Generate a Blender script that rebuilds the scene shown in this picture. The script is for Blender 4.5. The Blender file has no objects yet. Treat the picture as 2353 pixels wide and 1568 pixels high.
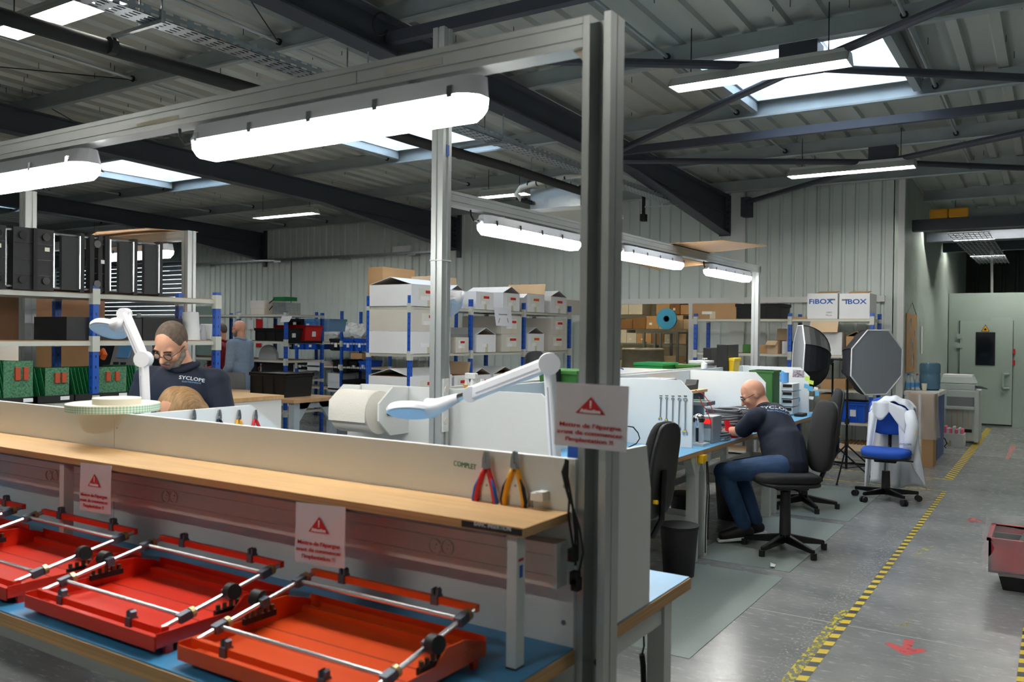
import bpy, math, random
from mathutils import Vector, Matrix
random.seed(7)
sc = bpy.context.scene
col = sc.collection
pi = math.pi
# ---------------------------------------------------------------- camera (level hall camera, 30 mm)
FPX, YAW, PITCH, ROLL, CAMZ = 1961.65, 0.570524, -0.008854, 0.011368, 1.58
FW = Vector((-math.sin(YAW)*math.cos(PITCH), math.cos(YAW)*math.cos(PITCH), math.sin(PITCH)))
_r0 = Vector((math.cos(YAW), math.sin(YAW), 0)); _u0 = _r0.cross(FW)
CR = math.cos(ROLL)*_r0 + math.sin(ROLL)*_u0
CU = -math.sin(ROLL)*_r0 + math.cos(ROLL)*_u0
CAM = Vector((0, 0, CAMZ))
cd = bpy.data.cameras.new('camera'); cam = bpy.data.objects.new('camera', cd); col.objects.link(cam)
m = Matrix((CR, CU, -FW)).transposed().to_4x4(); m.translation = CAM; cam.matrix_world = m
cd.sensor_width = 36; cd.lens = 36*FPX/2353; cd.clip_start = .05; cd.clip_end = 200
cd.dof.use_dof = True; cd.dof.focus_distance = 6.5; cd.dof.aperture_fstop = 4.0
sc.camera = cam
# ---------------------------------------------------------------- world: even overcast sky over the roof lights
w = bpy.data.worlds.new('World'); sc.world = w; w.use_nodes = True
bg = w.node_tree.nodes['Background']; bg.inputs[0].default_value = (.80, .90, 1.0, 1); bg.inputs[1].default_value = 5.0
sc.view_settings.view_transform = 'Standard'; sc.view_settings.look = 'None'
sc.view_settings.exposure = 0.5; sc.view_settings.gamma = 1.0; sc.view_settings.use_curve_mapping = False
L_BENCH, L_HALL = 30.0, 62.0          # radiance of the bench lamps and of the hall's trough lamps
sc.cycles.max_bounces = 8; sc.cycles.diffuse_bounces = 4; sc.cycles.glossy_bounces = 4
sc.cycles.transparent_max_bounces = 16; sc.cycles.sample_clamp_indirect = 6.0
sc.cycles.caustics_reflective = False; sc.cycles.caustics_refractive = False

def at(px, py, x=None, y=None, z=None):
    """Point of the place seen at pixel (px, py) of the 2353x1568 frame on the plane x=, y= or z=."""
    d = FW + CR*((px-1176.5)/FPX) - CU*((py-784)/FPX)
    t = (z-CAMZ)/d.z if z is not None else (y/d.y if y is not None else x/d.x)
    return CAM + d*t

# ---------------------------------------------------------------- materials
MATS = {}
def lin(c):
    return tuple(((v/255)/12.92 if v/255 <= .04045 else ((v/255+.055)/1.055)**2.4) for v in c)
def M(name, rgb=None, rough=.5, metal=0., var=0., scale=8., bump=0., bscale=40., emit=0., trans=0., alpha=1., coat=0., rvar=0., aniso=None, ior=1.45):
    if name in MATS: return MATS[name]
    mt = bpy.data.materials.new(name); mt.use_nodes = True; nt = mt.node_tree; b = nt.nodes['Principled BSDF']
    c = lin(rgb)
    b.inputs['Base Color'].default_value = (*c, 1); b.inputs['Roughness'].default_value = rough; b.inputs['Metallic'].default_value = metal
    b.inputs['IOR'].default_value = ior
    if coat: b.inputs['Coat Weight'].default_value = coat; b.inputs['Coat Roughness'].default_value = .12
    if trans: b.inputs['Transmission Weight'].default_value = trans
    if alpha < 1: b.inputs['Alpha'].default_value = alpha
    if emit:
        b.inputs['Emission Color'].default_value = (*c, 1); b.inputs['Emission Strength'].default_value = emit
    if var or bump or rvar:
        tc = nt.nodes.new('ShaderNodeTexCoord'); src = tc.outputs['Object']
        mp = nt.nodes.new('ShaderNodeMapping'); nt.links.new(src, mp.inputs[0])
        if aniso: mp.inputs['Scale'].default_value = aniso
        src = mp.outputs[0]
    if var or rvar:
        n = nt.nodes.new('ShaderNodeTexNoise'); n.inputs['Scale'].default_value = scale; n.inputs['Detail'].default_value = 5
        nt.links.new(src, n.inputs['Vector'])
    if var:
        r = nt.nodes.new('ShaderNodeValToRGB'); r.color_ramp.elements[0].position = .3; r.color_ramp.elements[1].position = .7
        r.color_ramp.elements[0].color = (*[max(0, v*(1-var)) for v in c], 1); r.color_ramp.elements[1].color = (*[min(1, v*(1+var)) for v in c], 1)
        nt.links.new(n.outputs['Fac'], r.inputs[0]); nt.links.new(r.outputs[0], b.inputs['Base Color'])
    if rvar:
        mr = nt.nodes.new('ShaderNodeMapRange'); mr.inputs['To Min'].default_value = max(.02, rough-rvar); mr.inputs['To Max'].default_value = min(1, rough+rvar)
        nt.links.new(n.outputs['Fac'], mr.inputs['Value']); nt.links.new(mr.outputs[0], b.inputs['Roughness'])
    if bump:
        n2 = nt.nodes.new('ShaderNodeTexNoise'); n2.inputs['Scale'].default_value = bscale; n2.inputs['Detail'].default_value = 3
        nt.links.new(src, n2.inputs['Vector'])
        bp = nt.nodes.new('ShaderNodeBump'); bp.inputs['Strength'].default_value = bump; bp.inputs['Distance'].default_value = .01
        nt.links.new(n2.outputs['Fac'], bp.inputs['Height']); nt.links.new(bp.outputs[0], b.inputs['Normal'])
    MATS[name] = mt
    return mt
def G(name):  # node helpers for the few special materials
    mt = bpy.data.materials.new(name); mt.use_nodes = True; MATS[name] = mt
    return mt, mt.node_tree, mt.node_tree.nodes['Principled BSDF']
def node(nt, typ, **kw):
    n = nt.nodes.new(typ)
    for k, v in kw.items(): setattr(n, k, v)
    return n
def mth(nt, op, a, b=None):
    n = nt.nodes.new('ShaderNodeMath'); n.operation = op
    for i, v in enumerate((a, b)):
        if v is None: continue
        if isinstance(v, (int, float)): n.inputs[i].default_value = v
        else: nt.links.new(v, n.inputs[i])
    return n.outputs[0]

# ---------------------------------------------------------------- mesh collector
class MB:
    def __init__(s): s.v = []; s.f = []
    def add(s, v, f):
        o = len(s.v); s.v += [tuple(p) for p in v]; s.f += [tuple(i+o for i in q) for q in f]; return s
    def box(s, x0, x1, y0, y1, z0, z1):
        return s.add([(x0,y0,z0),(x1,y0,z0),(x1,y1,z0),(x0,y1,z0),(x0,y0,z1),(x1,y0,z1),(x1,y1,z1),(x0,y1,z1)],
                     [(3,2,1,0),(4,5,6,7),(0,1,5,4),(1,2,6,5),(2,3,7,6),(3,0,4,7)])
    def hexa(s, p): return s.add(p, [(3,2,1,0),(4,5,6,7),(0,1,5,4),(1,2,6,5),(2,3,7,6),(3,0,4,7)])
    def bar(s, a, b, w, h, up=(0,0,1)):
        a = Vector(a); b = Vector(b); d = (b-a).normalized(); u = Vector(up); r = d.cross(u)
        if r.length < 1e-4: r = d.cross(Vector((0,1,0)))
        r.normalize(); u = r.cross(d).normalized(); r *= w/2; u *= h/2
        return s.hexa([a-r-u, a+r-u, b+r-u, b-r-u, a-r+u, a+r+u, b+r+u, b-r+u])
    def cyl(s, a, b, r0, r1=None, n=12, cap=True):
        r1 = r0 if r1 is None else r1
        a = Vector(a); b = Vector(b); d = (b-a).normalized(); t = Vector((0,0,1)) if abs(d.z) < .9 else Vector((1,0,0))
        x = d.cross(t).normalized(); y = d.cross(x)
        v = []; f = []
        for i in range(n):
            c, q = math.cos(2*pi*i/n), math.sin(2*pi*i/n)
            v.append(a+(x*c+y*q)*r0); v.append(b+(x*c+y*q)*r1)
        for i in range(n):
            j = (i+1) % n; f.append((2*i, 2*i+1, 2*j+1, 2*j))
        if cap: f.append([2*i for i in range(n)]); f.append([2*i+1 for i in range(n)][::-1])
        return s.add(v, f)
    def tube(s, pts, r, n=8, closed=False):
        P = [Vector(p) for p in pts]; k = len(P); v = []; f = []; x = None
        for i in range(k):
            if closed: d = P[(i+1) % k]-P[i-1]
            else: d = P[min(i+1, k-1)]-P[max(i-1, 0)]
            d.normalize()
            if x is None:
                t = Vector((0,0,1)) if abs(d.z) < .9 else Vector((1,0,0)); x = d.cross(t).normalized()
            else:
                x = (x-d*x.dot(d))
                x = x.normalized() if x.length > 1e-6 else d.orthogonal().normalized()
            y = d.cross(x); rr = r[i] if isinstance(r, (list, tuple)) else r
            for j in range(n): v.append(P[i]+(x*math.cos(2*pi*j/n)+y*math.sin(2*pi*j/n))*rr)
        for i in range(k if closed else k-1):
            a = i*n; b = ((i+1) % k)*n
            for j in range(n): f.append((a+j, b+j, b+(j+1) % n, a+(j+1) % n))
        if not closed: f.append(list(range(n))); f.append(list(range((k-1)*n, k*n))[::-1])
        return s.add(v, f)
    def prism(s, poly, axis, a, b):
        n = len(poly); v = []
        for t in (a, b):
            for p, q in poly: v.append((t,p,q) if axis == 'x' else ((p,t,q) if axis == 'y' else (p,q,t)))
        f = [tuple(range(n))[::-1], tuple(range(n, 2*n))]+[(i, (i+1) % n, n+(i+1) % n, n+i) for i in range(n)]
        return s.add(v, f)
    def lathe(s, prof, c=(0,0,0), n=20, mat=None):
        v = []; f = []; k = len(prof); c = Vector(c)
        for i in range(n):
            a = 2*pi*i/n
            for r, z in prof:
                p = Vector((r*math.cos(a), r*math.sin(a), z))
                v.append((mat @ p if mat else p)+c)
        for i in range(n):
            for j in range(k-1): f.append((i*k+j, ((i+1) % n)*k+j, ((i+1) % n)*k+j+1, i*k+j+1))
        if prof[0][0] > 1e-5: f.append([i*k for i in range(n)][::-1])
        if prof[-1][0] > 1e-5: f.append([i*k+k-1 for i in range(n)])
        return s.add(v, f)
    def ell(s, c, r, n=16, m=10, mat=None):
        c = Vector(c); v = [Vector((0,0,-r[2]))]; f = []
        for j in range(1, m):
            t = pi*j/m-pi/2
            for i in range(n): v.append(Vector((r[0]*math.cos(t)*math.cos(2*pi*i/n), r[1]*math.cos(t)*math.sin(2*pi*i/n), r[2]*math.sin(t))))
        v.append(Vector((0,0,r[2]))); L = len(v)-1
        for i in range(n):
            f.append((0, 1+(i+1) % n, 1+i)); f.append((L, L-n+i, L-n+(i+1) % n))
            for j in range(m-2):
                a = 1+j*n; f.append((a+i, a+(i+1) % n, a+n+(i+1) % n, a+n+i))
        return s.add([(mat @ p if mat else p)+c for p in v], f)
    def cap(s, a, b, ra, rb, n=12):      # tapered limb with round ends
        a = Vector(a); b = Vector(b); s.cyl(a, b, ra, rb, n); s.ell(a, (ra,)*3, n, 8); s.ell(b, (rb,)*3, n, 8); return s
    def grid(s, fn, nu, nv, cu=False):
        v = [fn(i/(nu if cu else nu-1), j/(nv-1)) for i in range(nu) for j in range(nv)]; f = []
        for i in range(nu if cu else nu-1):
            for j in range(nv-1):
                a = i*nv+j; b = ((i+1) % nu)*nv+j; f.append((a, b, b+1, a+1))
        return s.add(v, f)
    def xf(s, mt): s.v = [tuple(mt @ Vector(p)) for p in s.v]; return s
    def mesh(s, name, off=(0,0,0)):
        me = bpy.data.meshes.new(name); o = Vector(off)
        me.from_pydata([tuple(Vector(p)-o) for p in s.v], [], s.f); me.validate(); me.update(); return me

def wloc(o):
    v = Vector((0,0,0))
    while o is not None: v += o.location; o = o.parent
    return v
def link(name, me, mat, parent=None, loc=None, smooth=False, bevel=0, props=None):
    o = bpy.data.objects.new(name, me); col.objects.link(o)
    if mat is not None:
        me.materials.clear()
        me.materials.append(MATS[mat] if isinstance(mat, str) else mat)
    if parent: o.parent = parent
    if loc is not None: o.location = loc
    if smooth:
        for p in me.polygons: p.use_smooth = True
    if smooth == 'auto':
        try: me.set_sharp_from_angle(angle=math.radians(40))
        except Exception: pass
    if bevel:
        b = o.modifiers.new('bevel', 'BEVEL'); b.width = bevel; b.segments = 2; b.limit_method = 'ANGLE'
    for k, v in (props or {}).items(): o[k] = v
    return o
def part(name, mb, mat, parent=None, o=None, smooth=False, bevel=0, kind=None, label=None):
    """World-coordinate mesh -> object under parent (parents carry no rotation while we build)."""
    base = wloc(parent) if parent else Vector((0,0,0)); o = Vector(o) if o is not None else base
    ob = link(name, mb.mesh(name, o), mat, parent, o-base, smooth, bevel)
    if kind: ob['kind'] = kind
    if label: ob['label'] = label
    return ob
def tag(o, label, cat, group=None, kind=None):
    o['label'] = label; o['category'] = cat
    if group: o['group'] = group
    if kind: o['kind'] = kind
    return o
def thing(name, label, cat, loc=(0,0,0), group=None):
    o = bpy.data.objects.new(name, None); col.objects.link(o); o.location = loc; o.empty_display_size = .1
    return tag(o, label, cat, group)
def solo(name, mb, mat, label, cat, group=None, o=None, smooth=False, bevel=0, kind=None):
    return tag(part(name, mb, mat, None, o, smooth, bevel), label, cat, group, kind)
def struct(name, mb, mat, parent=None, smooth=False, label=None):
    ob = part(name, mb, mat, parent, None, smooth)
    if not parent: ob['kind'] = 'structure'
    if label: ob['label'] = label
    return ob
def dup(root, loc=None, rotz=None, label=None, parent=None, group=None):
    r = root.copy(); col.objects.link(r)
    if parent is not None: r.parent = parent
    if loc is not None: r.location = loc
    if rotz is not None: r.rotation_euler = (0, 0, rotz)
    if label: r['label'] = label
    if group: r['group'] = group
    for ch in list(root.children): dup(ch, parent=r)
    return r
TEXTS = []
def text(name, s, size, mat, parent, org, xd, yd, align='CENTER', depth=.0006, bold=0., sx=1.):
    TEXTS.append((name, s, size, mat, parent, Vector(org), Vector(xd).normalized(), Vector(yd).normalized(), align, depth, bold, sx))
def finish_texts():
    obs = []
    for t in TEXTS:
        c = bpy.data.curves.new('lettering', 'FONT'); c.body = t[1]; c.size = t[2]; c.align_x = t[8]; c.align_y = 'CENTER'; c.extrude = t[9]; c.offset = t[10]
        c.resolution_u = 3; c.space_line = 1.15
        ob = bpy.data.objects.new('lettering', c); col.objects.link(ob); obs.append(ob)
    bpy.context.view_layer.update(); dg = bpy.context.evaluated_depsgraph_get()
    for t, ob in zip(TEXTS, obs):
        me = bpy.data.meshes.new_from_object(ob.evaluated_get(dg))
        base = wloc(t[4]) if t[4] else Vector((0,0,0)); n = t[6].cross(t[7])
        for v in me.vertices:
            p = t[5]+t[6]*v.co.x*t[11]+t[7]*v.co.y+n*v.co.z; v.co = p-base
        link(t[0], me, t[3], t[4])
    for ob in obs:
        c = ob.data; bpy.data.objects.remove(ob); bpy.data.curves.remove(c)
FLESH = []
def flesh(name, mb, mat, parent, voxel=.008, smooth=6, label=None, mbase=None):
    """Closed overlapping shapes grown together into one continuous surface (finished in one go at the end)."""
    base = wloc(parent) if parent else Vector((0,0,0))
    ob = link(name, mb.mesh(name, mbase if mbase is not None else base), mat, parent, mbase, True)
    r = ob.modifiers.new('r', 'REMESH'); r.mode = 'VOXEL'; r.voxel_size = voxel; r.use_smooth_shade = True
    sm = ob.modifiers.new('s', 'SMOOTH'); sm.factor = .6; sm.iterations = smooth
    FLESH.append(ob)
    if label: ob['label'] = label
    return ob
def finish_flesh():
    bpy.context.view_layer.update(); dg = bpy.context.evaluated_depsgraph_get()
    new = [(ob, bpy.data.meshes.new_from_object(ob.evaluated_get(dg))) for ob in FLESH]
    for ob, me in new:
        mt = ob.data.materials[0]; ob.modifiers.clear(); ob.data = me; me.materials.clear(); me.materials.append(mt)
        for p in me.polygons: p.use_smooth = True
# ---------------------------------------------------------------- common materials
M('white_sheet', (222,228,224), .38, var=.03, scale=1.2)
M('rib_sheet', (214,224,220), .42, var=.04, scale=.8)
M('fine_sheet', (190,202,194), .28, .25, var=.04, scale=1.)
M('roof_sheet', (186,192,186), .5, .1, var=.10, scale=.9, aniso=(3,.5,1))
M('purlin', (168,178,180), .42, .35, var=.10, scale=3.)
M('slate', (62,68,76), .5, var=.06, scale=4.)
M('brace_grey', (66,70,80), .5)
M('galv', (176,184,188), .35, .75, var=.12, scale=25.)
M('black', (22,23,25), .55); M('black_gloss', (18,18,20), .25); M('rubber', (28,29,30), .75)
M('cabin', (160,174,166), .45, var=.03, scale=2.)
M('dark_sheet', (70,78,76), .5, .2)
M('alu', (188,193,192), .34, .55, var=.04, scale=6., aniso=(1,1,.1))
M('alu_bright', (222,224,228), .22, .85)
M('white', (228,230,229), .45); M('white_pvc', (226,220,212), .4); M('white_panel', (226,229,228), .42, var=.02, scale=3.)
M('cream', (232,226,205), .6); M('paper', (236,237,238), .75); M('steel_white', (205,210,208), .4)
M('red', (196,30,32), .45); M('red_paint', (206,44,22), .33, var=.05, scale=3., coat=.25); M('orange_paint', (214,76,26), .33, var=.05, scale=3., coat=.25)
M('blue_steel', (32,86,176), .4, var=.05, scale=4.); M('blue_plastic', (28,88,200), .4); M('sky_blue', (96,160,220), .4)
M('plywood', (198,160,112), .55, var=.10, scale=5., aniso=(.6,8,1), bump=.1, bscale=60.)
M('ply_edge', (186,148,102), .6, var=.22, scale=3., aniso=(.5,.5,60)); M('worktop', (186,148,108), .5, var=.08, scale=5., aniso=(.7,6,1))
M('carton', (178,140,98), .75, var=.06, scale=5.); M('carton_dark', (128,92,56), .8, var=.08, scale=6.); M('carton_pale', (204,178,146), .75, var=.04, scale=5.)
M('carton_white', (226,228,230), .6, var=.02, scale=4.); M('carton_grey', (206,202,192), .65, var=.03, scale=3.)
M('esd_blue', (108,172,216), .35, var=.03, scale=30.); M('chrome', (215,218,222), .15, 1.); M('steel', (168,172,176), .3, .9)
M('pcb', (28,110,62), .45, var=.35, scale=60.); M('green_bin', (52,104,44), .45); M('yellow', (244,196,24), .45); M('navy', (18,27,46), .8, var=.12, scale=20., bump=.15, bscale=200.)
M('clear_bag', (225,228,228), .2, alpha=.33); M('glass', (230,240,240), .05, alpha=.25); M('dark_glass', (16,22,28), .06)
def ribbed(name, c1, c2):
    return None
# floor: polished, worn concrete
mt, nt, b = G('concrete')
tc = node(nt, 'ShaderNodeTexCoord'); n1 = node(nt, 'ShaderNodeTexNoise'); n1.inputs['Scale'].default_value = .9; n1.inputs['Detail'].default_value = 8; n1.inputs['Roughness'].default_value = .62
mp = node(nt, 'ShaderNodeMapping'); mp.inputs['Scale'].default_value = (1.0, 2.6, 1); nt.links.new(tc.outputs['Object'], mp.inputs[0]); nt.links.new(mp.outputs[0], n1.inputs['Vector'])
r = node(nt, 'ShaderNodeValToRGB'); r.color_ramp.elements[0].position = .32; r.color_ramp.elements[1].position = .70
r.color_ramp.elements[0].color = (*lin((112,116,118)), 1); r.color_ramp.elements[1].color = (*lin((152,154,152)), 1)
nt.links.new(n1.outputs['Fac'], r.inputs[0])
n2 = node(nt, 'ShaderNodeTexNoise'); n2.inputs['Scale'].default_value = 7; n2.inputs['Detail'].default_value = 9; n2.inputs['Roughness'].default_value = .7
mp2 = node(nt, 'ShaderNodeMapping'); mp2.inputs['Scale'].default_value = (1.6, 5.5, 1); nt.links.new(tc.outputs['Object'], mp2.inputs[0]); nt.links.new(mp2.outputs[0], n2.inputs['Vector'])
mx = node(nt, 'ShaderNodeMixRGB', blend_type='OVERLAY'); mx.inputs[0].default_value = .28
nt.links.new(r.outputs[0], mx.inputs[1]); nt.links.new(n2.outputs['Fac'], mx.inputs[2]); nt.links.new(mx.outputs[0], b.inputs['Base Color'])
mr = node(nt, 'ShaderNodeMapRange'); mr.inputs['To Min'].default_value = .12; mr.inputs['To Max'].default_value = .38; nt.links.new(n2.outputs['Fac'], mr.inputs['Value']); nt.links.new(mr.outputs[0], b.inputs['Roughness'])
bp = node(nt, 'ShaderNodeBump'); bp.inputs['Strength'].default_value = .05; bp.inputs['Distance'].default_value = .004; nt.links.new(n2.outputs['Fac'], bp.inputs['Height']); nt.links.new(bp.outputs[0], b.inputs['Normal'])
b.inputs['IOR'].default_value = 1.5
# slotted rack post: bolt holes along the post
mt, nt, b = G('rack_post'); b.inputs['Roughness'].default_value = .4
tc = node(nt, 'ShaderNodeTexCoord'); sp = node(nt, 'ShaderNodeSeparateXYZ'); nt.links.new(tc.outputs['Object'], sp.inputs[0])
zz = mth(nt, 'LESS_THAN', mth(nt, 'ABSOLUTE', mth(nt, 'SUBTRACT', mth(nt, 'FRACT', mth(nt, 'MULTIPLY', sp.outputs[2], 14.)), .5)), .13)
hx = mth(nt, 'MAXIMUM', mth(nt, 'LESS_THAN', mth(nt, 'ABSOLUTE', sp.outputs[0]), .005), mth(nt, 'LESS_THAN', mth(nt, 'ABSOLUTE', sp.outputs[1]), .005))
hole = mth(nt, 'MULTIPLY', zz, hx); mx = node(nt, 'ShaderNodeMixRGB'); nt.links.new(hole, mx.inputs[0])
mx.inputs[1].default_value = (*lin((30,84,178)), 1); mx.inputs[2].default_value = (*lin((8,18,44)), 1); nt.links.new(mx.outputs[0], b.inputs['Base Color'])
# hazard tape: black and yellow bars
def hazard(name, k, slant):
    mt, nt, b = G(name); b.inputs['Roughness'].default_value = .4
    tc = node(nt, 'ShaderNodeTexCoord'); sp = node(nt, 'ShaderNodeSeparateXYZ'); nt.links.new(tc.outputs['Object'], sp.inputs[0])
    t = mth(nt, 'FRACT', mth(nt, 'MULTIPLY', mth(nt, 'ADD', sp.outputs[1], mth(nt, 'MULTIPLY', sp.outputs[0], slant)), k))
    mx = node(nt, 'ShaderNodeMixRGB'); nt.links.new(mth(nt, 'LESS_THAN', t, .5), mx.inputs[0])
    mx.inputs[1].default_value = (*lin((236,206,38)), 1); mx.inputs[2].default_value = (*lin((44,44,46)), 1); nt.links.new(mx.outputs[0], b.inputs['Base Color'])
hazard('hazard', 1/.134, -.35); hazard('hazard_far', 1/.16, 1.2)
# worn print that lets the floor show through
def worn(name, rgb, amount, scale, aniso=(1,1,1)):
    mt, nt, b = G(name); b.inputs['Roughness'].default_value = .5; b.inputs['Base Color'].default_value = (*lin(rgb), 1)
    tc = node(nt, 'ShaderNodeTexCoord'); mp = node(nt, 'ShaderNodeMapping'); mp.inputs['Scale'].default_value = aniso; nt.links.new(tc.outputs['Object'], mp.inputs[0])
    n = node(nt, 'ShaderNodeTexNoise'); n.inputs['Scale'].default_value = scale; n.inputs['Detail'].default_value = 8; nt.links.new(mp.outputs[0], n.inputs['Vector'])
    mr = node(nt, 'ShaderNodeMapRange'); mr.inputs['From Min'].default_value = amount-.06; mr.inputs['From Max'].default_value = amount+.06; nt.links.new(n.outputs['Fac'], mr.inputs['Value'])
    nt.links.new(mr.outputs[0], b.inputs['Alpha'])
worn('glue', (176,182,178), .60, 60); worn('old_tape', (206,190,50), .52, 50, (1,.5,1)); worn('red_print', (196,60,64), .33, 20); worn('red_faint', (190,80,78), .50, 14); worn('yellow_line', (196,176,60), .42, 12); worn('yellow_scuff', (176,166,84), .53, 16); worn('pink_print', (206,140,130), .45, 40, (1,3,1))
# chair mat
M('chair_mat', (150,162,158), .45, var=.06, scale=140., alpha=.8)

# ---------------------------------------------------------------- floor
struct('floor', MB().box(-26.2, 5.2, -4.2, 22.2, -.2, 0), 'concrete')
fl = bpy.data.objects['floor']
part('floor_joint', MB().box(-9, 5, 4.925, 4.931, 0, .0006), M('joint', (206,206,198), .8), fl)
part('floor_joint', MB().box(-9, 5, 13.2, 13.206, 0, .0006), 'joint', fl)
# ---------------------------------------------------------------- walls
WY = 12.15
def ribs(mb, x0, x1, z0, z1, y, pitch=.167, gw=.045, d=.03, axis='x'):
    x = x0; prof = [(x0, 0)]
    while x+pitch <= x1+1e-6:
        prof += [(x+pitch-gw-.012, 0), (x+pitch-gw, d), (x+pitch-.012, d), (x+pitch, 0)]; x += pitch
    prof.append((x1, 0))
    v = []; f = []
    for t, o in prof:
        for z in (z0, z1): v.append((t, y+o, z) if axis == 'x' else (y-o, t, z))
    for i in range(len(prof)-1): f.append((2*i, 2*i+2, 2*i+3, 2*i+1) if axis == 'x' else (2*i, 2*i+1, 2*i+3, 2*i+2))
    mb.add(v, f)
mb = MB()
ribs(mb, -26, -21.8, 0, 3.80, WY); ribs(mb, -21.8, -16.46, 3.1, 3.80, WY); ribs(mb, -16.46, -6.1, 0, 3.80, WY); ribs(mb, -6.1, -4.63, 2.07, 3.80, WY); ribs(mb, -4.63, -1.74, 0, 3.80, WY)
mb.box(-26, -21.8, WY+.05, WY+.15, 0, 4); mb.box(-21.8, -16.46, WY+.05, WY+.15, 3.1, 4); mb.box(-16.46, -6.1, WY+.05, WY+.15, 0, 4); mb.box(-6.1, -4.63, WY+.05, WY+.15, 2.07, 4); mb.box(-4.63, -1.76, WY+.05, WY+.15, 0, 4)
struct('wall_back', mb, 'rib_sheet')
mb = MB(); ribs(mb, WY, 21.0, 0, 3.75, -1.74, .075, .03, .014, 'y'); mb.box(-1.86, -1.77, WY, 21, 0, 4)
struct('wall_side', mb, 'fine_sheet')
mb = MB(); ribs(mb, -1.74, 5, 0, 3.8, 21.0, .25, .06, .04); mb.box(-1.86, 5.1, 21.06, 21.15, 0, 4)
struct('wall_far', mb, 'dark_sheet')
struct('wall_left', MB().box(-26.1, -26, -4, WY, 0, 5), 'white_sheet')
struct('wall_right', MB().box(5, 5.1, -4, 21, 0, 5), 'white_sheet')
struct('wall_front', MB().box(-26, 5, -4.1, -4, 0, 5), 'white_sheet')
struct('trim_1', MB().box(-6.1, -1.95, WY-.035, WY, 2.055, 2.135), 'white')
struct('trim_2', MB().box(-26, -1.74, WY-.02, WY, 3.70, 3.76), 'white_sheet')
struct('trim_3', MB().box(-4.65, -4.57, WY-.05, WY+.14, 0, 2.055), 'white')
struct('trim_4', MB().box(-4.03, -3.82, WY-.04, WY, 0, 3.68), 'white_sheet')
struct('trim_5', MB().box(-1.80, -1.725, WY-.02, WY+.06, 0, 3.76), 'white')
struct('trim_6', MB().box(-5.98, -5.90, WY-.05, WY+.14, 0, 2.055), 'white')
# roller shutter in the back wall
sh = bpy.data.objects.new('door_1', None); col.objects.link(sh); sh['kind'] = 'structure'; sh.location = (-19.1, WY, 0)
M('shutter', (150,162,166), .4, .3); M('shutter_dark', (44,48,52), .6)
for i in range(15):
    z = 1.62+i*.1
    part('slat', MB().prism([(WY-.01,z),(WY-.025,z+.02),(WY-.025,z+.08),(WY-.01,z+.095)], 'x', -21.7, -16.55), 'shutter', sh)
part('guide_rail', MB().box(-16.55, -16.45, WY-.06, WY, 0, 3.2), 'galv', sh); part('shutter_box', MB().box(-21.9, -16.4, WY-.25, WY, 3.1, 3.4), 'shutter', sh)
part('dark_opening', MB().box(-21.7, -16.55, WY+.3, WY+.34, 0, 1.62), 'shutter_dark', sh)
# ---------------------------------------------------------------- roof
def PB(y): return 3.969-.03*y          # underside of the purlins
def RS(y): return PB(y)+.172           # underside of the roof sheet
SKY = [(-2.5,-1.13), (-7.04,-5.6), (-11.6,-10.2), (-16.2,-14.8)]; SY0, SY1 = 6.72, 8.24
ce = bpy.data.objects.new('ceiling', None); col.objects.link(ce); ce['kind'] = 'structure'
def sheet(mb, x0, x1, y0, y1, pitch=.28, d=.035):
    x = x0; prof = [(x0, d)]
    while x+pitch <= x1+1e-6:
        prof += [(x+pitch*.30, d), (x+pitch*.36, 0), (x+pitch*.62, 0), (x+pitch*.68, d)]; x += pitch
    prof.append((x1, d)); v = []; f = []
    for t, o in prof:
        for y in (y0, y1): v.append((t, y, RS(y)+o))
    for i in range(len(prof)-1): f.append((2*i, 2*i+1, 2*i+3, 2*i+2))
    mb.add(v, f)
mb = MB(); xs = [-26.1]
for a, c in sorted(SKY): xs += [a, c]
xs.append(5.1)
for i in range(len(xs)-1):
    yb = WY+.1
    if i % 2: sheet(mb, xs[i], xs[i+1], -4.1, SY0); sheet(mb, xs[i], xs[i+1], SY1, yb)
    else: sheet(mb, xs[i], xs[i+1], -4.1, yb)
sheet(mb, -1.9, 5.1, WY+.1, 21.1)
part('roof_sheet', mb, 'roof_sheet', ce)
mb = MB()     # roof insulation skin closes the hall to the sky above the sheet
for i in range(len(xs)-1):
    for y0, y1 in ([(-4.1, SY0), (SY1, 22)] if i % 2 else [(-4.1, 22)]):
        mb.hexa([(xs[i],y0,RS(y0)+.04),(xs[i+1],y0,RS(y0)+.04),(xs[i+1],y1,RS(y1)+.04),(xs[i],y1,RS(y1)+.04),(xs[i],y0,RS(y0)+.12),(xs[i+1],y0,RS(y0)+.12),(xs[i+1],y1,RS(y1)+.12),(xs[i],y1,RS(y1)+.12)])
part('roof_build_up', mb, 'dark_sheet', ce, kind='stuff')
PY = [11.9, 10.13, 8.36, 6.58, 4.81, 3.04, 1.27, -.5, -2.3]
for y in PY+[13.7, 15.5, 17.3, 19.1]:
    z = PB(y); x0 = -26 if y < WY else -1.7; t = .006; h = .165
    part('purlin', MB().prism([(y-.06,z),(y,z),(y,z+h-t),(y+.06,z+h-t),(y+.06,z+h),(y-t,z+h),(y-t,z+t),(y-.06,z+t),(y-.06,z+.016),(y-.064,z+.016)], 'x', x0, 5), 'purlin', ce)
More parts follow.
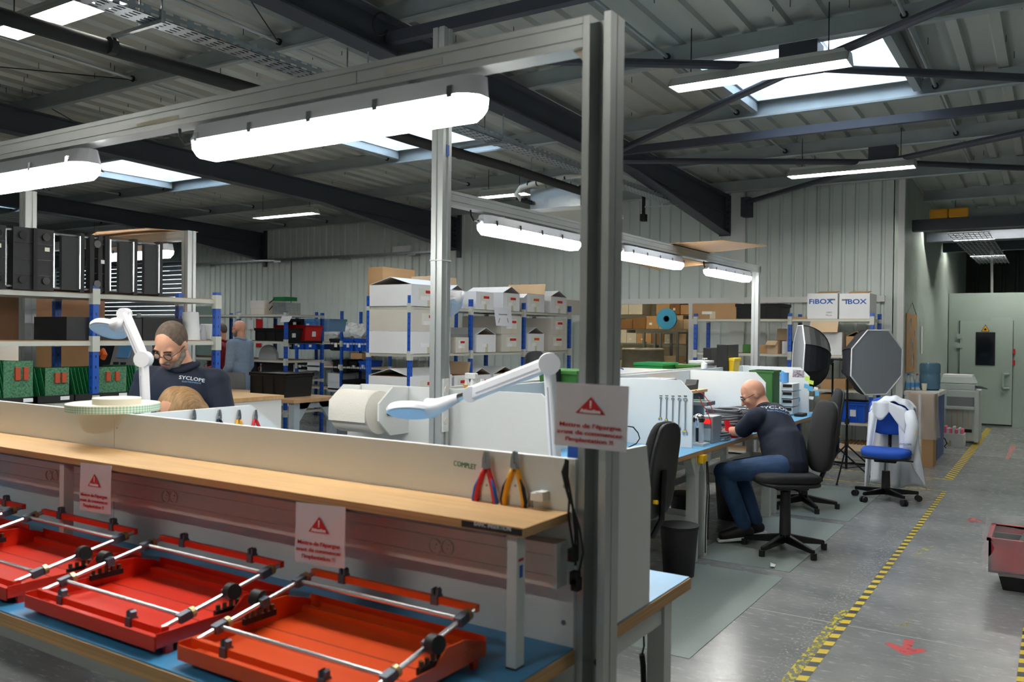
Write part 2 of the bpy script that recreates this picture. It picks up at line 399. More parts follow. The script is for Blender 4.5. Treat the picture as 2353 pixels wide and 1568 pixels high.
def rafter(x, y0, y1):
    mb = MB(); d = .25; w_ = .085; pts = [y0, 8.9, y1]
    def slab(xa, xb, ya, yb, ta, tb, ba, bb): mb.hexa([(xa,ya,ba),(xb,ya,ba),(xb,yb,bb),(xa,yb,bb),(xa,ya,ta),(xb,ya,ta),(xb,yb,tb),(xa,yb,tb)])
    za, zb = PB(y0), PB(y1)
    slab(x-w_, x+w_, y0, y1, za, zb, za-.014, zb-.014)
    slab(x-.005, x+.005, y0, y1, za, zb, za-d, zb-d)
    slab(x-w_, x+w_, y0, 8.9, za-d, PB(8.9)-d, za-d-.014, PB(8.9)-d-.014)
    slab(x-w_*.5, x+w_*.5, 8.9, y1, PB(8.9)-d, zb-d, PB(8.9)-d-.012, zb-d-.012)
    slab(x-.005, x+.005, 8.9, y1, PB(8.9)-d, zb-d, PB(8.9)-d, 3.05)
    slab(x-w_, x+w_, 8.9, y1, PB(8.9)-d, 3.06, PB(8.9)-d-.014, 3.045)
    mb.box(x-w_, x+w_, y1-.015, y1, 3.03, zb)
    r_ = part('rafter', mb, 'slate', ce)
    for k in range(6): part('bolt', MB().cyl((x+w_*.6, y1-.035, 3.12+k*.085), (x+w_*.6, y1-.015, 3.12+k*.085), .012, n=6), 'black', r_)
    return r_
RX = [-18.95, -14.0, -9.03, -4.12, .82]
for x in RX: rafter(x, -4, WY-.03)
for x in (-14.0, -9.03): part('wall_column', MB().box(x+.09, x+.16, WY-.05, WY, 2.9, 3.7), 'slate', ce)
# roof lights: metal upstands with milky panes
M('upstand', (214,222,228), .35, .2)
pane = G('roof_pane'); nt = pane[1]; nt.nodes.remove(pane[2]); t1 = node(nt, 'ShaderNodeBsdfTransparent'); t1.inputs[0].default_value = (.93,.96,1,1); t2 = node(nt, 'ShaderNodeBsdfTranslucent'); t2.inputs[0].default_value = (.9,.93,.97,1)
mxs = node(nt, 'ShaderNodeMixShader'); mxs.inputs[0].default_value = .35; nt.links.new(t1.outputs[0], mxs.inputs[1]); nt.links.new(t2.outputs[0], mxs.inputs[2]); nt.links.new(mxs.outputs[0], nt.nodes['Material Output'].inputs[0])
for i, (a, c) in enumerate(SKY):
    wn = bpy.data.objects.new('window_%d' % (i+1), None); col.objects.link(wn); wn['kind'] = 'structure'
    z0 = RS(7.5)-.06; z1 = RS(7.5)+.32
    for nm, bx in (('upstand', (a-.01,a+.01,SY0,SY1)), ('upstand', (c-.01,c+.01,SY0,SY1)), ('upstand', (a,c,SY0-.01,SY0+.01)), ('upstand', (a,c,SY1-.01,SY1+.01))):
        part(nm, MB().box(*bx, z0, z1), 'upstand', wn)
    part('trimmer', MB().box(a-.07, a-.01, SY0-.05, SY1+.05, PB(7.5)+.02, RS(7.5)), 'purlin', wn); part('trimmer', MB().box(c+.01, c+.07, SY0-.05, SY1+.05, PB(7.5)+.02, RS(7.5)), 'purlin', wn)
    part('roof_pane', MB().box(a, c, SY0, SY1, z1, z1+.012), 'roof_pane', wn)
    part('pane_bar', MB().box((a+c)/2-.012, (a+c)/2+.012, SY0, SY1, z1-.03, z1-.002), 'upstand', wn)
    al = bpy.data.lights.new('roof_light_portal', 'AREA'); al.shape = 'RECTANGLE'; al.size = c-a; al.size_y = SY1-SY0; al.cycles.is_portal = True
    ao = bpy.data.objects.new('roof_light_portal', al); col.objects.link(ao); ao.location = ((a+c)/2, (SY0+SY1)/2, z1-.05)
# spacer tubes between the purlins, tie wires, struts and wind bracing
for x in (-2.72, -.95, -5.3, -7.25, -9.95, -11.85, -13.0, 2.9, -16.4):
    for k in range(len(PY)-2):
        y0, y1 = PY[k+1], PY[k]
        if -12 < x < -7 and k > 4: continue
        part('spacer_tube', MB().cyl((x, y0+.0, PB(y0)+.07), (x, y1-.02, PB(y1)+.07), .014, n=8), 'purlin', ce)
        if k < 5: part('tube_cap', MB().cyl((x, y1-.07, PB(y1)+.072), (x, y1-.05, PB(y1)+.072), .028, n=8), 'black', ce)
def tubebar(a, b_, r_=.032): part('wind_brace', MB().cyl(a, b_, r_, n=10), 'brace_grey', ce)
zb = 3.60
n1 = (-1.66, 6.55, zb); n2 = (-1.66, 10.1, zb-.09)
for q in ((-4.05, 4.75), (.75, 4.75), (-4.05, 8.4), (.75, 8.4)): tubebar((q[0], q[1], zb-.03), n1)
for q in ((-4.05, 8.5), (.75, 8.5), (-3.78, 12.0), (.75, 12.0)): tubebar((q[0], q[1], zb-.12), n2)
part('gusset', MB().box(-1.80, -1.52, 6.45, 6.65, zb-.04, zb+.16), 'brace_grey', ce); part('gusset', MB().box(-1.80, -1.52, 10.0, 10.2, zb-.13, zb+.07), 'brace_grey', ce)
part('gusset', MB().box(-3.84, -3.72, 11.95, WY, 3.28, 3.55), 'slate', ce)
for y, z in ((8.45, 3.58), (4.7, 3.70)): part('strut', MB().box(-4.1, 5, y-.035, y+.035, z-.05, z+.03), 'brace_grey', ce)
part('strut', MB().box(-1.7, 5, 12.6, 12.75, 3.02, 3.17), 'slate', ce)
part('strut', MB().box(-1.7, 5, 14.1, 14.25, 3.02, 3.15), 'slate', ce); part('strut', MB().box(-1.7, 5, 16.2, 16.35, 3.05, 3.2), 'slate', ce)
for (xa, ya, xb, yb2) in ((-9.0, 3.1, -7.25, 4.75), (-9.0, 4.9, -10, 6.5), (-4.2, 3.1, -5.3, 4.75), (-9.0, 8.0, -9.5, 8.3)):
    part('tie_wire', MB().cyl((xa, ya, PB(ya)+.1), (xb, yb2, PB(yb2)+.06), .005, n=6), 'black', ce)
mb = MB()
for k in range(420):
    x = random.uniform(-13, 3.5); y = random.uniform(2, 11.8); q = RS(y)
    if any(a-.1 < x < c+.1 for a, c in SKY) and SY0 < y < SY1: continue
    mb.box(x-.002, x+.002, y-.002, y+.002, q-.035, q+.02)
part('roof_screws', mb, 'black', ce, kind='stuff')
# ---------------------------------------------------------------- lamps
M('lamp_white', (255,252,244), .4, emit=L_HALL); M('lamp_bench', (255,253,248), .4, emit=L_BENCH); M('lamp_warm', (255,240,205), .4, emit=L_HALL*.8)
M('reflector', (205,208,204), .35, .3)
def trough_lamp(x0, x1, y, z, label, mat='lamp_white', hang=True):
    t = thing('ceiling_lamp', label, 'lamp', ((x0+x1)/2, y, z), 'trough lamps hung under the roof')
    part('reflector', MB().prism([(y-.10,z),(y-.04,z+.075),(y+.04,z+.075),(y+.10,z),(y+.097,z),(y+.036,z+.071),(y-.036,z+.071),(y-.097,z)], 'x', x0, x1), 'reflector', t)
    part('gear_tray', MB().box(x0+.02, x1-.02, y-.035, y+.035, z+.076, z+.105), 'reflector', t)
    for q in (-.035, .035): part('tube', MB().cyl((x0+.02, y+q, z+.028), (x1-.02, y+q, z+.028), .014, n=8), mat, t)
    for x in (x0, x1-.012): part('end_plate', MB().prism([(y-.1,z),(y-.04,z+.075),(y+.04,z+.075),(y+.1,z)], 'x', x, x+.012), 'reflector', t)
    if hang:
        for x in (x0+.15, x1-.15): part('hanger', MB().cyl((x, y, z+.1), (x, y, PB(y)+.16), .004, n=6), 'black', t)
    return t
def lamp_px(pl, pr, z, label, mat='lamp_white', x1=None):
    a = at(*pl, z=z); y = a.y
    c = x1 if x1 is not None else at(*pr, y=y).x
    return trough_lamp(a.x, c, y, z, label, mat)
lamp_px((1545,207), (1955,157), 3.49, 'long trough lamp below the big roof light at upper right')
lamp_px((1812,409), (2105,388), 3.40, 'trough lamp above the corrugated wall, below the crossed braces')
lamp_px((590,503), (727,490), 3.45, 'trough lamp near the wall, left of the second rafter end')
lamp_px((1102,456), None, 3.45, 'trough lamp partly behind the ceiling air unit', x1=-6.0)
lamp_px((680,326), None, 3.49, 'trough lamp behind the near bench lamp and roof light', x1=-5.5)
lamp_px((125,409), None, 3.49, 'trough lamp beside the left roof light, over the far racks', 'lamp_warm', x1=-9.85)
trough_lamp(-5.95, -4.62, 2.95, 3.52, 'trough lamp at the upper left corner beside the black pipe')
trough_lamp(-2.6, -1.25, 2.2, 3.52, 'trough lamp over the aisle behind the viewer'); trough_lamp(-2.6, -1.25, -1.2, 3.6, 'trough lamp over the hall end behind the viewer')
trough_lamp(-8.5, -7.1, -1.0, 3.6, 'trough lamp over the far left bay behind the viewer'); trough_lamp(.9, 2.2, 4.6, 3.5, 'trough lamp over the right-hand bay beyond the aisle')
trough_lamp(-16.5, -15.1, 9.9, 3.42, 'trough lamp over the shutter end of the hall')
for z, pl, x1, lb in ((3.2, (2168,521), .4, 'nearest tube lamp above the grey cabin'), (3.2, (2216,563), .6, 'tube lamp deepest above the grey cabin')):
    a = at(*pl, z=z); trough_lamp(a.x, x1, a.y, z, lb)
def batten(a, b_, label, axis, below):
    """Sealed batten lamp with a rounded diffuser hung under a gantry beam; a, b_ ends; 'below' = beam underside."""
    a = Vector(a); b_ = Vector(b_); t = thing('batten_lamp', label, 'lamp', (a+b_)/2, 'sealed lamps under the bench gantries')
    d = (b_-a).normalized(); L = (b_-a).length; s = Vector((0,1,0)) if axis == 'x' else Vector((1,0,0)); up = Vector((0,0,1))
    def loft(prof, n0, inset, cap=True):
        mb = MB(); st = [(0, .35), (.02, .75), (.05, 1), (L-.05, 1), (L-.02, .75), (L, .35)]
        v = []; k = len(prof)
        for q, w_ in st:
            for p, h in prof: v.append(a+d*q+s*(p*w_)+up*(h if h > -.02 else -.02+(h+.02)*w_))
        f = []
        for i in range(len(st)-1):
            for j in range(k): f.append((i*k+j, i*k+(j+1) % k, (i+1)*k+(j+1) % k, (i+1)*k+j))
        f.append(tuple(range(k))[::-1]); f.append(tuple(range((len(st)-1)*k, len(st)*k)))
        return mb.add(v, f)
    part('housing', loft([(-.062,.0),(-.066,-.012),(.066,-.012),(.062,.0),(.045,.045),(-.045,.045)], 0, 0), M('housing', (196,200,206), .45), t, smooth='auto')
    part('diffuser', loft([(-.064,-.012),(-.06,-.045),(-.035,-.072),(.035,-.072),(.06,-.045),(.064,-.012)], 0, 0), 'lamp_bench', t, smooth='auto')
    for k in range(5):
        c = a+d*(.07+k*(L-.14)/4)
        for q in (-1, 1):
            p0 = c+s*(q*.067)+up*.012; p1 = c+s*(q*.069)+up*-.022
            part('clip', MB().bar(p0, p1, .02, .006, up=s), 'chrome', t)
    for q in (.25, L-.25):
        c = a+d*q; part('bracket', MB().bar(c+up*.04, c+up*max(.05, below-a.z), .03, .02), 'galv', t)
    e = a-d*.03; part('gland', MB().cyl(a+up*.005, e+up*.005, .02, .016, n=10), 'housing', t)
    part('lead', MB().tube([e+up*.005, e-d*.05+up*.0, e-d*.08+up*.03, e-d*.085+up*(below-a.z)], .006, n=6), 'rubber', t)
    return t
# ---------------------------------------------------------------- aluminium gantries
def grooved(y0, y1, z0, z1, g=.003):
    h = z1-z0
    return [(y0,z0),(y1,z0),(y1,z1),(y0,z1),(y0,z1-.018),(y0+g,z1-.018),(y0+g,z1-.021),(y0,z1-.021),(y0,z0+.022),(y0+g,z0+.022),(y0+g,z0+.019),(y0,z0+.019)]
gt = thing('bench_gantry', 'aluminium gantry frame rising over the near bench with two lamps', 'gantry frame', (-1.0, 1.99, 0))
part('post', MB().prism([(-1.045,1.95),(-1.025,1.95),(-1.025,2.005),(-.985,2.005),(-.985,1.95),(-.965,1.95),(-.965,1.985),(-.969,1.985),(-.969,1.989),(-.965,1.989),(-.965,2.03),(-1.045,2.03)], 'z', 0, 2.40), 'alu', gt)
part('beam', MB().prism(grooved(1.952, 2.028, 2.322, 2.40), 'x', -8.2, -1.047), 'alu', gt)
part('corner_bracket', MB().prism([(-1.048,2.322),(-1.048,2.285),(-1.085,2.322)], 'y', 1.97, 2.01), 'cream', gt)
part('cover_joint', MB().box(-1.832, -1.830, 1.9512, 1.952, 2.343, 2.38), 'slate', gt)
part('tape_mark', MB().box(-1.72, -1.50, 1.9505, 1.952, 2.35, 2.37), M('old_tape_strip', (178,180,172), .8), gt); part('tape_mark', MB().box(-2.95, -2.70, 1.9505, 1.952, 2.343, 2.358), M('pale_tape', (206,206,186), .8), gt)
part('bolt', MB().cyl((-1.005, 2.0, .72), (-1.005, 2.004, .72), .012, n=8), 'black', gt)
LZ = 2.262
batten((-2.63, 1.99, LZ), (-1.38, 1.99, LZ), 'bright sealed lamp hung under the near gantry beam', 'x', 2.322)
batten((-4.56, 1.99, LZ), (-3.30, 1.99, LZ), 'sealed lamp at the left end of the near gantry beam', 'x', 2.322)
g2 = thing('bench_gantry', 'aluminium gantry frame along the desk row with a tall front post', 'gantry frame', (-2.98, 3.88, 0))
def post_px(parent, cx, cy, h, w_=.04):
    part('post', MB().prism([(cx-w_,cy-w_),(cx-.006,cy-w_),(cx-.006,cy-w_+.01),(cx+.006,cy-w_+.01),(cx+.006,cy-w_),(cx+w_,cy-w_),(cx+w_,cy-.012),(cx+w_-.008,cy-.012),(cx+w_-.008,cy+.012),(cx+w_,cy+.012),(cx+w_,cy+w_),(cx-w_,cy+w_)], 'z', 0, h), 'alu', parent)
post_px(g2, -2.965, 3.86, 3.3); post_px(g2, -3.0, 9.95, 2.40)
part('beam', MB().prism([(-2.96,2.322),(-2.96,2.341),(-2.963,2.341),(-2.963,2.344),(-2.96,2.344),(-2.96,2.379),(-2.963,2.379),(-2.963,2.382),(-2.96,2.382),(-2.96,2.40),(-3.04,2.40),(-3.04,2.322)], 'y', 3.9, 9.99), 'alu', g2)
sk = part('socket_strip', MB().box(-2.926, -2.915, 3.835, 3.885, 1.02, 1.32), 'white', g2)
for k in range(3): part('socket', MB().cyl((-2.915, 3.86, 1.08+k*.09), (-2.908, 3.86, 1.08+k*.09), .02, n=14), 'white_pvc', sk)
part('blue_switch', MB().box(-2.925, -2.922, 3.85, 3.875, 2.58, 2.64), 'blue_steel', g2); part('cable_tie', MB().box(-3.008, -2.922, 3.815, 3.905, 1.985, 1.992), 'white', g2)
for (pa, pb, lb) in (((1106,515),(1326,553),'sealed lamp on the desk gantry nearest the tall middle post'), ((1430,580),(1562,606),'middle sealed lamp on the desk gantry, right of the near post'), ((1626,622),(1718,640),'farthest sealed lamp on the desk gantry by its end post')):
    a = at(*pa, x=-3.0); c = at(*pb, x=-3.0); batten((-3.0, a.y, LZ), (-3.0, c.y, LZ), lb, 'y', 2.322)
def cardboard(name, pts, th, mat, label, cat='cardboard'):
    mb = MB(); n = len(pts); up = Vector((0,0,th))
    v = [Vector(p) for p in pts]+[Vector(p)+up for p in pts]
    mb.add(v, [tuple(range(n))[::-1], tuple(range(n, 2*n))]+[(i, (i+1) % n, n+(i+1) % n, n+i) for i in range(n)])
    return solo(name, mb, mat, label, cat)
cardboard('cardboard_sheet', [(-3.06,7.25,2.402),(-2.55,7.45,2.432),(-2.35,8.15,2.44),(-3.1,8.3,2.402)], .006, 'carton', 'brown cardboard sheet lying across the far desk gantry')
cardboard('cardboard_sheet', [(-3.6,7.6,2.30),(-3.05,7.5,2.318),(-3.05,8.5,2.318),(-3.7,8.7,2.29)], .006, 'carton', 'cardboard flap below the desk gantry behind its middle lamp')
g3 = thing('bench_gantry', 'aluminium gantry frame behind the left rack of black trays', 'gantry frame', (-6.07, 4.5, 0))
post_px(g3, -6.10, 4.52, 2.40); part('beam', MB().prism(grooved(4.48, 4.56, 2.322, 2.40), 'x', -9.5, -6.14), 'alu', g3)
a = at(318,566, y=4.52); c = at(392,559, y=4.52); batten((a.x-.55, 4.52, LZ), (c.x, 4.52, LZ), 'sealed lamp on the left gantry beside the black trays', 'x', 2.322)
cardboard('cardboard_sheet', [(-6.9,4.2,2.402),(-6.3,4.25,2.402),(-6.35,4.8,2.432),(-7.3,4.9,2.46),(-7.6,4.5,2.41)], .006, 'carton', 'bent cardboard sheet on top of the left gantry')
g4 = thing('gantry_post', 'lone aluminium post rising behind the black plastic trays', 'post', (-5.9, 3.1, 0))
p_ = at(65,440, z=2.55); post_px(g4, p_.x, p_.y, 2.55); part('cable_tangle', MB().tube([(p_.x,p_.y,2.55),(p_.x+.03,p_.y,2.62),(p_.x+.09,p_.y+.02,2.60),(p_.x+.14,p_.y+.03,2.56),(p_.x+.17,p_.y+.04,2.58),(p_.x+.2,p_.y+.04,2.55)], .006, n=6), 'rubber', g4)
# ---------------------------------------------------------------- services under the roof
ct = thing('cable_tray', 'perforated steel cable tray hung from the rafter', 'cable tray', (-4.25, 6, 3.28))
mt, nt, b = G('perforated'); b.inputs['Roughness'].default_value = .35; b.inputs['Metallic'].default_value = .7
tc = node(nt, 'ShaderNodeTexCoord'); sp = node(nt, 'ShaderNodeSeparateXYZ'); nt.links.new(tc.outputs['Object'], sp.inputs[0])
fy = mth(nt, 'ABSOLUTE', mth(nt, 'SUBTRACT', mth(nt, 'FRACT', mth(nt, 'MULTIPLY', sp.outputs[1], 11.)), .5)); fx = mth(nt, 'ABSOLUTE', mth(nt, 'SUBTRACT', mth(nt, 'FRACT', mth(nt, 'MULTIPLY', mth(nt, 'ADD', sp.outputs[0], sp.outputs[2]), 28.)), .5))
hl = mth(nt, 'MULTIPLY', mth(nt, 'LESS_THAN', fy, .28), mth(nt, 'LESS_THAN', fx, .22)); b.inputs['Base Color'].default_value = (*lin((160,172,178)), 1)
nt.links.new(mth(nt, 'SUBTRACT', 1., hl), b.inputs['Alpha'])
part('tray', MB().box(-4.33, -4.17, 1.5, 11.6, 3.28, 3.284).box(-4.33, -4.327, 1.5, 11.6, 3.28, 3.335).box(-4.173, -4.17, 1.5, 11.6, 3.28, 3.335), 'perforated', ct)
for y in (2.9, 4.55, 6.3, 8.2, 10.4):
    part('hanger_rail', MB().box(-4.62, -4.15, y-.012, y+.012, 3.255, 3.275), 'galv', ct)
    for x in (-4.36, -4.16): part('threaded_rod', MB().cyl((x, y, 3.26), (x, y, PB(y)-.2), .006, n=6), 'galv', ct)
part('cable_bundle', MB().tube([(-4.26,1.5,3.30),(-4.25,6,3.297),(-4.24,11.5,3.30)], .014, n=6), 'rubber', ct)
pp = thing('insulated_pipe', 'thick black insulated pipe slung beside the cable tray', 'pipe', (-4.62, 6, 3.22))
part('pipe', MB().tube([(-4.70,1.0,3.20),(-4.66,3.0,3.21),(-4.62,4.5,3.215),(-4.63,5.6,3.205),(-4.6,7,3.215),(-4.6,9.0,3.2)], .045, n=12), 'rubber', pp, smooth='auto')
for y in (4.5, 2.9, 6.3): part('pipe_clip', MB().cyl((-4.63, y-.02, 3.213), (-4.63, y+.02, 3.213), .05, n=12), 'black', pp)
ac = thing('air_unit', 'steel ceiling air unit with wrapped pipes and flat white panel', 'air conditioner', (-5.3, 9.0, 3.1))
A0 = at(1180,481, y=8.6)
x0 = A0.x; zp = A0.z-.02
part('panel', MB().box(x0, x0+1.0, 8.6, 9.55, zp-.05, zp), M('panel_beige', (206,206,196), .5), ac, bevel=.01)
part('case', MB().box(x0+.16, x0+.84, 8.72, 9.4, zp, zp+.26), M('foil', (200,206,208), .25, .85, bump=.3, bscale=6.), ac)
part('insulated_pipe_bend', MB().tube([(x0+.1,8.66,zp+.12),(x0+.02,8.62,zp+.2),(x0+.1,8.6,zp+.27),(x0+.35,8.6,zp+.31),(x0+.7,8.6,zp+.34),(x0+1.1,8.7,zp+.34)], .032, n=10), 'panel_beige', ac, smooth=True)
for q in (.2, .32, .45, .58, .7): part('wrap', MB().cyl((x0+q, 8.6, zp+.29+q*.05), (x0+q+.015, 8.6, zp+.291+q*.05), .036, n=10), 'black', ac)
for q in (0, .07): part('valve', MB().cyl((x0+.13+q, 8.70, zp+.13-q*.5), (x0+.02+q, 8.62, zp+.16-q*.5), .026, n=10), 'black', ac)
part('duct', MB().cyl((x0+.82, 8.75, zp+.22), (x0+1.1, 8.72, zp+.22), .045, n=12), 'black', ac)
for x in (x0+.12, x0+.88): part('rod', MB().cyl((x, 8.8, zp), (x, 8.8, 3.72), .005, n=6), 'galv', ac)
# galvanised tray along the back wall and its down cable
wt = thing('wall_tray', 'thin galvanised cable tray fixed along the ribbed wall', 'cable tray', (-12, WY, 3))
part('tray', MB().box(-16.4, -9.2, WY-.12, WY-.01, 3.00, 3.004).box(-16.4, -9.2, WY-.12, WY-.115, 3.0, 3.045), 'galv', wt)
for x in (-15.6, -13.4, -11.6, -9.9): part('bracket', MB().box(x-.1, x+.1, WY-.13, WY, 2.97, 3.0), 'galv', wt)
part('drop_cable', MB().tube([(-13.1, WY-.03, 3.0), (-13.1, WY-.03, 2.1), (-13.1, WY-.03, 1.5)], .008, n=6), 'slate', wt)
part('junction_plate', MB().box(-10.35, -9.95, WY-.10, WY-.02, 3.05, 3.16), 'white', wt)
# speaker box on the wall top
sp_ = solo('wall_camera', MB().box(-5.05, -4.98, 11.2, 11.3, 3.2, 3.3).box(-5.03, -5.0, 11.22, 11.27, 3.3, 3.6), 'black', 'small black camera box hanging beside the third rafter', 'camera')
cl = solo('cable_loop', MB().tube([at(875+18*math.cos(t)-.0, 55+26*math.sin(t), x=-4.03) for t in [0.6+i*.4 for i in range(14)]], .007, n=6), 'rubber', 'coil of black cable hanging on the upper rafter', 'cable')
# yellow lifting hooks on the beam at right
yb_ = thing('yellow_cable_boxes', 'pair of yellow plastic boxes on the beam at upper right', 'box', (-1.2, 12.6, 3.2))
for pl, pr in (((2138,428),(2181,428)), ((2182,426),(2227,424))):
    a = at(*pl, y=12.68); c = at(*pr, y=12.68); part('box_half', MB().box(a.x, c.x, 12.6, 12.74, 3.17, 3.30), M('amber', (226,158,26), .45), yb_, bevel=.02)
tr2 = thing('wire_tray', 'wire mesh cable tray hanging down above the grey cabin', 'cable tray', (-.9, 15, 3.1))
for k in range(9): part('wire', MB().cyl((-1.3+k*.06, 12.9, 3.0), (-1.3+k*.06, 18.5, 3.0), .005, n=5), 'galv', tr2)
for k in range(22): part('wire', MB().cyl((-1.32, 12.9+k*.25, 2.995), (-.8, 12.9+k*.25, 2.995), .005, n=5), 'galv', tr2)
# ---------------------------------------------------------------- grey cabin, its door
cb = thing('inspection_cabin', 'grey green steel cabin with a narrow window door', 'cabin', (-.5, 17.6, 0))
CY = 17.6
part('shell', MB().box(-1.73, 1.8, CY, 20.5, 0, 2.41), 'cabin', cb)
dr = part('door', MB().box(-1.54, -.705, CY-.02, CY-.001, .05, 1.90).box(-1.05, -.74, CY-.02, CY-.001, 1.90, 1.965), M('cabin_door', (166,180,172), .42), cb)
for z in (1.62, 1.45): part('hinge', MB().box(-1.59, -1.50, CY-.035, CY-.015, z-.045, z+.045), 'cabin_door', dr)
part('seam', MB().box(-1.552, -1.540, CY-.021, CY-.002, .03, 1.91), 'slate', dr); part('seam', MB().box(-.705, -.695, CY-.021, CY-.002, .03, 1.91), 'slate', dr); part('seam', MB().box(-1.55, -.70, CY-.021, CY-.003, .025, .05), 'black', dr)
wv = part('window_frame', MB().box(-1.285, -.975, CY-.028, CY-.019, 1.10, 1.70), 'black', dr); part('window_pane', MB().box(-1.265, -.995, CY-.032, CY-.027, 1.12, 1.68), 'dark_glass', dr)
part('handle', MB().tube([(-.75,CY-.02,.95),(-.84,CY-.07,.95),(-.845,CY-.07,.97),(-.845,CY-.07,.72),(-.84,CY-.07,.70),(-.75,CY-.02,.70)], .022, n=8), 'cabin_door', dr)
tri = part('warning_triangle', MB().prism([(-1.205,1.71),(-1.065,1.71),(-1.135,1.84)], 'y', CY-.024, CY-.019), 'black', dr); part('triangle_face', MB().prism([(-1.192,1.718),(-1.078,1.718),(-1.135,1.825)], 'y', CY-.027, CY-.0235), 'amber', dr); part('burst', MB().cyl((-1.135,CY-.029,1.75),(-1.135,CY-.026,1.75), .02, n=8), 'black', dr)
for z in (1.36, 1.16): part('red_sign', MB().box(-.70, -.665, CY-.03, CY-.001, z-.045, z+.045), 'red', cb)
part('white_pipe', MB().cyl((-1.10, 18.6, 2.41), (-1.12, 18.6, 3.6), .025, n=10), 'white', cb)
# ---------------------------------------------------------------- near insertion bench
BZ = .77
def bench_legs(t, x0, x1, y0, y1, z, mat='steel_white', foot=True):
    for x in (x0+.05, x1-.05):
        for y in (y0+.06, y1-.06):
            part('leg', MB().box(x-.03, x+.03, y-.03, y+.03, 0, z), mat, t)
        part('side_rail', MB().box(x-.02, x+.02, y0+.06, y1-.06, z-.1, z-.02), mat, t)
        part('foot_rail', MB().box(x-.02, x+.02, y0+.06, y1-.06, .22, .28), mat, t)
    part('apron', MB().box(x0+.05, x1-.05, y0+.05, y0+.08, z-.09, z), mat, t); part('apron', MB().box(x0+.05, x1-.05, y1-.08, y1-.05, z-.09, z), mat, t)
t = thing('workbench', 'near workbench with blue mat carrying the red frames', 'workbench', (-3.2, 1.6, 0))
part('tabletop', MB().box(-5.3, -1.04, 1.262, 1.938, BZ-.04, BZ-.004), 'ply_edge', t)
part('antistatic_mat', MB().box(-5.3, -1.045, 1.266, 1.938, BZ-.004, BZ), M('esd_deep', (64,138,186), .38, var=.04, scale=30.), t)
bench_legs(t, -5.2, -1.08, 1.30, 1.93, BZ-.04)
t2 = thing('workbench', 'workbench behind the white partition with its wood edge toward the aisle', 'workbench', (-3.2, 2.4, 0))
part('tabletop', MB().box(-5.3, -1.03, 2.045, 2.735, BZ-.04, BZ-.004), 'ply_edge', t2)
part('antistatic_mat', MB().box(-5.3, -1.035, 2.045, 2.732, BZ-.004, BZ), 'esd_blue', t2)
bench_legs(t2, -5.2, -1.06, 2.06, 2.72, BZ-.04)
# partition between them
PT = 1.257
for x0, x1, lb in ((-5.3, -3.062, 'left white partition board of the near bench under the tape reel'), (-3.058, -1.047, 'right white partition board of the near bench with hanging pliers')):
    s_ = solo('partition_board', MB().box(x0, x1, 1.94, 1.958, BZ-.25, PT), 'white_panel', lb, 'partition', 'near bench partition boards')
for (x, z) in ((-1.075, 1.185), (-1.075, .83)): part('screw', MB().cyl((x,1.936,z),(x,1.941,z), .006, n=8), 'steel', s_)
part('seam_screw', MB().cyl((-3.04,1.937,1.2),(-3.04,1.941,1.2), .003, n=8), 'steel', s_)
text('handwriting', 'COMPLET', .021, M('green_ink', (20,110,70), .6), s_, at(1068,1070, y=1.9392), (1,0,-.06), (0,0,1), sx=.85)
part('black_label', MB().box(-1.335, -1.30, 1.938, 1.9405, 1.148, 1.156), 'black', s_); part('black_label', MB().box(-1.255, -1.215, 1.938, 1.9405, 1.150, 1.158), 'black', s_)
# raised plywood shelf
SH = thing('raised_shelf', 'long plywood shelf on white legs above the near bench', 'shelf', (-3, 1.8, BZ))
part('board', MB().box(-5.3, -1.06, 1.712, 1.938, 1.098, 1.120), 'plywood', SH)
part('board_edge', MB().box(-5.3, -1.06, 1.7085, 1.712, 1.098, 1.120).box(-1.06, -1.057, 1.7085, 1.938, 1.098, 1.120), 'ply_edge', SH)
part('support_rail', MB().box(-5.3, -1.12, 1.905, 1.925, 1.070, 1.098), M('rail_grey', (120,122,128), .4, .5), SH)
part('support_rail', MB().box(-5.3, -1.12, 1.72, 1.735, 1.088, 1.098), 'rail_grey', SH)
for px in (1185, 152):
    x = at(px, 1300 if px > 500 else 1150, y=1.745).x
    part('leg', MB().box(x-.014, x+.014, 1.728, 1.765, BZ, 1.098), 'steel_white', SH)
    part('foot_cap', MB().box(x-.0145, x+.0145, 1.7275, 1.7655, BZ, BZ+.004), 'black', SH)
    if px > 500:
        part('red_mark', MB().box(x+.0138, x+.0145, 1.735, 1.758, 1.03, 1.037), 'red', SH); part('blue_mark', MB().box(x+.0138, x+.0145, 1.74, 1.755, .99, 1.02), 'blue_steel', SH)
lb_ = part('label_strip', MB().box(at(1061,1200,y=1.708).x, at(1200,1222,y=1.708).x, 1.7070, 1.7085, 1.101, 1.117), M('label_black', (28,34,40), .4), SH)
text('label_text', 'BANC INSERTION', .0145, 'white', SH, at(1131,1210.5,y=1.7065), (1,0,0), (0,0,1), sx=.93)
part('rubber_cup', MB().cyl((-1.12,1.93,1.085),(-1.12,1.915,1.085), .006, n=8), 'steel', SH)
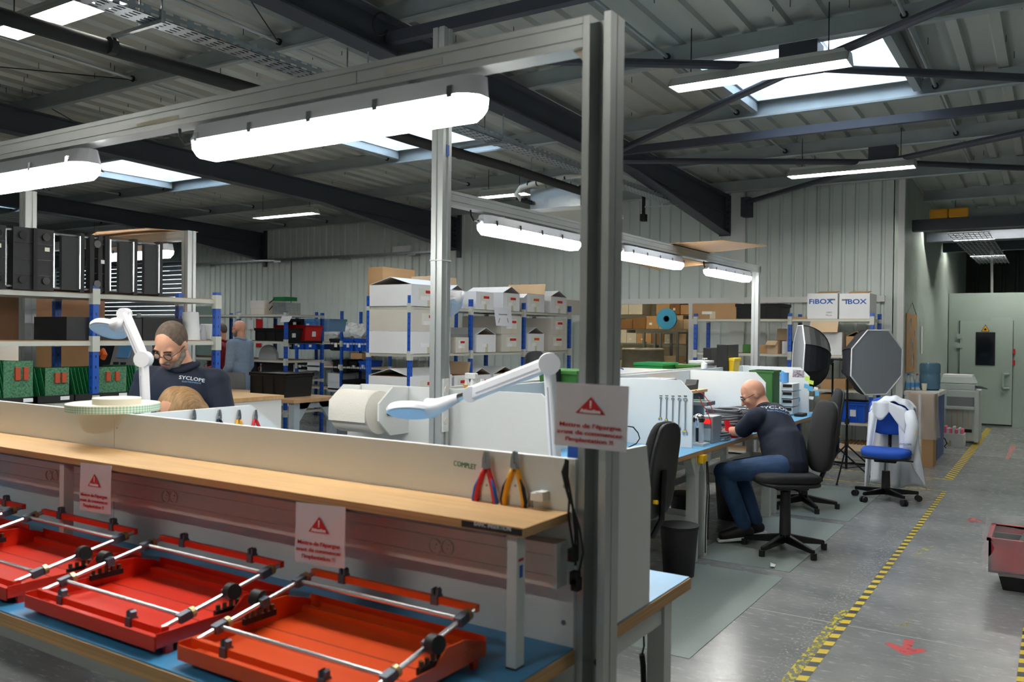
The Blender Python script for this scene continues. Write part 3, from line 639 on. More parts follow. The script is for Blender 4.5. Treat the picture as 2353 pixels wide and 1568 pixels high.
# trunking with sockets
TK = thing('socket_trunking', 'pale plastic socket trunking running under the plywood shelf', 'trunking', (-3, 1.92, .93))
part('body', MB().prism([(1.938,.933),(1.885,.933),(1.885,.962),(1.888,.963),(1.885,.964),(1.885,1.013),(1.888,1.014),(1.885,1.015),(1.885,1.045),(1.938,1.045)], 'x', -5.3, -1.075), 'white_pvc', TK)
part('end_cap', MB().box(-1.075, -1.066, 1.883, 1.938, .931, 1.047), 'white', TK)
for px, py in ((113,1093),(127,1093),(381,1142),(399,1143),(1000,1256),(1028,1258)):
    c = at(px, py, y=1.884)
    so = part('socket', MB().lathe([(.0225,0),(.0225,.004),(.019,.005),(.0175,-.006),(0,-.006)], c, 20, Matrix.Rotation(pi/2, 4, 'X')), 'white_pvc', TK, smooth='auto')
    part('pin', MB().cyl((c.x+.004, 1.884, c.z+.006), (c.x+.004, 1.892, c.z+.006), .003, n=6).cyl((c.x, 1.884, c.z-.005), (c.x, 1.8895, c.z-.005), .002, n=6), 'black', so)
# ---------------------------------------------------------------- warning sheets
M('sheet_film', (226,224,230), .45, alpha=.9); M('sign_red', (186,24,38), .5)
def warning_sheet(p00, p10, p01, label, dpt):
    """p00 lower-left, p10 lower-right, p01 upper-left corners; printed attention notice."""
    p00, p10, p01 = Vector(p00), Vector(p10), Vector(p01); ux = p10-p00; uy = p01-p00; W_, H_ = ux.length, uy.length; ex = ux.normalized(); ey = uy.normalized(); n = ex.cross(ey)
    def P(u, v_, o=0): return p00+ux*u+uy*v_+n*o
    sheet_ = solo('warning_sheet', MB().grid(lambda u, v_: P(u, v_, .012*W_*math.sin(pi*u)*(1-v_)-.03*(1-v_)**3*H_*.3), 9, 9), 'sheet_film', label, 'sign', 'printed attention notices')
    sheet_.modifiers.new('th', 'SOLIDIFY').thickness = .0008
    tr = [P(.30,.54,.004), P(.71,.54,.004), P(.505,.80,.004)]
    part('warning_triangle', MB().add(tr+[q+n*.0006 for q in tr], [(0,1,2),(5,4,3),(0,3,4,1),(1,4,5,2),(2,5,3,0)]), 'sign_red', sheet_)
    part('exclamation_bar', MB().bar(P(.505,.655,.0049), P(.505,.745,.0049), W_*.022, .0006, up=n), 'paper', sheet_)
    part('exclamation_dot', MB().bar(P(.505,.628,.0049), P(.505,.645,.0049), W_*.022, .0006, up=n), 'paper', sheet_)
    text('print', 'Attention', H_*.068, 'paper', sheet_, P(.505,.578,.0052), ex, ey, bold=.0006*W_/.12, sx=.85*W_/H_/.82)
    for k, s in enumerate(('Mettre de l\u2019\u00e9pargne', 'avant de commencer', 'l\u2019implantation !!')):
        text('print', s, H_*.092, 'sign_red', sheet_, P(.5, .345-.112*k, .0045), ex, ey, bold=.0002, sx=.95*W_/H_/.82)
    return sheet_
def sheet_px(tl, bl, br, y, label): return warning_sheet(at(*bl, y=y), at(*br, y=y), at(*tl, y=y), label, y)
sheet_px((185,1064),(182,1172),(253,1183), 1.704, 'attention notice hanging from the shelf near the left leg')
sheet_px((680,1154),(677,1290),(791,1308), 1.704, 'attention notice hanging from the middle of the plywood shelf')
sheet_px((1279,878),(1273,1022),(1439,1040), 1.90, 'attention notice taped across the tall near post')
# ---------------------------------------------------------------- pliers
def pliers(loc, ca, cb_, label, open_=.16, scale=1., normal='-y'):
    """Combination pliers hanging jaws up in a plane facing -y."""
    t = thing('pliers', label, 'pliers', loc, 'pliers hung on the partition')
    R_ = lambda a: Matrix.Rotation(a, 3, 'Y')
    for s in (-1, 1):
        mb = MB(); mt_ = R_(s*-open_*.35)
        pts = [(s*.004,0,.0),(s*.012,-.004,-.02),(s*.026,-.006,-.055),(s*.034,-.006,-.095),(s*.030,-.006,-.125)]
        mb.tube([Vector(p)*scale+Vector(loc) for p in pts], [.007*scale,.0085*scale,.0095*scale,.0095*scale,.007*scale], n=10)
        h = part('handle', mb, ca, t, smooth=True)
        pts = [(s*.020,-.009,-.03),(s*.033,-.010,-.06),(s*.041,-.009,-.098),(s*.037,-.008,-.12)]
        part('grip_inlay', MB().tube([Vector(p)*scale+Vector(loc) for p in pts], [.003*scale,.0062*scale,.0062*scale,.004*scale], n=8), cb_, h, smooth=True)
        jw = [(s*-.002,0,-.006),(s*.013,0,-.002),(s*.012,0,.022),(s*.006,0,.045),(s*.0015,0,.047),(s*.001,0,.012)]
        mb = MB(); v = [Vector((p[0],-.009,p[2]))*scale+Vector(loc) for p in jw]+[Vector((p[0],.001,p[2]))*scale+Vector(loc) for p in jw]; k = len(jw)
        mb.add(v, [tuple(range(k)), tuple(range(k, 2*k))[::-1]]+[(i, k+i, k+(i+1) % k, (i+1) % k) for i in range(k)])
        part('jaw', mb, 'steel', t)
    part('pivot', MB().cyl(Vector(loc)+Vector((0,-.012,.003))*scale, Vector(loc)+Vector((0,.001,.003))*scale, .008*scale, n=12), 'steel', t)
    return t
def hook_plate(c, label):
    x, y, z = c; t = thing('pliers_holder', label, 'holder', c, 'white pliers holders')
    part('plate', MB().prism([(x-.03,z-.075),(x+.03,z-.075),(x+.002,z-.005),(x-.002,z-.005)], 'y', y-.014, y+.004), 'white', t)
    part('block', MB().box(x-.03, x+.03, y-.010, y+.004, z-.125, z-.076), 'white', t); part('screw', MB().cyl((x,y-.016,z-.05),(x,y-.013,z-.05), .0035, n=8), 'steel', t)
for px, ca, cb_, lb in ((1117, 'red', 'blue_steel', 'red and blue handled pliers hanging on the white partition'), (1183, 'amber', 'navy', 'orange and navy handled pliers hanging on the white partition')):
    c = at(px, 1074, y=1.918); pliers((c.x, 1.922, c.z), ca, cb_, lb, scale=.92)
    hook_plate((c.x, 1.936, c.z), 'white triangular holder behind the %s pliers' % ('red and blue' if px < 1150 else 'orange and navy'))
part('loop', MB().tube([(c.x+.035,1.918,c.z-.10),(c.x+.048,1.925,c.z-.06),(c.x+.055,1.925,c.z-.12),(c.x+.048,1.92,c.z-.14),(c.x+.036,1.918,c.z-.118)], .0012, n=5), 'black', bpy.data.objects['pliers.001'])
a = at(1225,1130,y=1.92); solo('cable_clip_block', MB().box(a.x, a.x+.038, 1.905, 1.938, a.z-.022, a.z+.0).box(a.x+.015, a.x+.038, 1.905, 1.938, a.z, a.z+.004), 'white', 'small white plastic block on the partition beside the pliers', 'holder', bevel=.002)
# black leads by the post
cbn = thing('cable_bunch', 'bunch of thin black cables hanging beside the near post', 'cable', (-1.07, 1.92, .9))
for pl in ([(1302,1056),(1292,1085),(1300,1120),(1308,1150),(1306,1185),(1312,1225),(1318,1262)], [(1303,1057),(1300,1090),(1310,1130),(1318,1175),(1326,1210),(1328,1250),(1322,1300)], [(1300,1055),(1296,1090),(1304,1130),(1318,1172),(1332,1215),(1340,1270),(1334,1300),(1326,1330)], [(1305,1058),(1304,1095),(1312,1140),(1317,1178),(1322,1225),(1322,1290)]):
    part('lead', MB().tube([at(*q, y=1.915) for q in pl], .003, n=6), 'rubber', cbn)
for q in ((1317,1275),(1321,1328),(1324,1342)): c = at(*q, y=1.91); part('plug', MB().box(c.x-.012, c.x+.01, 1.90, 1.925, c.z-.018, c.z+.016), 'black', cbn, bevel=.003)
c = at(1306,1036, y=1.96); solo('blue_box', MB().box(c.x-.016, c.x+.016, 1.985, 2.02, PT-.05, PT+.028), 'blue_steel', 'small blue box poking up beside the near post', 'box')
# ---------------------------------------------------------------- red wave-solder frames on the bench
def red_frame(cx, cy, w_, d_, label, paint, tilt=.0):
    """Shallow red sheet tray with an aluminium rod frame, clamps and black knobs standing over it."""
    t = thing('insertion_frame', label, 'frame', (cx, cy, BZ), 'red insertion frames on the near bench'); x0, x1, y0, y1 = cx-w_/2, cx+w_/2, cy-d_/2, cy+d_/2; z = BZ+.022
    part('tray', MB().box(x0, x1, y0, y1, z, z+.003), paint, t)
    for b_ in ((x0-.003,x0,y0,y1),(x1,x1+.003,y0,y1)): part('side_wall', MB().hexa([(b_[0],b_[2],z),(b_[1],b_[2],z),(b_[1],b_[3],z),(b_[0],b_[3],z),(b_[0],b_[2],z+.036),(b_[1],b_[2],z+.036),(b_[1],b_[3],z+.032),(b_[0],b_[3],z+.032)]), paint, t)
    part('front_wall', MB().box(x0, x1, y0-.003, y0, z-.006, z+.030), paint, t)
    part('back_rail', MB().box(x0, x1, y1-.035, y1-.02, z+.003, z+.020), paint, t); part('back_wall', MB().box(x0, x1, y1, y1+.003, z, z+.045), paint, t)
    part('groove', MB().box(x0+.01, x1-.01, cy+.04, cy+.044, z+.003, z+.0036), M('red_shadow', (120,24,14), .5), t); part('groove', MB().box(x0+.01, x1-.01, cy-.03, cy-.026, z+.003, z+.0036), 'red_shadow', t)
    for s in (-1, 1):   # curved upstands at the back corners
        xx = x0 if s < 0 else x1
        part('corner_fin', MB().prism([(y1-.20,z+.03),(y1-.16,z+.065),(y1-.09,z+.062),(y1-.02,z+.04),(y1,z+.03),(y1,z),(y1-.2,z)], 'x', xx-.002, xx+.002), paint, t)
        xq = (xx-.012, xx) if s > 0 else (xx, xx+.012)
        for yq in (y0+.03, y1-.05): part('foot', MB().box(*xq, yq, yq+.02, BZ, z), paint, t)
    for s in (-1, 1):   # black bristle blocks
        xx = x0+.012 if s < 0 else x1-.012; bb = part('clamp_block', MB().box(xx-.006, xx+.006, cy-.03, cy+.075, z+.026, z+.042), 'black', t)
        for k in range(5): part('clamp_nut', MB().cyl((xx, cy-.02+k*.021, z+.042), (xx, cy-.02+k*.021, z+.056), .006, n=8), M('bronze_dark', (84,72,58), .5, .4), bb)
    # rods tilted: front ends low, back ends high
    zf, zk = z+.036, z+.110; ya, yb = y0+.035, y1-.012
    for s in (-1, 1):
        xx = cx+s*(w_/2-.025); F_ = Vector((xx, ya, zf)); K_ = Vector((xx, yb, zk)); D_ = K_-F_
        part('long_rod', MB().cyl(F_, K_, .0065, n=10), 'alu_bright', t, smooth='auto')
        for q in (.17, .86):
            c = F_+D_*q; jn = part('rod_joint', MB().bar(c-D_*.045, c+D_*.045, .022, .022), M('joint_grey', (88,96,108), .4, .4), t)
            part('brass_nut', MB().cyl(c+D_*.045, c+D_*.075, .015, n=12), M('brass', (178,156,110), .35, .6), jn)
        c = F_+D_*.53; kn = part('knob_mount', MB().bar(c-D_*.03, c+D_*.03, .026, .024), 'joint_grey', t)
        part('knob', MB().cyl(c+Vector((s*.008,0,.006)), c+Vector((s*.034,-.006,.01)), .023, .021, n=18), 'black', kn, smooth='auto')
        part('rod_end_block', MB().box(xx-.012, xx+.012, ya-.01, ya+.012, z+.02, zf+.006), paint, t)
    xa, xb = cx-(w_/2-.025), cx+(w_/2-.025)
    for q in (.17, .86):
        y_ = ya+(yb-ya)*q; z_ = zf+(zk-zf)*q; part('cross_rod', MB().cyl((xa, y_, z_), (xb, y_, z_), .0065, n=10), 'alu_bright', t, smooth='auto')
    for y_, z_, nm in ((yb+.004, zk+.002, 'back_bar'), (ya-.004, zf-.004, 'front_bar')):
        bar_ = part(nm, MB().box(xa-.008, xb+.008, y_-.007, y_+.007, z_-.009, z_+.009), paint, t)
        for q in (.2, .78):
            x = xa+(xb-xa)*q
            part('spring_clip', MB().box(x-.011, x+.011, y_-.012, y_+.012, z_-.012, z_+.012).prism([(x-.011,z_+.012),(x-.003,z_+.012),(x-.005,z_+.03),(x-.011,z_+.026)], 'y', y_-.008, y_+.008).prism([(x+.003,z_+.012),(x+.011,z_+.012),(x+.011,z_+.026),(x+.005,z_+.03)], 'y', y_-.008, y_+.008), 'joint_grey', bar_)
    return t
RF = [((-1.475, 1.51), 'orange_paint', 'orange red rod frame nearest the right bench end'), ((-2.165, 1.51), 'red_paint', 'bright red rod frame in the middle of the near bench'), ((-2.865, 1.51), 'red_paint', 'red rod frame third from the right end of the bench'), ((-3.565, 1.51), 'red_paint', 'red rod frame cut off at the left picture edge')]
for (x, y), p_, lb in RF: red_frame(x, y, .60, .43, lb, p_)
# ---------------------------------------------------------------- end panels and divider on the back side of the near bench
solo('end_panel', MB().prism([(2.045,BZ),(2.40,BZ),(2.40,1.115),(2.365,1.25),(2.045,1.257)], 'x', -1.05, -1.035), 'white_panel', 'white end panel behind the near post, facing the aisle', 'partition')
dv = solo('divider_panel', MB().prism([(1.96,BZ),(2.66,BZ),(2.66,1.14),(2.50,1.257),(1.96,1.257)], 'x', -2.955, -2.94), 'white_panel', 'white divider behind the near bench with small pliers', 'partition')
for i, (px, ca, cb_, nm) in enumerate(((442,'steel','steel','plain steel side cutters'), (501,'navy','blue_steel','dark slim nose pliers'), (546,'amber','navy','orange and navy small pliers'), (584,'red','blue_steel','red and blue small pliers'))):
    c = at(px, 962, x=-2.93); t_ = pliers((0,0,0), ca, cb_, nm+' hanging on the white divider', scale=.8); t_.location = (-2.925, c.y, c.z); t_.rotation_euler = (0, 0, pi/2)
# tape reels
rl = at(308,938, z=PT+.004)
t = thing('tape_reel', 'wide flat roll of green checked tape lying on the partition', 'tape roll', (rl.x, 1.99, PT), 'tape rolls on the partition')
mt, nt, b = G('checker_tape'); b.inputs['Roughness'].default_value = .6
tc = node(nt, 'ShaderNodeTexCoord'); sp = node(nt, 'ShaderNodeSeparateXYZ'); nt.links.new(tc.outputs['Object'], sp.inputs[0]); an = mth(nt, 'ARCTAN2', sp.outputs[1], sp.outputs[0])
u = mth(nt, 'MULTIPLY', an, 22.); v = mth(nt, 'MULTIPLY', sp.outputs[2], 170.)
ck = mth(nt, 'LESS_THAN', mth(nt, 'MULTIPLY', mth(nt, 'SINE', mth(nt, 'MULTIPLY', mth(nt, 'ADD', u, v), 2.)), mth(nt, 'SINE', mth(nt, 'MULTIPLY', mth(nt, 'SUBTRACT', u, v), 2.))), 0.)
mx = node(nt, 'ShaderNodeMixRGB'); nt.links.new(ck, mx.inputs[0]); mx.inputs[1].default_value = (*lin((232,238,222)), 1); mx.inputs[2].default_value = (*lin((150,200,168)), 1); nt.links.new(mx.outputs[0], b.inputs['Base Color'])
R1 = .172
part('tape_edge', MB().lathe([(R1-.002,.0),(R1,.001),(R1,.029),(R1-.002,.03)], (rl.x,1.99,PT), 64), 'checker_tape', t, o=(rl.x,1.99,PT))
part('roll_face', MB().lathe([(.04,.003),(R1-.001,.003),(R1-.001,.0305),(.04,.0305)], (rl.x,1.99,PT), 64), 'cream', t, smooth='auto')
t = thing('tape_reel', 'smaller cream tape roll on top of the checked roll', 'tape roll', (rl.x+.055, 1.97, PT+.031), 'tape rolls on the partition')
part('roll', MB().lathe([(.028,.0),(.088,.0),(.088,.024),(.028,.024)], (rl.x+.055,1.97,PT+.031), 48), 'cream', t, smooth='auto'); part('core', MB().lathe([(.0275,.002),(.0275,.022),(.033,.0245),(.033,.0005)], (rl.x+.055,1.97,PT+.031), 32), M('core_brown', (176,150,120), .7), t)
# magnifier lamps
M('lamp_shell', (238,238,242), .35, coat=.2)
def magnifier(base, elbow, tip, headc, headdir, label, R_=.10, flat=1., facing=None):
    t = thing('magnifier_lamp', label, 'magnifier lamp', base, 'white magnifier lamps'); base, elbow, tip, headc = map(Vector, (base, elbow, tip, headc))
    part('clamp_post', MB().cyl(base, base+Vector((0,0,.06)), .02, n=12), 'lamp_shell', t)
    b0 = base+Vector((0,0,.05))
    def arm(a, c, w1, w2, nm):
        q = part(nm, MB().bar(a, c, w1, w2), 'lamp_shell', t, bevel=.008); d = (c-a).normalized(); part('arm_slot', MB().bar(a+(c-a)*.1+Vector((0,0,-.006)), a+(c-a)*.9+Vector((0,0,-.006)), w1+.001, .005), M('slot_grey', (170,170,180), .5), q); return q
    arm(b0, elbow, .036, .03, 'lower_arm'); arm(elbow, tip, .034, .046, 'upper_arm')
    sd = Vector((CR.x, CR.y, 0)).cross(Vector((0,0,1))).normalized()
    part('elbow_joint', MB().cyl(elbow-sd*.024, elbow+sd*.024, .034, n=20), 'lamp_shell', t, smooth='auto'); part('wrist_joint', MB().cyl(tip-sd*.022, tip+sd*.022, .026, n=20), 'lamp_shell', t, smooth='auto')
    part('swivel', MB().cyl(tip, tip+(headc-tip).normalized()*.05, .012, n=10), 'chrome', t)
    n = Vector(facing).normalized() if facing else Vector((0,0,-1)); hd = Vector(headdir); hd = (hd-n*hd.dot(n)).normalized(); sx = n.cross(hd)
    mt_ = Matrix((sx, hd, n)).transposed().to_4x4()
    def ring(r0, r1, zz):
        mb = MB(); mb.lathe([(r1*.62,-.012),(r1*.9,-.016),(r1,-.004),(r1*.98,.008),(r1*.66,.012),(r1*.62,.004)], (0,0,0), 36); mb.v = [(p[0]*.9, p[1]*1.12, p[2]) for p in mb.v]; return mb
    hb = part('head_shell', ring(0, R_, 0).xf(Matrix.Translation(headc) @ mt_), 'lamp_shell', t, smooth='auto')
    part('neck', MB().tube([headc-hd*R_*.9-n*.003, headc-hd*R_*1.35-n*.010, tip+(headc-tip).normalized()*.05], [.036,.026,.015], n=12), 'lamp_shell', t, smooth=True)
    part('lens', MB().lathe([(0,-.004),(R_*.62,-.002),(R_*.62,.003),(0,.006)], (0,0,0), 32).xf(Matrix.Translation(headc) @ mt_ @ Matrix.Diagonal((.9,1.12,1,1))), M('lens', (150,190,172), .05, alpha=.6), hb)
    part('led_ring', MB().lathe([(R_*.66,.0135),(R_*.90,.0105),(R_*.90,.0115),(R_*.66,.0145)], (0,0,0), 32).xf(Matrix.Translation(headc) @ mt_ @ Matrix.Diagonal((.9,1.12,1,1))), M('led_ring', (206,220,236), .3), hb)
    return t
yl = 2.30
e = at(1262,836, y=yl); tp = at(1082,906, y=yl-.02); hc = at(945,945, y=yl-.05); bs = at(1297,945, y=yl)
magnifier((bs.x, bs.y, BZ), e, tp, hc, hc-tp, 'white magnifier lamp arched over the desk beside the near post', .082, facing=(.15,-.35,-1))
yl = 2.22
bs = at(346,915, y=yl); e = at(330,826, y=yl); tp = at(286,722, y=yl); hc = at(250,757, y=yl+.0)
magnifier((bs.x, bs.y, BZ), e, tp, hc, (hc-tp), 'white magnifier lamp standing in front of the bearded man', .088, facing=(.12,-.5,-1))
hc = at(1030,708, x=-3.0); magnifier((-3.0, hc.y, 1.257), (-3.06, hc.y+.04, 1.55), (-3.04, hc.y+.03, hc.z+.13), hc, (0,-.3,-1), 'magnifier lamp head peeping out behind the tall middle post', .085, facing=(.55,-.3,-.75))
# ---------------------------------------------------------------- right-hand desk row
DZ = .777
DY = [3.97, 5.80, 7.60, 9.42]
def desk(x0, x1, y0, y1, label, near):
    t = thing('desk', label, 'desk', ((x0+x1)/2, (y0+y1)/2, 0), 'grey legged desks of the aisle row')
    part('tabletop', MB().box(x0, x1, y0+.003, y1-.003, DZ-.033, DZ-.003), 'ply_edge', t); part('antistatic_mat', MB().box(x0, x1, y0+.004, y1-.004, DZ-.003, DZ), 'esd_blue', t)
    fx, bx = (x1-.05, x0+.05) if near else (x0+.05, x1-.05); s = 1 if near else -1
    for y in (y0+.09, y1-.09):
        lg = part('leg', MB().box(fx-.035, fx+.035, y-.03, y+.03, 0, DZ-.033), 'steel_white', t)
        part('gusset', MB().prism([(y-.03,DZ-.033),(y-.11,DZ-.033),(y-.11,DZ-.06),(y-.03,DZ-.17)], 'x', fx-.03, fx+.03), 'steel_white', lg); part('gusset', MB().prism([(y+.03,DZ-.033),(y+.11,DZ-.033),(y+.11,DZ-.06),(y+.03,DZ-.17)], 'x', fx-.03, fx+.03), 'steel_white', lg)
        part('leg', MB().box(bx-.035, bx+.035, y-.03, y+.03, 0, DZ-.033), 'steel_white', t)
        part('foot_rail', MB().box(min(fx,bx), max(fx,bx), y-.015, y+.015, .25, .31), 'steel_white', t); part('top_rail', MB().box(min(fx,bx), max(fx,bx), y-.015, y+.015, DZ-.11, DZ-.033), 'steel_white', t)
    part('stretcher', MB().box(bx-.015, bx+.015, y0+.09, y1-.09, .25, .31), 'steel_white', t)
    return t
desk(-2.905, -2.10, DY[0], DY[1], 'aisle desk nearest the viewer with the free black chair', True)
desk(-2.905, -2.10, DY[1], DY[2], 'aisle desk where the bald man works', True)
desk(-2.905, -2.10, DY[2], DY[3], 'farthest aisle desk with keyboard and white drawers', True)
for k in range(3): desk(-3.90, -3.095, DY[k], DY[k+1], ('first', 'second', 'third')[k]+' desk on the far side of the aisle row partitions', False)
for k in range(3):
    solo('back_panel', MB().box(-2.925, -2.907, DY[k]+.003, DY[k+1]-.003, DZ-.2, PT), 'white_panel', ('first', 'second', 'third')[k]+' lengthwise white partition along the aisle desks', 'partition', 'aisle desk partitions')
    solo('back_panel', MB().box(-3.093, -3.075, DY[k]+.003, DY[k+1]-.003, DZ-.2, PT), 'white_panel', ('first', 'second', 'third')[k]+' lengthwise white partition facing the far side desks', 'partition', 'aisle desk partitions')
def divider(y, side, label):
    if side > 0: pl = [(-2.905,DZ),(-2.20,DZ),(-2.20,1.165),(-2.295,PT),(-2.905,PT)]
    else: pl = [(-3.095,DZ),(-3.80,DZ),(-3.80,1.165),(-3.705,PT),(-3.095,PT)]
    return solo('divider_panel', MB().prism(pl, 'y', y-.009, y+.009), 'white_panel', label, 'partition', 'dividers between the aisle desks')
D1 = divider(5.83, 1, 'white desk divider with five hanging wrenches'); D2 = divider(7.63, 1, 'white desk divider just behind the bald man'); D3 = divider(9.20, 1, 'white desk divider covered with paper notes')
for k, y in enumerate((5.83, 7.63, 9.2)): divider(y, -1, ('near', 'middle', 'far')[k]+' white divider on the far side of the desk row')
EP = solo('end_panel', MB().prism([(-3.75,.35),(-2.245,.35),(-2.245,1.165),(-2.345,PT),(-3.64,PT),(-3.75,1.165)], 'y', 3.945, 3.963), 'white_panel', 'wide white end panel behind the paper roll', 'partition')
# paper roll holder on that end panel
rh = thing('paper_roll_holder', 'white wall holder with a big roll of wiping paper', 'paper roll', (-3.45, 3.8, 1.1)); yc = 3.78; zc = at(840,945, y=yc).z
xa = at(797,945, y=yc).x; xb = at(880,945, y=yc).x
for x in (xa-.05, xb+.045):
    part('side_plate', MB().prism([(3.945,zc+.14),(yc+.02,zc+.15),(yc-.10,zc+.06),(yc-.10,zc-.04),(yc-.0,zc-.13),(3.945,zc-.13)], 'x', x, x+.014), 'white_panel', rh)
ro = part('roll', MB().lathe([(.03,0),(.125,0),(.125,xb-xa),(.03,xb-xa)], (xa,yc-.02,zc), 48, Matrix.Rotation(pi/2, 4, 'Y')), M('tissue', (232,228,218), .9, bump=.2, bscale=90.), rh, smooth='auto')
part('hanging_sheet', MB().grid(lambda u, v: (xa-.004+u*(xb-xa), yc-.02-.128*math.sin(min(1,v*1.25)*pi/2)-.002, zc+.128*math.cos(min(1,v*1.25)*pi/2)-max(0,v-.8)*.25), 2, 14), 'tissue', rh, smooth=True)
part('axle', MB().cyl((xa-.06,yc-.02,zc),(xb+.075,yc-.02,zc), .014, n=12), 'black', rh)
# wrenches on the first divider
tops = [(1518.5,915),(1532,915.5),(1546,917),(1561,918),(1574.5,919)]; bots = [(1517,962),(1531,966),(1545,973),(1559,984),(1574,994)]
for i, (a, c) in enumerate(zip(tops, bots)):
    yw = 5.818; A = at(*a, y=yw); C = at(*c, y=yw); L = (A-C).length; k = L/.20
    t = thing('wrench', ('shortest steel combination wrench, nearest the post', 'second combination wrench of the hanging row', 'middle combination wrench of the hanging row', 'fourth combination wrench of the hanging row', 'longest combination wrench at the right of the row')[i]+' on the divider', 'wrench', A, 'wrenches on the desk divider')
    part('ring_end', MB().lathe([(.007*k,-.004),(.013*k,-.004),(.013*k,.004),(.007*k,.004),(.007*k,-.004)], A, 16, Matrix.Rotation(pi/2, 4, 'X')), 'steel', t, smooth='auto')
    part('shaft', MB().bar(A+Vector((0,0,-.012*k)), C+Vector((0,0,.012*k)), .011*k, .006), 'steel', t)
    part('open_end', MB().prism([(C.x-.006*k,C.z+.016*k),(C.x+.006*k,C.z+.016*k),(C.x+.018*k,C.z),(C.x+.016*k,C.z-.018*k),(C.x+.008*k,C.z-.014*k),(C.x+.008*k,C.z-.002*k),(C.x-.006*k,C.z-.002*k),(C.x-.008*k,C.z-.014*k),(C.x-.016*k,C.z-.016*k),(C.x-.018*k,C.z)], 'y', yw-.004, yw+.004), 'steel', t)
    part('yellow_mark', MB().box(C.x-.009*k, C.x+.009*k, yw-.006, yw+.001, C.z+.002*k, C.z+.012*k), 'yellow', t)
    part('size_label', MB().box(A.x-.012, A.x+.012, 5.8195, 5.8212, A.z+.019*k, A.z+.025*k), 'black', t)
# notes on the far divider
def flat(parent, name, pts, y, mat):
    q = [at(*p, y=y) for p in pts]; n = len(q); return part(name, MB().add([tuple(p) for p in q]+[(p.x, p.y+.0008, p.z) for p in q], [tuple(range(n))[::-1], tuple(range(n, 2*n))]+[(i, (i+1) % n, n+(i+1) % n, n+i) for i in range(n)]), mat, parent)
M('note_blue', (98,178,222), .7); M('note_green', (198,226,88), .7); M('note_white', (238,238,230), .7)
def note(name, pts, mat, label): 
    o = flat(None, name, pts, 9.188, mat); tag(o, label, 'paper note', 'notes on the far divider'); return o
def drop(cx, cy, r_, dx, dy):
    return [(cx+r_*math.cos(a), cy+r_*math.sin(a)*1.1) for a in [math.radians(q) for q in (150,180,215,250,290,330,0,30,55)]]+[(cx+dx, cy+dy)]
note('heart_note', drop(1797,861,8,7,15), 'note_blue', 'upper blue heart shaped paper note'); note('heart_note', drop(1831,918,8,6,14), 'note_blue', 'lower blue heart shaped paper note')
ph = note('photo_print', [(1822,850),(1848,852),(1848,868),(1821,867)], M('photo', (150,140,150), .4, var=.9, scale=60.), 'small group photo pinned on the divider')
note('sticky_note', [(1850,864),(1861,867),(1860,876),(1849,873)], 'note_green', 'upper green sticky note'); note('sticky_note', [(1859,873),(1870,876),(1869,885),(1858,882)], 'note_green', 'lower green sticky note')
note('sticky_note', [(1848,882),(1858,884),(1857,894),(1847,891)], 'note_blue', 'left blue sticky note under the green ones'); note('sticky_note', [(1857,887),(1868,889),(1867,900),(1856,898)], 'note_blue', 'right blue sticky note under the green ones')
note('sticky_note', [(1871,889),(1880,891),(1879,897),(1870,895)], 'note_white', 'pale sticky note near the divider edge'); note('sticky_note', [(1873,899),(1882,900),(1882,910),(1873,910)], 'note_blue', 'lowest blue sticky note at the divider edge'); note('sticky_note', [(1859,911),(1870,912),(1869,919),(1859,918)], 'note_white', 'white sticky note above the black chair')
note('star_note', [(1830+ (12 if i % 2 == 0 else 4.5)*math.sin(i*pi/5+.3), 897-(12 if i % 2 == 0 else 4.5)*math.cos(i*pi/5+.3)) for i in range(10)][::-1], 'note_blue', 'blue star cut from paper on the divider')
# raised shelf and instruments on the bald man's desk
rs = thing('riser_shelf', 'plywood riser shelf over the bald man desk', 'shelf', (-2.75, 6.8, DZ))
part('board', MB().box(-2.905, -2.62, 5.9, 7.3, 1.085, 1.108), 'plywood', rs)
for y in (5.95, 7.27): part('support', MB().box(-2.90, -2.64, y-.012, y+.012, DZ, 1.085), M('support_grey', (120,126,132), .5), rs)
def box_px(name, px0, px1, py0, py1, y, dep, mat, label, cat, z0=None, bevel=0, group=None):
    a = at(px0, py1, y=y); c = at(px1, py0, y=y); zb_ = a.z if z0 is None else z0
    return solo(name, MB().box(a.x, c.x, y, y+dep, zb_, c.z), mat, label, cat, group, bevel=bevel)
M('instrument', (150,156,162), .45); M('device_grey', (112,116,122), .5)
def instrument(cx, cy, z, w_, d_, h, label, face='x'):
    t = thing('bench_instrument', label, 'instrument', (cx, cy, z), 'instruments on the desk shelves')
    part('case', MB().box(cx-w_/2, cx+w_/2, cy-d_/2, cy+d_/2, z, z+h), 'instrument', t, bevel=.008); part('front', MB().box(cx+w_/2, cx+w_/2+.006, cy-d_/2+.008, cy+d_/2-.008, z+.008, z+h-.008), 'device_grey', t)
    part('screen', MB().box(cx+w_/2+.005, cx+w_/2+.008, cy-d_/2+.02, cy-d_/2+.02+d_*.5, z+h*.25, z+h*.85), M('screen_dark', (34,44,70), .2), t)
    for k in range(3): part('knob', MB().cyl((cx+w_/2+.005, cy+d_*.18+k*d_*.11, z+h*.5), (cx+w_/2+.02, cy+d_*.18+k*d_*.11, z+h*.5), .012, n=10), 'black', t)
instrument(-2.76, 6.15, 1.108, .24, .30, .13, 'oscilloscope on the riser shelf behind the wrench divider'); instrument(-2.77, 6.50, 1.108, .24, .28, .12, 'second instrument on the riser shelf behind the first'); instrument(-2.76, 6.3, DZ, .26, .34, .20, 'grey instrument under the riser shelf')
t = thing('camera_mount', 'black plastic tool rest on the riser shelf end', 'tool rest', (-2.72, 7.05, 1.108))
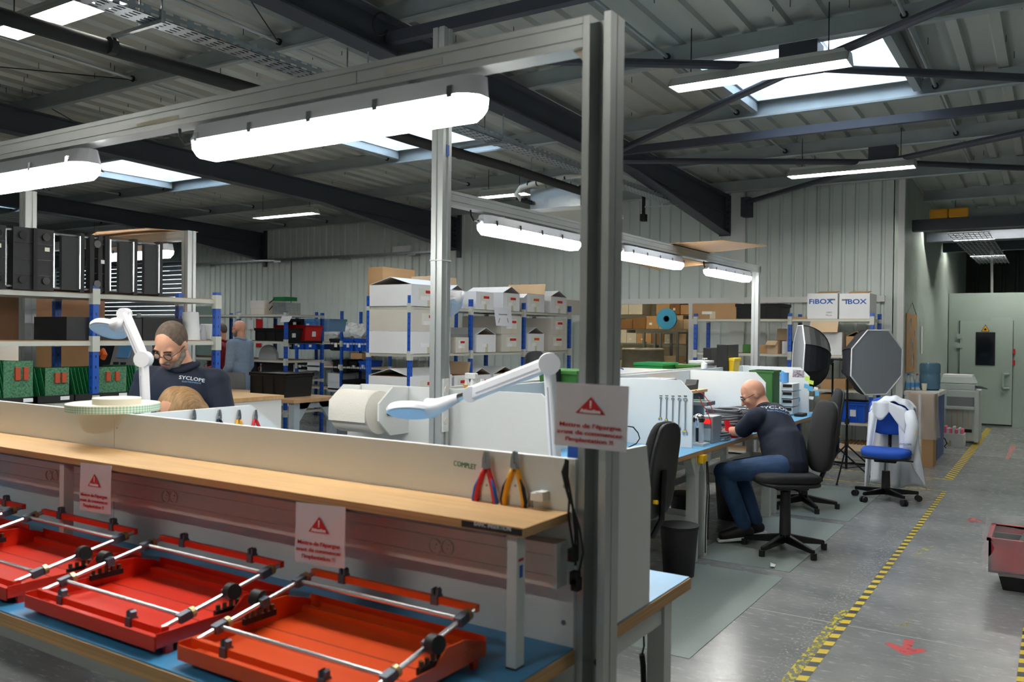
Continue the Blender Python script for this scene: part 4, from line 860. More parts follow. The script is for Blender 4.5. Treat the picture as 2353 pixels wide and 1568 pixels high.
part('body', MB().prism([(6.88,1.108),(7.22,1.108),(7.24,1.19),(7.20,1.19),(7.17,1.15),(6.95,1.15),(6.9,1.17)], 'x', -2.78, -2.68), 'black', t)
# power supply with red readout, bottles, tablet, probes
ps = thing('power_supply', 'small grey power supply with red digits on the man desk', 'power supply', (-2.45, 6.05, DZ))
a = at(1624,958, y=6.15); part('case', MB().box(a.x-.05, a.x+.05, 6.15, 6.34, DZ, DZ+.20), 'instrument', ps, bevel=.006); part('red_display', MB().box(a.x-.035, a.x+.035, 6.146, 6.15, DZ+.145, DZ+.18), M('red_digits', (235,40,40), .4, emit=.8), ps); part('label_plate', MB().box(a.x-.03, a.x+.03, 6.147, 6.15, DZ+.02, DZ+.11), 'white', ps)
a = at(1602,985, y=5.99); bt = thing('test_tubes', 'clear tube stand beside the wrench divider', 'tube stand', (a.x, 5.99, DZ))
part('base', MB().box(a.x-.07, a.x+.07, 5.93, 6.07, DZ, DZ+.018), M('pale_plastic', (204,208,210), .4), bt)
for q in (-.03, .03): part('tube', MB().cyl((a.x+q,5.99,DZ+.018),(a.x+q,5.99,DZ+.17), .018, n=14, cap=False), M('clear_tube', (225,232,240), .05, alpha=.4), bt); part('stopper', MB().cyl((a.x+q,5.99,DZ+.165),(a.x+q,5.99,DZ+.20), .014, n=12), 'black', bt)
a = at(1603,935, y=6.05); t = solo('bulb_lamp', MB().lathe([(0,0),(.03,.0),(.035,.03),(.05,.06),(.045,.085),(.02,.10),(0,.105)], (a.x,6.07,DZ+.12), 20), 'chrome', 'shiny reflector bulb beside the red readout', 'bulb', smooth=True)
t['label'] = 'shiny chrome bulb above the tube stand'
solo('lamp_stand', MB().cyl((a.x,6.07,DZ),(a.x,6.07,DZ+.12), .018, n=10), 'black', 'black stem carrying the chrome bulb', 'stand')
for k, (px, py, rr, nn, lb) in enumerate(((1664,958,.155,13,'tall pile of grey cable coils on the man desk'), (1702,948,.13,12,'second pile of grey cable coils beside his shoulder'), (1655,990,.16,4,'low grey cable coil lying in front of the pile'))):
    yy = (6.75, 7.1, 6.4)[k]; c = at(px, py, y=yy); cx = max(-2.72, min(-2.28, c.x)); t = thing('cable_coil', lb, 'cable coil', (cx, yy, DZ), 'grey cable coils')
    for j in range(nn):
        r_ = rr*random.uniform(.86, 1.); ox, oy = random.uniform(-.012,.012), random.uniform(-.012,.012); z = DZ+.009+j*.0165; tl = random.uniform(-.05,.05)
        part('loop', MB().tube([(cx+ox+r_*math.cos(q), yy+oy+r_*math.sin(q), z+.006*math.sin(q*2+j)) for q in [2*pi*i/28 for i in range(28)]], .0085, n=7, closed=True), M('cable_grey%d' % (j % 3), ((120,126,132),(150,156,160),(96,102,108))[j % 3], .45), t, smooth=True)
    if k < 2:
        for q in (.4, 2.2, 3.9): part('tie', MB().tube([(cx+(rr*.9)*math.cos(q), yy+(rr*.9)*math.sin(q), DZ+.01), (cx+(rr*1.12)*math.cos(q), yy+(rr*1.12)*math.sin(q), DZ+nn*.008), (cx+(rr*.85)*math.cos(q), yy+(rr*.85)*math.sin(q), DZ+nn*.0167)], .004, n=6), 'cable_grey1', t)
def gadget(c, w_, d_, h, label, mat='device_grey'):
    t = thing('controller_box', label, 'device', c, 'grey controller boxes on the man desk'); x, y, z = c
    part('case', MB().box(x-w_/2, x+w_/2, y-d_/2, y+d_/2, z, z+h), mat, t, bevel=.006); part('recess', MB().box(x-w_*.38, x+w_*.38, y-d_*.3, y+d_*.3, z+h, z+h+.002), 'black', t); part('board', MB().box(x-w_*.2, x+w_*.2, y-d_*.2, y+d_*.2, z+h+.002, z+h+.006), 'pcb', t)
gadget((-2.5, 6.75, DZ+.232), .22, .2, .035, 'open grey controller box on top of the tall coil pile'); gadget((-2.36, 6.42, DZ+.085), .22, .16, .03, 'open grey controller box on the low coil')
a = at(1682,980, y=6.62); solo('red_tablet', MB().hexa([(a.x-.02,6.55,DZ+.0),(a.x,6.53,DZ),(a.x+.06,6.70,DZ),(a.x+.04,6.72,DZ),(a.x-.06,6.60,DZ+.13),(a.x-.045,6.585,DZ+.135),(a.x+.02,6.74,DZ+.13),(a.x,6.755,DZ+.125)]), M('red_frame', (214,28,44), .4), 'red framed tablet leaning beside the man forearm', 'tablet')
solo('test_lead', MB().tube([at(*q, z=DZ+.004) for q in ((1612,1001),(1635,1004),(1660,1004),(1668,1009),(1660,1013),(1640,1011),(1622,1007))], .0035, n=6), M('lead_dark', (70,40,48), .5), 'thin dark test lead lying on the blue mat', 'cable')
solo('red_probe', MB().cyl(at(1620,1008,z=DZ+.006), at(1634,1012,z=DZ+.006), .006, n=8), 'red', 'red test probe on the blue mat edge', 'probe')
for k, pl in enumerate(([(1606,912),(1614,930),(1625,945),(1632,965),(1634,985)], [(1598,897),(1615,905),(1630,925),(1640,950)])): solo('red_lead', MB().tube([at(*q, y=6.1) for q in pl], .003, n=6), M('lead_red', (170,40,40), .5), ('upper', 'lower')[1-k]+' red lead hanging from the riser shelf', 'cable')
hook = thing('yellow_hook', 'yellow plastic hook under the desk edge with black cords', 'hook', (-2.08, 5.75, .7)); part('clip', MB().box(-2.12, -2.07, 5.70, 5.78, .69, .745), 'yellow', hook); part('cord', MB().tube([(-2.065,5.75,.70),(-2.06,5.76,.5),(-2.06,5.74,.3),(-2.065,5.75,.06)], .004, n=6), 'black', hook); part('cord', MB().tube([(-2.065,5.77,.70),(-2.055,5.79,.45),(-2.06,5.78,.15)], .004, n=6), 'black', hook)
# far aisle desk: drawers, mugs, keyboard, green box, pump bottle
dt = thing('drawer_tower', 'white desktop tower with four dark drawer slots', 'drawers', (-2.5, 8.9, DZ)); a = at(1791,935, y=8.85)
part('case', MB().box(a.x-.16, a.x+.02, 8.85, 9.12, DZ, DZ+.33), 'white', dt); 
for k in range(4): dd = part('drawer', MB().box(a.x+.02, a.x+.13, 8.86, 9.11, DZ+.01+k*.08, DZ+.08+k*.08), 'white', dt); part('slot', MB().box(a.x+.03, a.x+.12, 8.855, 8.862, DZ+.045+k*.08, DZ+.075+k*.08), 'black', dd)
for px, lb, mt_ in ((1786,'white mug on the drawer tower','white'), (1803,'blue and white mug on the drawer tower','sky_blue')):
    c = at(px, 890, y=8.95); mg = thing('mug', lb, 'mug', (c.x, 8.95, DZ+.33), 'mugs on the drawers'); part('cup', MB().lathe([(0,.003),(.036,.003),(.036,0),(.04,0),(.04,.10),(.036,.10),(.035,.012),(0,.012)], (c.x,8.95,DZ+.33), 20), mt_, mg, smooth='auto'); part('handle', MB().tube([(c.x-.038,8.93,DZ+.41),(c.x-.062,8.92,DZ+.40),(c.x-.062,8.92,DZ+.36),(c.x-.038,8.93,DZ+.35)], .006, n=6), mt_, mg)
kb = thing('keyboard', 'black keyboard near the edge of the far aisle desk', 'keyboard', (-2.3, 8.3, DZ)); part('base', MB().hexa([(-2.42,8.0,DZ),(-2.25,8.0,DZ),(-2.25,8.42,DZ),(-2.42,8.42,DZ),(-2.42,8.0,DZ+.03),(-2.25,8.0,DZ+.012),(-2.25,8.42,DZ+.012),(-2.42,8.42,DZ+.03)]), 'black', kb)
mb = MB()
for i in range(14):
    for j in range(5): zz = DZ+.031-j*.0042; mb.box(-2.41+j*.031, -2.385+j*.031, 8.015+i*.0285, 8.039+i*.0285, zz-.004, zz+.006)
part('keys', mb, M('keys', (46,46,48), .5), kb, kind='stuff')
solo('phone', MB().box(-2.24, -2.15, 8.75, 8.93, DZ, DZ+.03), 'black', 'black device beside the keyboard under the paper star', 'device', bevel=.008)
gb = thing('green_crate', 'dark green storage box above the bald man head', 'box', (-2.72, 8.1, DZ)); c = at(1752,866, y=8.3); part('body', MB().box(c.x-.12, c.x+.1, 8.3, 8.55, DZ, c.z+.06), 'green_bin', gb, bevel=.01); part('lid_rim', MB().box(c.x-.13, c.x+.11, 8.29, 8.56, c.z+.04, c.z+.06), 'green_bin', gb)
c = at(1722,850, y=7.72); t = thing('pump_bottle', 'white pump bottle standing on the desk partition', 'bottle', (-2.9, 7.9, PT)); part('bottle', MB().lathe([(0,0),(.028,0),(.03,.01),(.03,.05),(.012,.065),(.01,.075),(0,.075)], (-2.916,8.02,PT), 18), 'white', t, smooth='auto'); part('pump', MB().cyl((-2.916,8.02,PT+.07),(-2.916,8.02,PT+.10), .006, n=8).bar((-2.93,8.0,PT+.10),(-2.89,8.03,PT+.10), .012, .012), 'white', t)
solo('pink_pad', MB().box(-2.40, -2.25, 8.42, 8.6, DZ, DZ+.02), M('pink', (240,120,150), .6), 'pink pad lying beside the drawer tower', 'pad', bevel=.005)
# ---------------------------------------------------------------- far side of the row: riser, bins, monitors
rs2 = thing('riser_shelf', 'riser shelf along the far side of the desk partitions', 'shelf', (-3.25, 6.5, DZ)); part('board', MB().box(-3.42, -3.095, 4.1, 9.3, 1.14, 1.16), 'plywood', rs2)
for y in (4.15, 5.7, 7.5, 9.25): part('support', MB().box(-3.40, -3.10, y-.01, y+.01, DZ, 1.14), 'support_grey', rs2)
def bin_(px0, px1, ytop, y, dep, mat, label, h=.16, cat='storage bin', group='bins on the far riser', z=1.16, x1=None):
    a = at(px0, ytop, y=y); c = at(px1, ytop, y=y); k = 1; z1 = a.z; z0 = max(z, z1-h)
    t = thing('storage_bin', label, cat, ((a.x+c.x)/2, y+dep/2, z0), group); x0, x1 = a.x, c.x; i = .015
    part('body', MB().hexa([(x0+i,y+i,z0),(x1-i,y+i,z0),(x1-i,y+dep-i,z0),(x0+i,y+dep-i,z0),(x0,y,z1-.02),(x1,y,z1-.02),(x1,y+dep,z1-.02),(x0,y+dep,z1-.02)]), mat, t)
    part('rim', MB().box(x0-.008, x1+.008, y-.008, y+dep+.008, z1-.03, z1), mat, t, bevel=.005); return t
bin_(1238,1325,849,5.1,.3,'green_bin','green bin on the riser behind the arched magnifier'); bin_(1457,1523,833,8.0,.4,M('green_bright', (30,130,70), .45),'bright green tray of jars left of the chair back'); bin_(1553,1595,838,8.3,.3,'green_bin','olive green bin right of the far chair back'); bin_(1585,1620,829,8.5,.25,'white','white tub before the two monitors', cat='tub')
bin_(1672,1687,823,8.6,.2,'yellow','yellow bin standing right of the dark monitor')
def monitor(px0, px1, py0, py1, y, label, dx):
    a = at(px0, py1, y=y); c = at(px1, py0, y=y); t = thing('monitor', label, 'monitor', (a.x, y, 1.16), 'monitors on the far riser')
    part('screen', MB().hexa([(a.x,y,1.19),(c.x,y,1.19),(c.x+dx,y+.42,1.19),(a.x+dx,y+.42,1.19),(a.x,y,c.z),(c.x,y,c.z),(c.x+dx,y+.42,c.z),(a.x+dx,y+.42,c.z)]), 'black', t, bevel=.006); part('stand', MB().box((a.x+c.x)/2-.06, (a.x+c.x)/2+.06, y+.1, y+.3, 1.16, 1.19), 'black', t)
monitor(1646,1672,792,850,8.55,'dark monitor nearest the yellow bin', -.02); monitor(1615,1634,800,848,8.95,'dark monitor left of the other monitor', -.02)
sb_ = thing('spray_bottle', 'white spray bottle standing on the end panel shelf', 'spray bottle', (-3.0, 4.25, 1.16)); c = at(1086,885, y=4.25)
part('bottle', MB().lathe([(0,0),(.032,0),(.034,.01),(.032,.09),(.014,.125),(.012,.14),(0,.14)], (c.x,4.25,1.16), 20), 'white', sb_, smooth='auto'); part('trigger_head', MB().box(c.x-.05, c.x+.03, 4.235, 4.265, 1.30, 1.335).bar((c.x-.035,4.25,1.30),(c.x-.028,4.25,1.255), .012, .01), 'white', sb_, bevel=.004)
for px, mt_, lb in ((1073,'amber','orange and black can beside the spray bottle'), (1108,M('purple', (120,70,150), .4),'white can with purple band beside the spray bottle')):
    c = at(px, 892, y=4.28); t = thing('spray_can', lb, 'can', (c.x, 4.28, 1.16), 'cans behind the end panel'); part('can', MB().cyl((c.x,4.28,1.16),(c.x,4.28,1.26), .026, n=16), mt_, t, smooth='auto'); part('cap', MB().cyl((c.x,4.28,1.26),(c.x,4.28,1.30), .016, .012, n=12), 'white', t)
hd_ = thing('tool_holder', 'black perforated holder hanging behind the arched magnifier', 'holder', (-2.9, 5.2, 1.2)); c = at(1268,880, x=-2.895); part('holder', MB().box(-2.905, -2.86, c.y-.06, c.y+.06, 1.16, 1.34), 'black', hd_)
for k in range(4): part('tool', MB().cyl((-2.882, c.y-.045+k*.03, 1.17), (-2.882, c.y-.045+k*.03, 1.0), .007, n=8), ('red','yellow','steel','black')[k], hd_)
ck = thing('hook_stand', 'bent blue rod hook on the white partition edge', 'hook', (-2.9, 6.6, PT)); part('rod', MB().tube([at(*q, x=-2.916) for q in ((1418,866),(1418,850),(1421,846),(1426,846),(1432,849))], .006, n=6), 'blue_steel', ck)
bc = solo('loose_wire', MB().tube([at(*q, x=-2.3) for q in ((1442,980),(1455,982),(1466,995),(1470,1008),(1462,1020),(1445,1028))], .004, n=6), 'rubber', 'curved black cord beside the near desk divider', 'cable')
# power block cable under the near bench end
solo('hanging_plug', MB().tube([at(*q, x=-1.15) for q in ((1479,1460),(1480,1485),(1475,1505))], .003, n=6).tube([at(*q, x=-1.15) for q in ((1475,1505),(1478,1530),(1479,1568))], .010, n=8), 'rubber', 'black cord with thick sleeve hanging under the near bench end', 'cable')
# chair mats
for k, (y0, y1, lb) in enumerate(((3.97,5.65,'nearest grey chair mat beside the aisle'), (5.81,7.55,'grey chair mat under the bald man chair'), (7.70,9.43,'farthest grey chair mat toward the blue chair'))):
    solo('chair_mat', MB().box(-2.20, -1.50, y0, y1, .0, .003), 'chair_mat', lb, 'floor mat', 'chair mats along the desks')
# ---------------------------------------------------------------- floor markings
solo('hazard_tape', MB().box(-1.0, -.955, 2.2, 9.82, .0005, .0012), 'hazard', 'black and yellow hazard tape along the aisle floor', 'floor tape')
solo('old_tape_residue', MB().box(-1.055, -1.0, 2.2, 5.2, .0004, .0009), 'old_tape', 'scratched remains of yellow tape beside the hazard tape', 'floor tape', kind='thing')
solo('glue_residue', MB().box(-1.16, -1.0, 2.2, 8.2, .0002, .0004), 'glue', 'pale glue smears left of the hazard tape', 'floor stain')
solo('hazard_tape', MB().box(-1.08, -.98, 10.69, 17.3, .0005, .0012), 'hazard_far', 'far yellow and black tape leading to the grey cabin', 'floor tape')
solo('hazard_tape', MB().box(-.147, -.06, 3.0, 5.45, .0005, .0012), 'hazard', 'short hazard tape at the lower right picture edge', 'floor tape')
solo('yellow_line', MB().box(-4.5, -.98, 10.66, 10.70, .0005, .0010), 'yellow_line', 'worn thin yellow line crossing behind the blue chair', 'floor tape'); solo('yellow_line', MB().box(-4.5, -1.0, 9.83, 9.87, .0005, .0010), 'yellow_line', 'worn thin yellow line at the end of the hazard tape', 'floor tape')
def floor_mark(name, pts, mat, label):
    q = [at(*p, z=.0006) for p in pts]; n = len(q); return tag(part(name, MB().add([tuple(p) for p in q]+[(p.x,p.y,.0001) for p in q], [tuple(range(n)), tuple(range(n, 2*n))[::-1]]+[(i, n+i, n+(i+1) % n, (i+1) % n) for i in range(n)]), mat), label, 'floor marking')
floor_mark('red_arrow', [(2032,1479),(2046,1477),(2073,1487),(2077,1470),(2101,1471),(2094,1492),(2118,1490),(2130,1497),(2108,1502),(2080,1506),(2060,1496)][::-1], 'red_print', 'painted red arrow on the aisle floor')
floor_mark('red_mark', [(2218,1197),(2232,1189),(2262,1198),(2240,1203)][::-1], 'red_faint', 'faded red floor mark near the red bin'); floor_mark('yellow_scuff', [(2098,1277),(2115,1262),(2145,1255),(2140,1262),(2118,1272)], 'yellow_scuff', 'curved yellow scuff right of the hazard tape'); floor_mark('yellow_scuff', [(2040,1436),(2075,1434),(2120,1415),(2118,1424),(2080,1440)], 'yellow_scuff', 'curved yellow scuff above the red arrow')
floor_mark('pink_mark', [(2310,1056),(2318,1056),(2334,1028),(2330,1022),(2322,1024)], 'pink_print', 'striped pink floor mark beyond the red bin'); floor_mark('red_mark', [(2195,1061),(2215,1059),(2222,1063),(2200,1066)], 'red_faint', 'small faint red mark near the lab coat')
solo('paper_scrap', MB().add([at(*q, z=.006+.004*i) for i, q in enumerate(((1770,1293),(1783,1298),(1780,1303),(1770,1302)))]+[at(1776,1296,z=.02)], [(0,1,4),(1,2,4),(2,3,4),(3,0,4)]), 'paper', 'tiny white paper scrap on the chair mat', 'paper scrap')
# ---------------------------------------------------------------- racks, cartons, crates
M('shelf_grey', (196,198,188), .45); M('chip', (168,140,110), .7, var=.08, scale=9.)
def rack(label, x0, x1, y0, y1, posts, shelves, h, along, group='blue post storage racks', bw=.022):
    """Blue slotted posts with pale shelves; 'posts' are positions along the long axis."""
    t = thing('storage_rack', label, 'rack', ((x0+x1)/2, (y0+y1)/2, 0), group)
    for p in posts:
        for e in ((x0, x1) if along == 'y' else (y0, y1)):
            c = (e, p, 0) if along == 'y' else (p, e, 0)
            po = part('post', MB().box(c[0]-bw, c[0]+bw, c[1]-bw, c[1]+bw, 0, h), 'rack_post', t, o=c)
            for z in shelves:
                if abs(z) > .2: part('joint', MB().box(c[0]-bw-.004, c[0]+bw+.004, c[1]-bw-.004, c[1]+bw+.004, z-.075, z+.03) if e != (x0 if along == 'y' else y1) else MB().box(c[0]-bw-.002, c[0]+bw+.002, c[1]-bw-.002, c[1]+bw+.002, z-.05, z), 'shelf_grey', po)
    for z in shelves:
        s_ = part('shelf', MB().box(x0, x1, y0, y1, z-.035, z-.006), 'shelf_grey', t); part('board', MB().box(x0+.012, x1-.012, y0+.012, y1-.012, z-.006, z), 'chip', s_)
    return t
NC = [0]
def carton(x0, x1, y0, y1, z0, h, mat, label, group, top='shut', face='+x', mark=True, mk='red', cat='carton', tape=True, small=False):
    """Cardboard box; top 'shut', 'tent' (flaps leaning together), 'open' (one flap raised) ; face = labelled side."""
    t = thing('carton', label, cat, ((x0+x1)/2, (y0+y1)/2, z0), group); w_, d_ = x1-x0, y1-y0; z1 = z0+h
    b_ = part('body', MB().box(x0, x1, y0, y1, z0, z1), mat, t)
    if not small and top == 'shut': part('top_seam', MB().box(x0+.004, x1-.004, (y0+y1)/2-.002, (y0+y1)/2+.002, z1, z1+.001) if w_ > d_ else MB().box((x0+x1)/2-.002, (x0+x1)/2+.002, y0+.004, y1-.004, z1, z1+.001), 'carton_dark', t)
    if top == 'tent':       # long flaps meet over the middle, brown inside
        part('inside', MB().box(x0+.006, x1-.006, y0+.006, y1-.006, z1, z1+.004), 'carton_dark', t); hh = min(.085, min(d_, w_)*.24)
        if w_ >= d_:
            ym = (y0+y1)/2
            for ya in (y0, y1): part('flap', MB().hexa([(x0,ya,z1),(x1,ya,z1),(x1,ym,z1+hh),(x0,ym,z1+hh),(x0,ya,z1+.005),(x1,ya,z1+.005),(x1,ym,z1+hh+.005),(x0,ym,z1+hh+.005)]), mat, t)
        else:
            xm = (x0+x1)/2
            for xa in (x0, x1): part('flap', MB().hexa([(xa,y0,z1),(xa,y1,z1),(xm,y1,z1+hh),(xm,y0,z1+hh),(xa,y0,z1+.005),(xa,y1,z1+.005),(xm,y1,z1+hh+.005),(xm,y0,z1+hh+.005)]), mat, t)
    if top == 'open':
        part('inside', MB().box(x0+.006, x1-.006, y0+.006, y1-.006, z1, z1+.004), 'carton_dark', t)
        part('flap', MB().hexa([(x0,y1-.006,z1),(x1,y1-.006,z1),(x1,y1,z1),(x0,y1,z1),(x0,y1+.03,z1+.16),(x1,y1+.03,z1+.16),(x1,y1+.036,z1+.16),(x0,y1+.036,z1+.16)]), 'carton_pale', t)
        part('flap', MB().hexa([(x0,y0,z1),(x1,y0,z1),(x1,y0+.006,z1),(x0,y0+.006,z1),(x0,y0-.10,z1-.06),(x1,y0-.10,z1-.06),(x1,y0-.095,z1-.055),(x0,y0-.095,z1-.055)]), mat, t)
    def decal(nm, u0, u1, v0, v1, mt_, o=.0012):
        if face == '+x': bx = MB().box(x1, x1+o, y0+u0*d_, y0+u1*d_, z0+v0*h, z0+v1*h)
        else: bx = MB().box(x0+u0*w_, x0+u1*w_, y0-o, y0, z0+v0*h, z0+v1*h)
        part(nm, bx, mt_, t)
    if mark:
        j = random.uniform(-.05, .05)
        if tape: decal('packing_tape', .45+j, .58+j, .0, .48, M('tape_tan', (204,196,164), .4), .0008)
        if mk: decal('label_film', .22+j, .74+j, .30, .84, M('film_pale', (222,222,212), .35), .0009); decal('label_stripe', .40+j, .72+j, .62, .76, 'red' if mk == 'red' else M('orange_label', (214,96,36), .5), .0018)
        decal('address_label', .27+j, .50+j, .30, .48, 'paper', .0014)
    return t
def crate(x0, x1, y0, y1, z0, h, mat, label, group, tagface='-y', cat='crate', small=False):
    t = thing('plastic_crate', label, cat, ((x0+x1)/2, (y0+y1)/2, z0), group); i = .02; z1 = z0+h
    part('body', MB().hexa([(x0+i,y0+i,z0),(x1-i,y0+i,z0),(x1-i,y1-i,z0),(x0+i,y1-i,z0),(x0+.004,y0+.004,z1-.03),(x1-.004,y0+.004,z1-.03),(x1-.004,y1-.004,z1-.03),(x0+.004,y1-.004,z1-.03)]), mat, t)
    part('rim', MB().box(x0-.006, x1+.006, y0-.006, y1+.006, z1-.04, z1-.012).box(x0-.006, x1+.006, y0-.006, y0+.012, z1-.02, z1).box(x0-.006, x1+.006, y1-.012, y1+.006, z1-.02, z1).box(x0-.006, x0+.012, y0, y1, z1-.02, z1).box(x1-.012, x1+.006, y0, y1, z1-.02, z1), mat, t)
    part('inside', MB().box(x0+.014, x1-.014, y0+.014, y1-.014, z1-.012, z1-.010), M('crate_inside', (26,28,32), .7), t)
    if not small:
        for q in (.0, .33, .66, 1.): 
            xx = x0+.02+q*(x1-x0-.04); part('rib', MB().box(xx-.006, xx+.006, y0-.002, y0+.016, z0+.01, z1-.04), mat, t)
    if tagface == '-y': part('tag', MB().box((x0+x1)/2-.035, (x0+x1)/2+.035, y0-.001, y0+.012, z0+h*.3, z0+h*.62), 'paper', t)
    if tagface == '+x': part('tag', MB().box(x1-.012, x1+.001, (y0+y1)/2-.035, (y0+y1)/2+.035, z0+h*.3, z0+h*.62), 'paper', t)
    return t
# ---- rack of white cartons (long side faces +x)
DX, DR = -6.2, -6.82; DP = [7.52, 8.70, 9.95, 11.25]
rack('blue rack loaded with white labelled cartons in mid hall', DR, DX, DP[0], DP[3], DP, [.12, .80, 1.335, 1.88], 2.0, 'y')
g = 'white cartons on the mid hall rack'
zt, zm, zl = 1.88, 1.335, .80; xf = DX+.03; xr = DR+.02
def yx(px): return at(px, 700, x=xf).y
carton(xr, xf, DP[0]-.02, yx(1032), zt, .245, 'carton_white', 'big white carton with folded top at the near end of the top shelf', g, 'tent')
carton(xr, xf, yx(1038), yx(1064), zt, .22, 'carton_white', 'white carton just right of the tall post on the top shelf', g, 'tent')
carton(xr, xf, yx(1094), yx(1134), zt, .225, 'carton_white', 'white carton with torn red label over the first bay post', g)
carton(xr, xf, yx(1156), yx(1194), zt, .235, 'carton_white', 'white carton with tent flaps and red label in the middle bay top', g, 'tent')
carton(xr, xf, yx(1212), yx(1251), zt, .25, 'carton_white', 'white carton with orange label and raised flap on the top shelf', g, 'open', mk='orange')
carton(xr, xf, yx(1266), yx(1302), zt, .24, 'carton_white', 'white carton with peaked flaps at the far end of the top shelf', g, 'tent')
carton(xr, xf-.1, yx(1306), DP[3]+.45, zt, .22, 'carton_grey', 'greyish carton half hidden by the near post on the top shelf', g, mark=False)
carton(xr-.25, xr-.02, 7.75, 8.35, 1.62, .74, 'carton', 'tall brown carton standing behind the white cartons at left', g, face='-y', mk=None, tape=False)
carton(xr-.3, xf-.3, yx(1040), yx(1092), zt+.235, .16, 'carton_pale', 'beige carton lying on top of the white ones', g, mark=False)
for k, (pa, pb, z, h, top, mk, lb) in enumerate(((944,1062,zm,.255,'shut',None,'lower wide white carton at the near end of the middle shelf'), (944,1062,zm+.257,.25,'shut','red','upper wide white carton with red label at the near end of the middle shelf'),
        (1056,1069,zm,.19,'shut','red','small white carton behind the tall post on the middle shelf'), (1096,1140,zm,.225,'tent',None,'open white carton with brown tape in the middle bay'), (1154,1199,zm,.235,'shut','red','lower white carton beside the open one in the middle bay'),
        (1152,1199,zm+.237,.235,'shut','red','upper white carton partly covered by the white plastic sheet'), (1214,1251,zm,.245,'tent','orange','open white carton with orange label in the last bay'), (1264,1302,zm,.235,'shut','red','lower white carton in the far corner of the middle shelf'), (1268,1302,zm+.237,.235,'shut','red','upper white carton in the far corner of the middle shelf'))):
    ya, yb2 = yx(pa), yx(pb)
    if pa == 944: ya, yb2 = DP[0]-.02, DP[0]+.72
    if pa == 1056: ya, yb2 = 8.35, 8.62
    carton(xr, xf, ya, yb2, z, h, ('carton_grey', 'carton_white')[k % 3 == 0 or top == 'tent'], lb, g, top, mk=mk)
for k, (pa, pb, h, top, lb) in enumerate(((944,1040,.27,'tent','white carton with loose flaps on the lower shelf near end'), (1046,1078,.26,'open','white carton with raised brown flap on the lower shelf'), (1088,1130,.25,'tent','white carton with red label behind the spray bottle'), (1136,1190,.25,'tent','white carton on the lower shelf behind the magnifier arm'), (1210,1290,.25,'shut','wide carton at the far end of the lower shelf'))):
    ya = DP[0]-.02 if k == 0 else yx(pa); carton(xr, xf, ya, max(ya+.3, yx(pb)), zl, h, 'carton_white', lb, g, top)
pl_ = [at(*q, x=xf+.012) for q in ((1135,707),(1174,710),(1178,750),(1140,749))]
ps_ = tag(part('plastic_pocket', MB().add([tuple(p) for p in pl_]+[(p.x-.001,p.y,p.z) for p in pl_], [(3,2,1,0),(4,5,6,7),(0,1,5,4),(1,2,6,5),(2,3,7,6),(3,0,4,7)]), M('pocket', (232,234,240), .25)), 'shiny plastic pocket sheet hanging on the carton rack', 'sign')
text('print', 'Cartons invendus', .032, 'device_grey', ps_, at(1156,723, x=xf+.014), (0,1,0), (0,0,1), sx=.9)
for px, ang in ((1147,-.5), (1167,.5)):
    c = at(px, 737, x=xf+.0135); part('arrow_print', MB().bar((c.x,c.y-ang*.03,c.z+.03), (c.x,c.y+ang*.03,c.z-.03), .012, .001, up=(1,0,0)), 'device_grey', ps_)
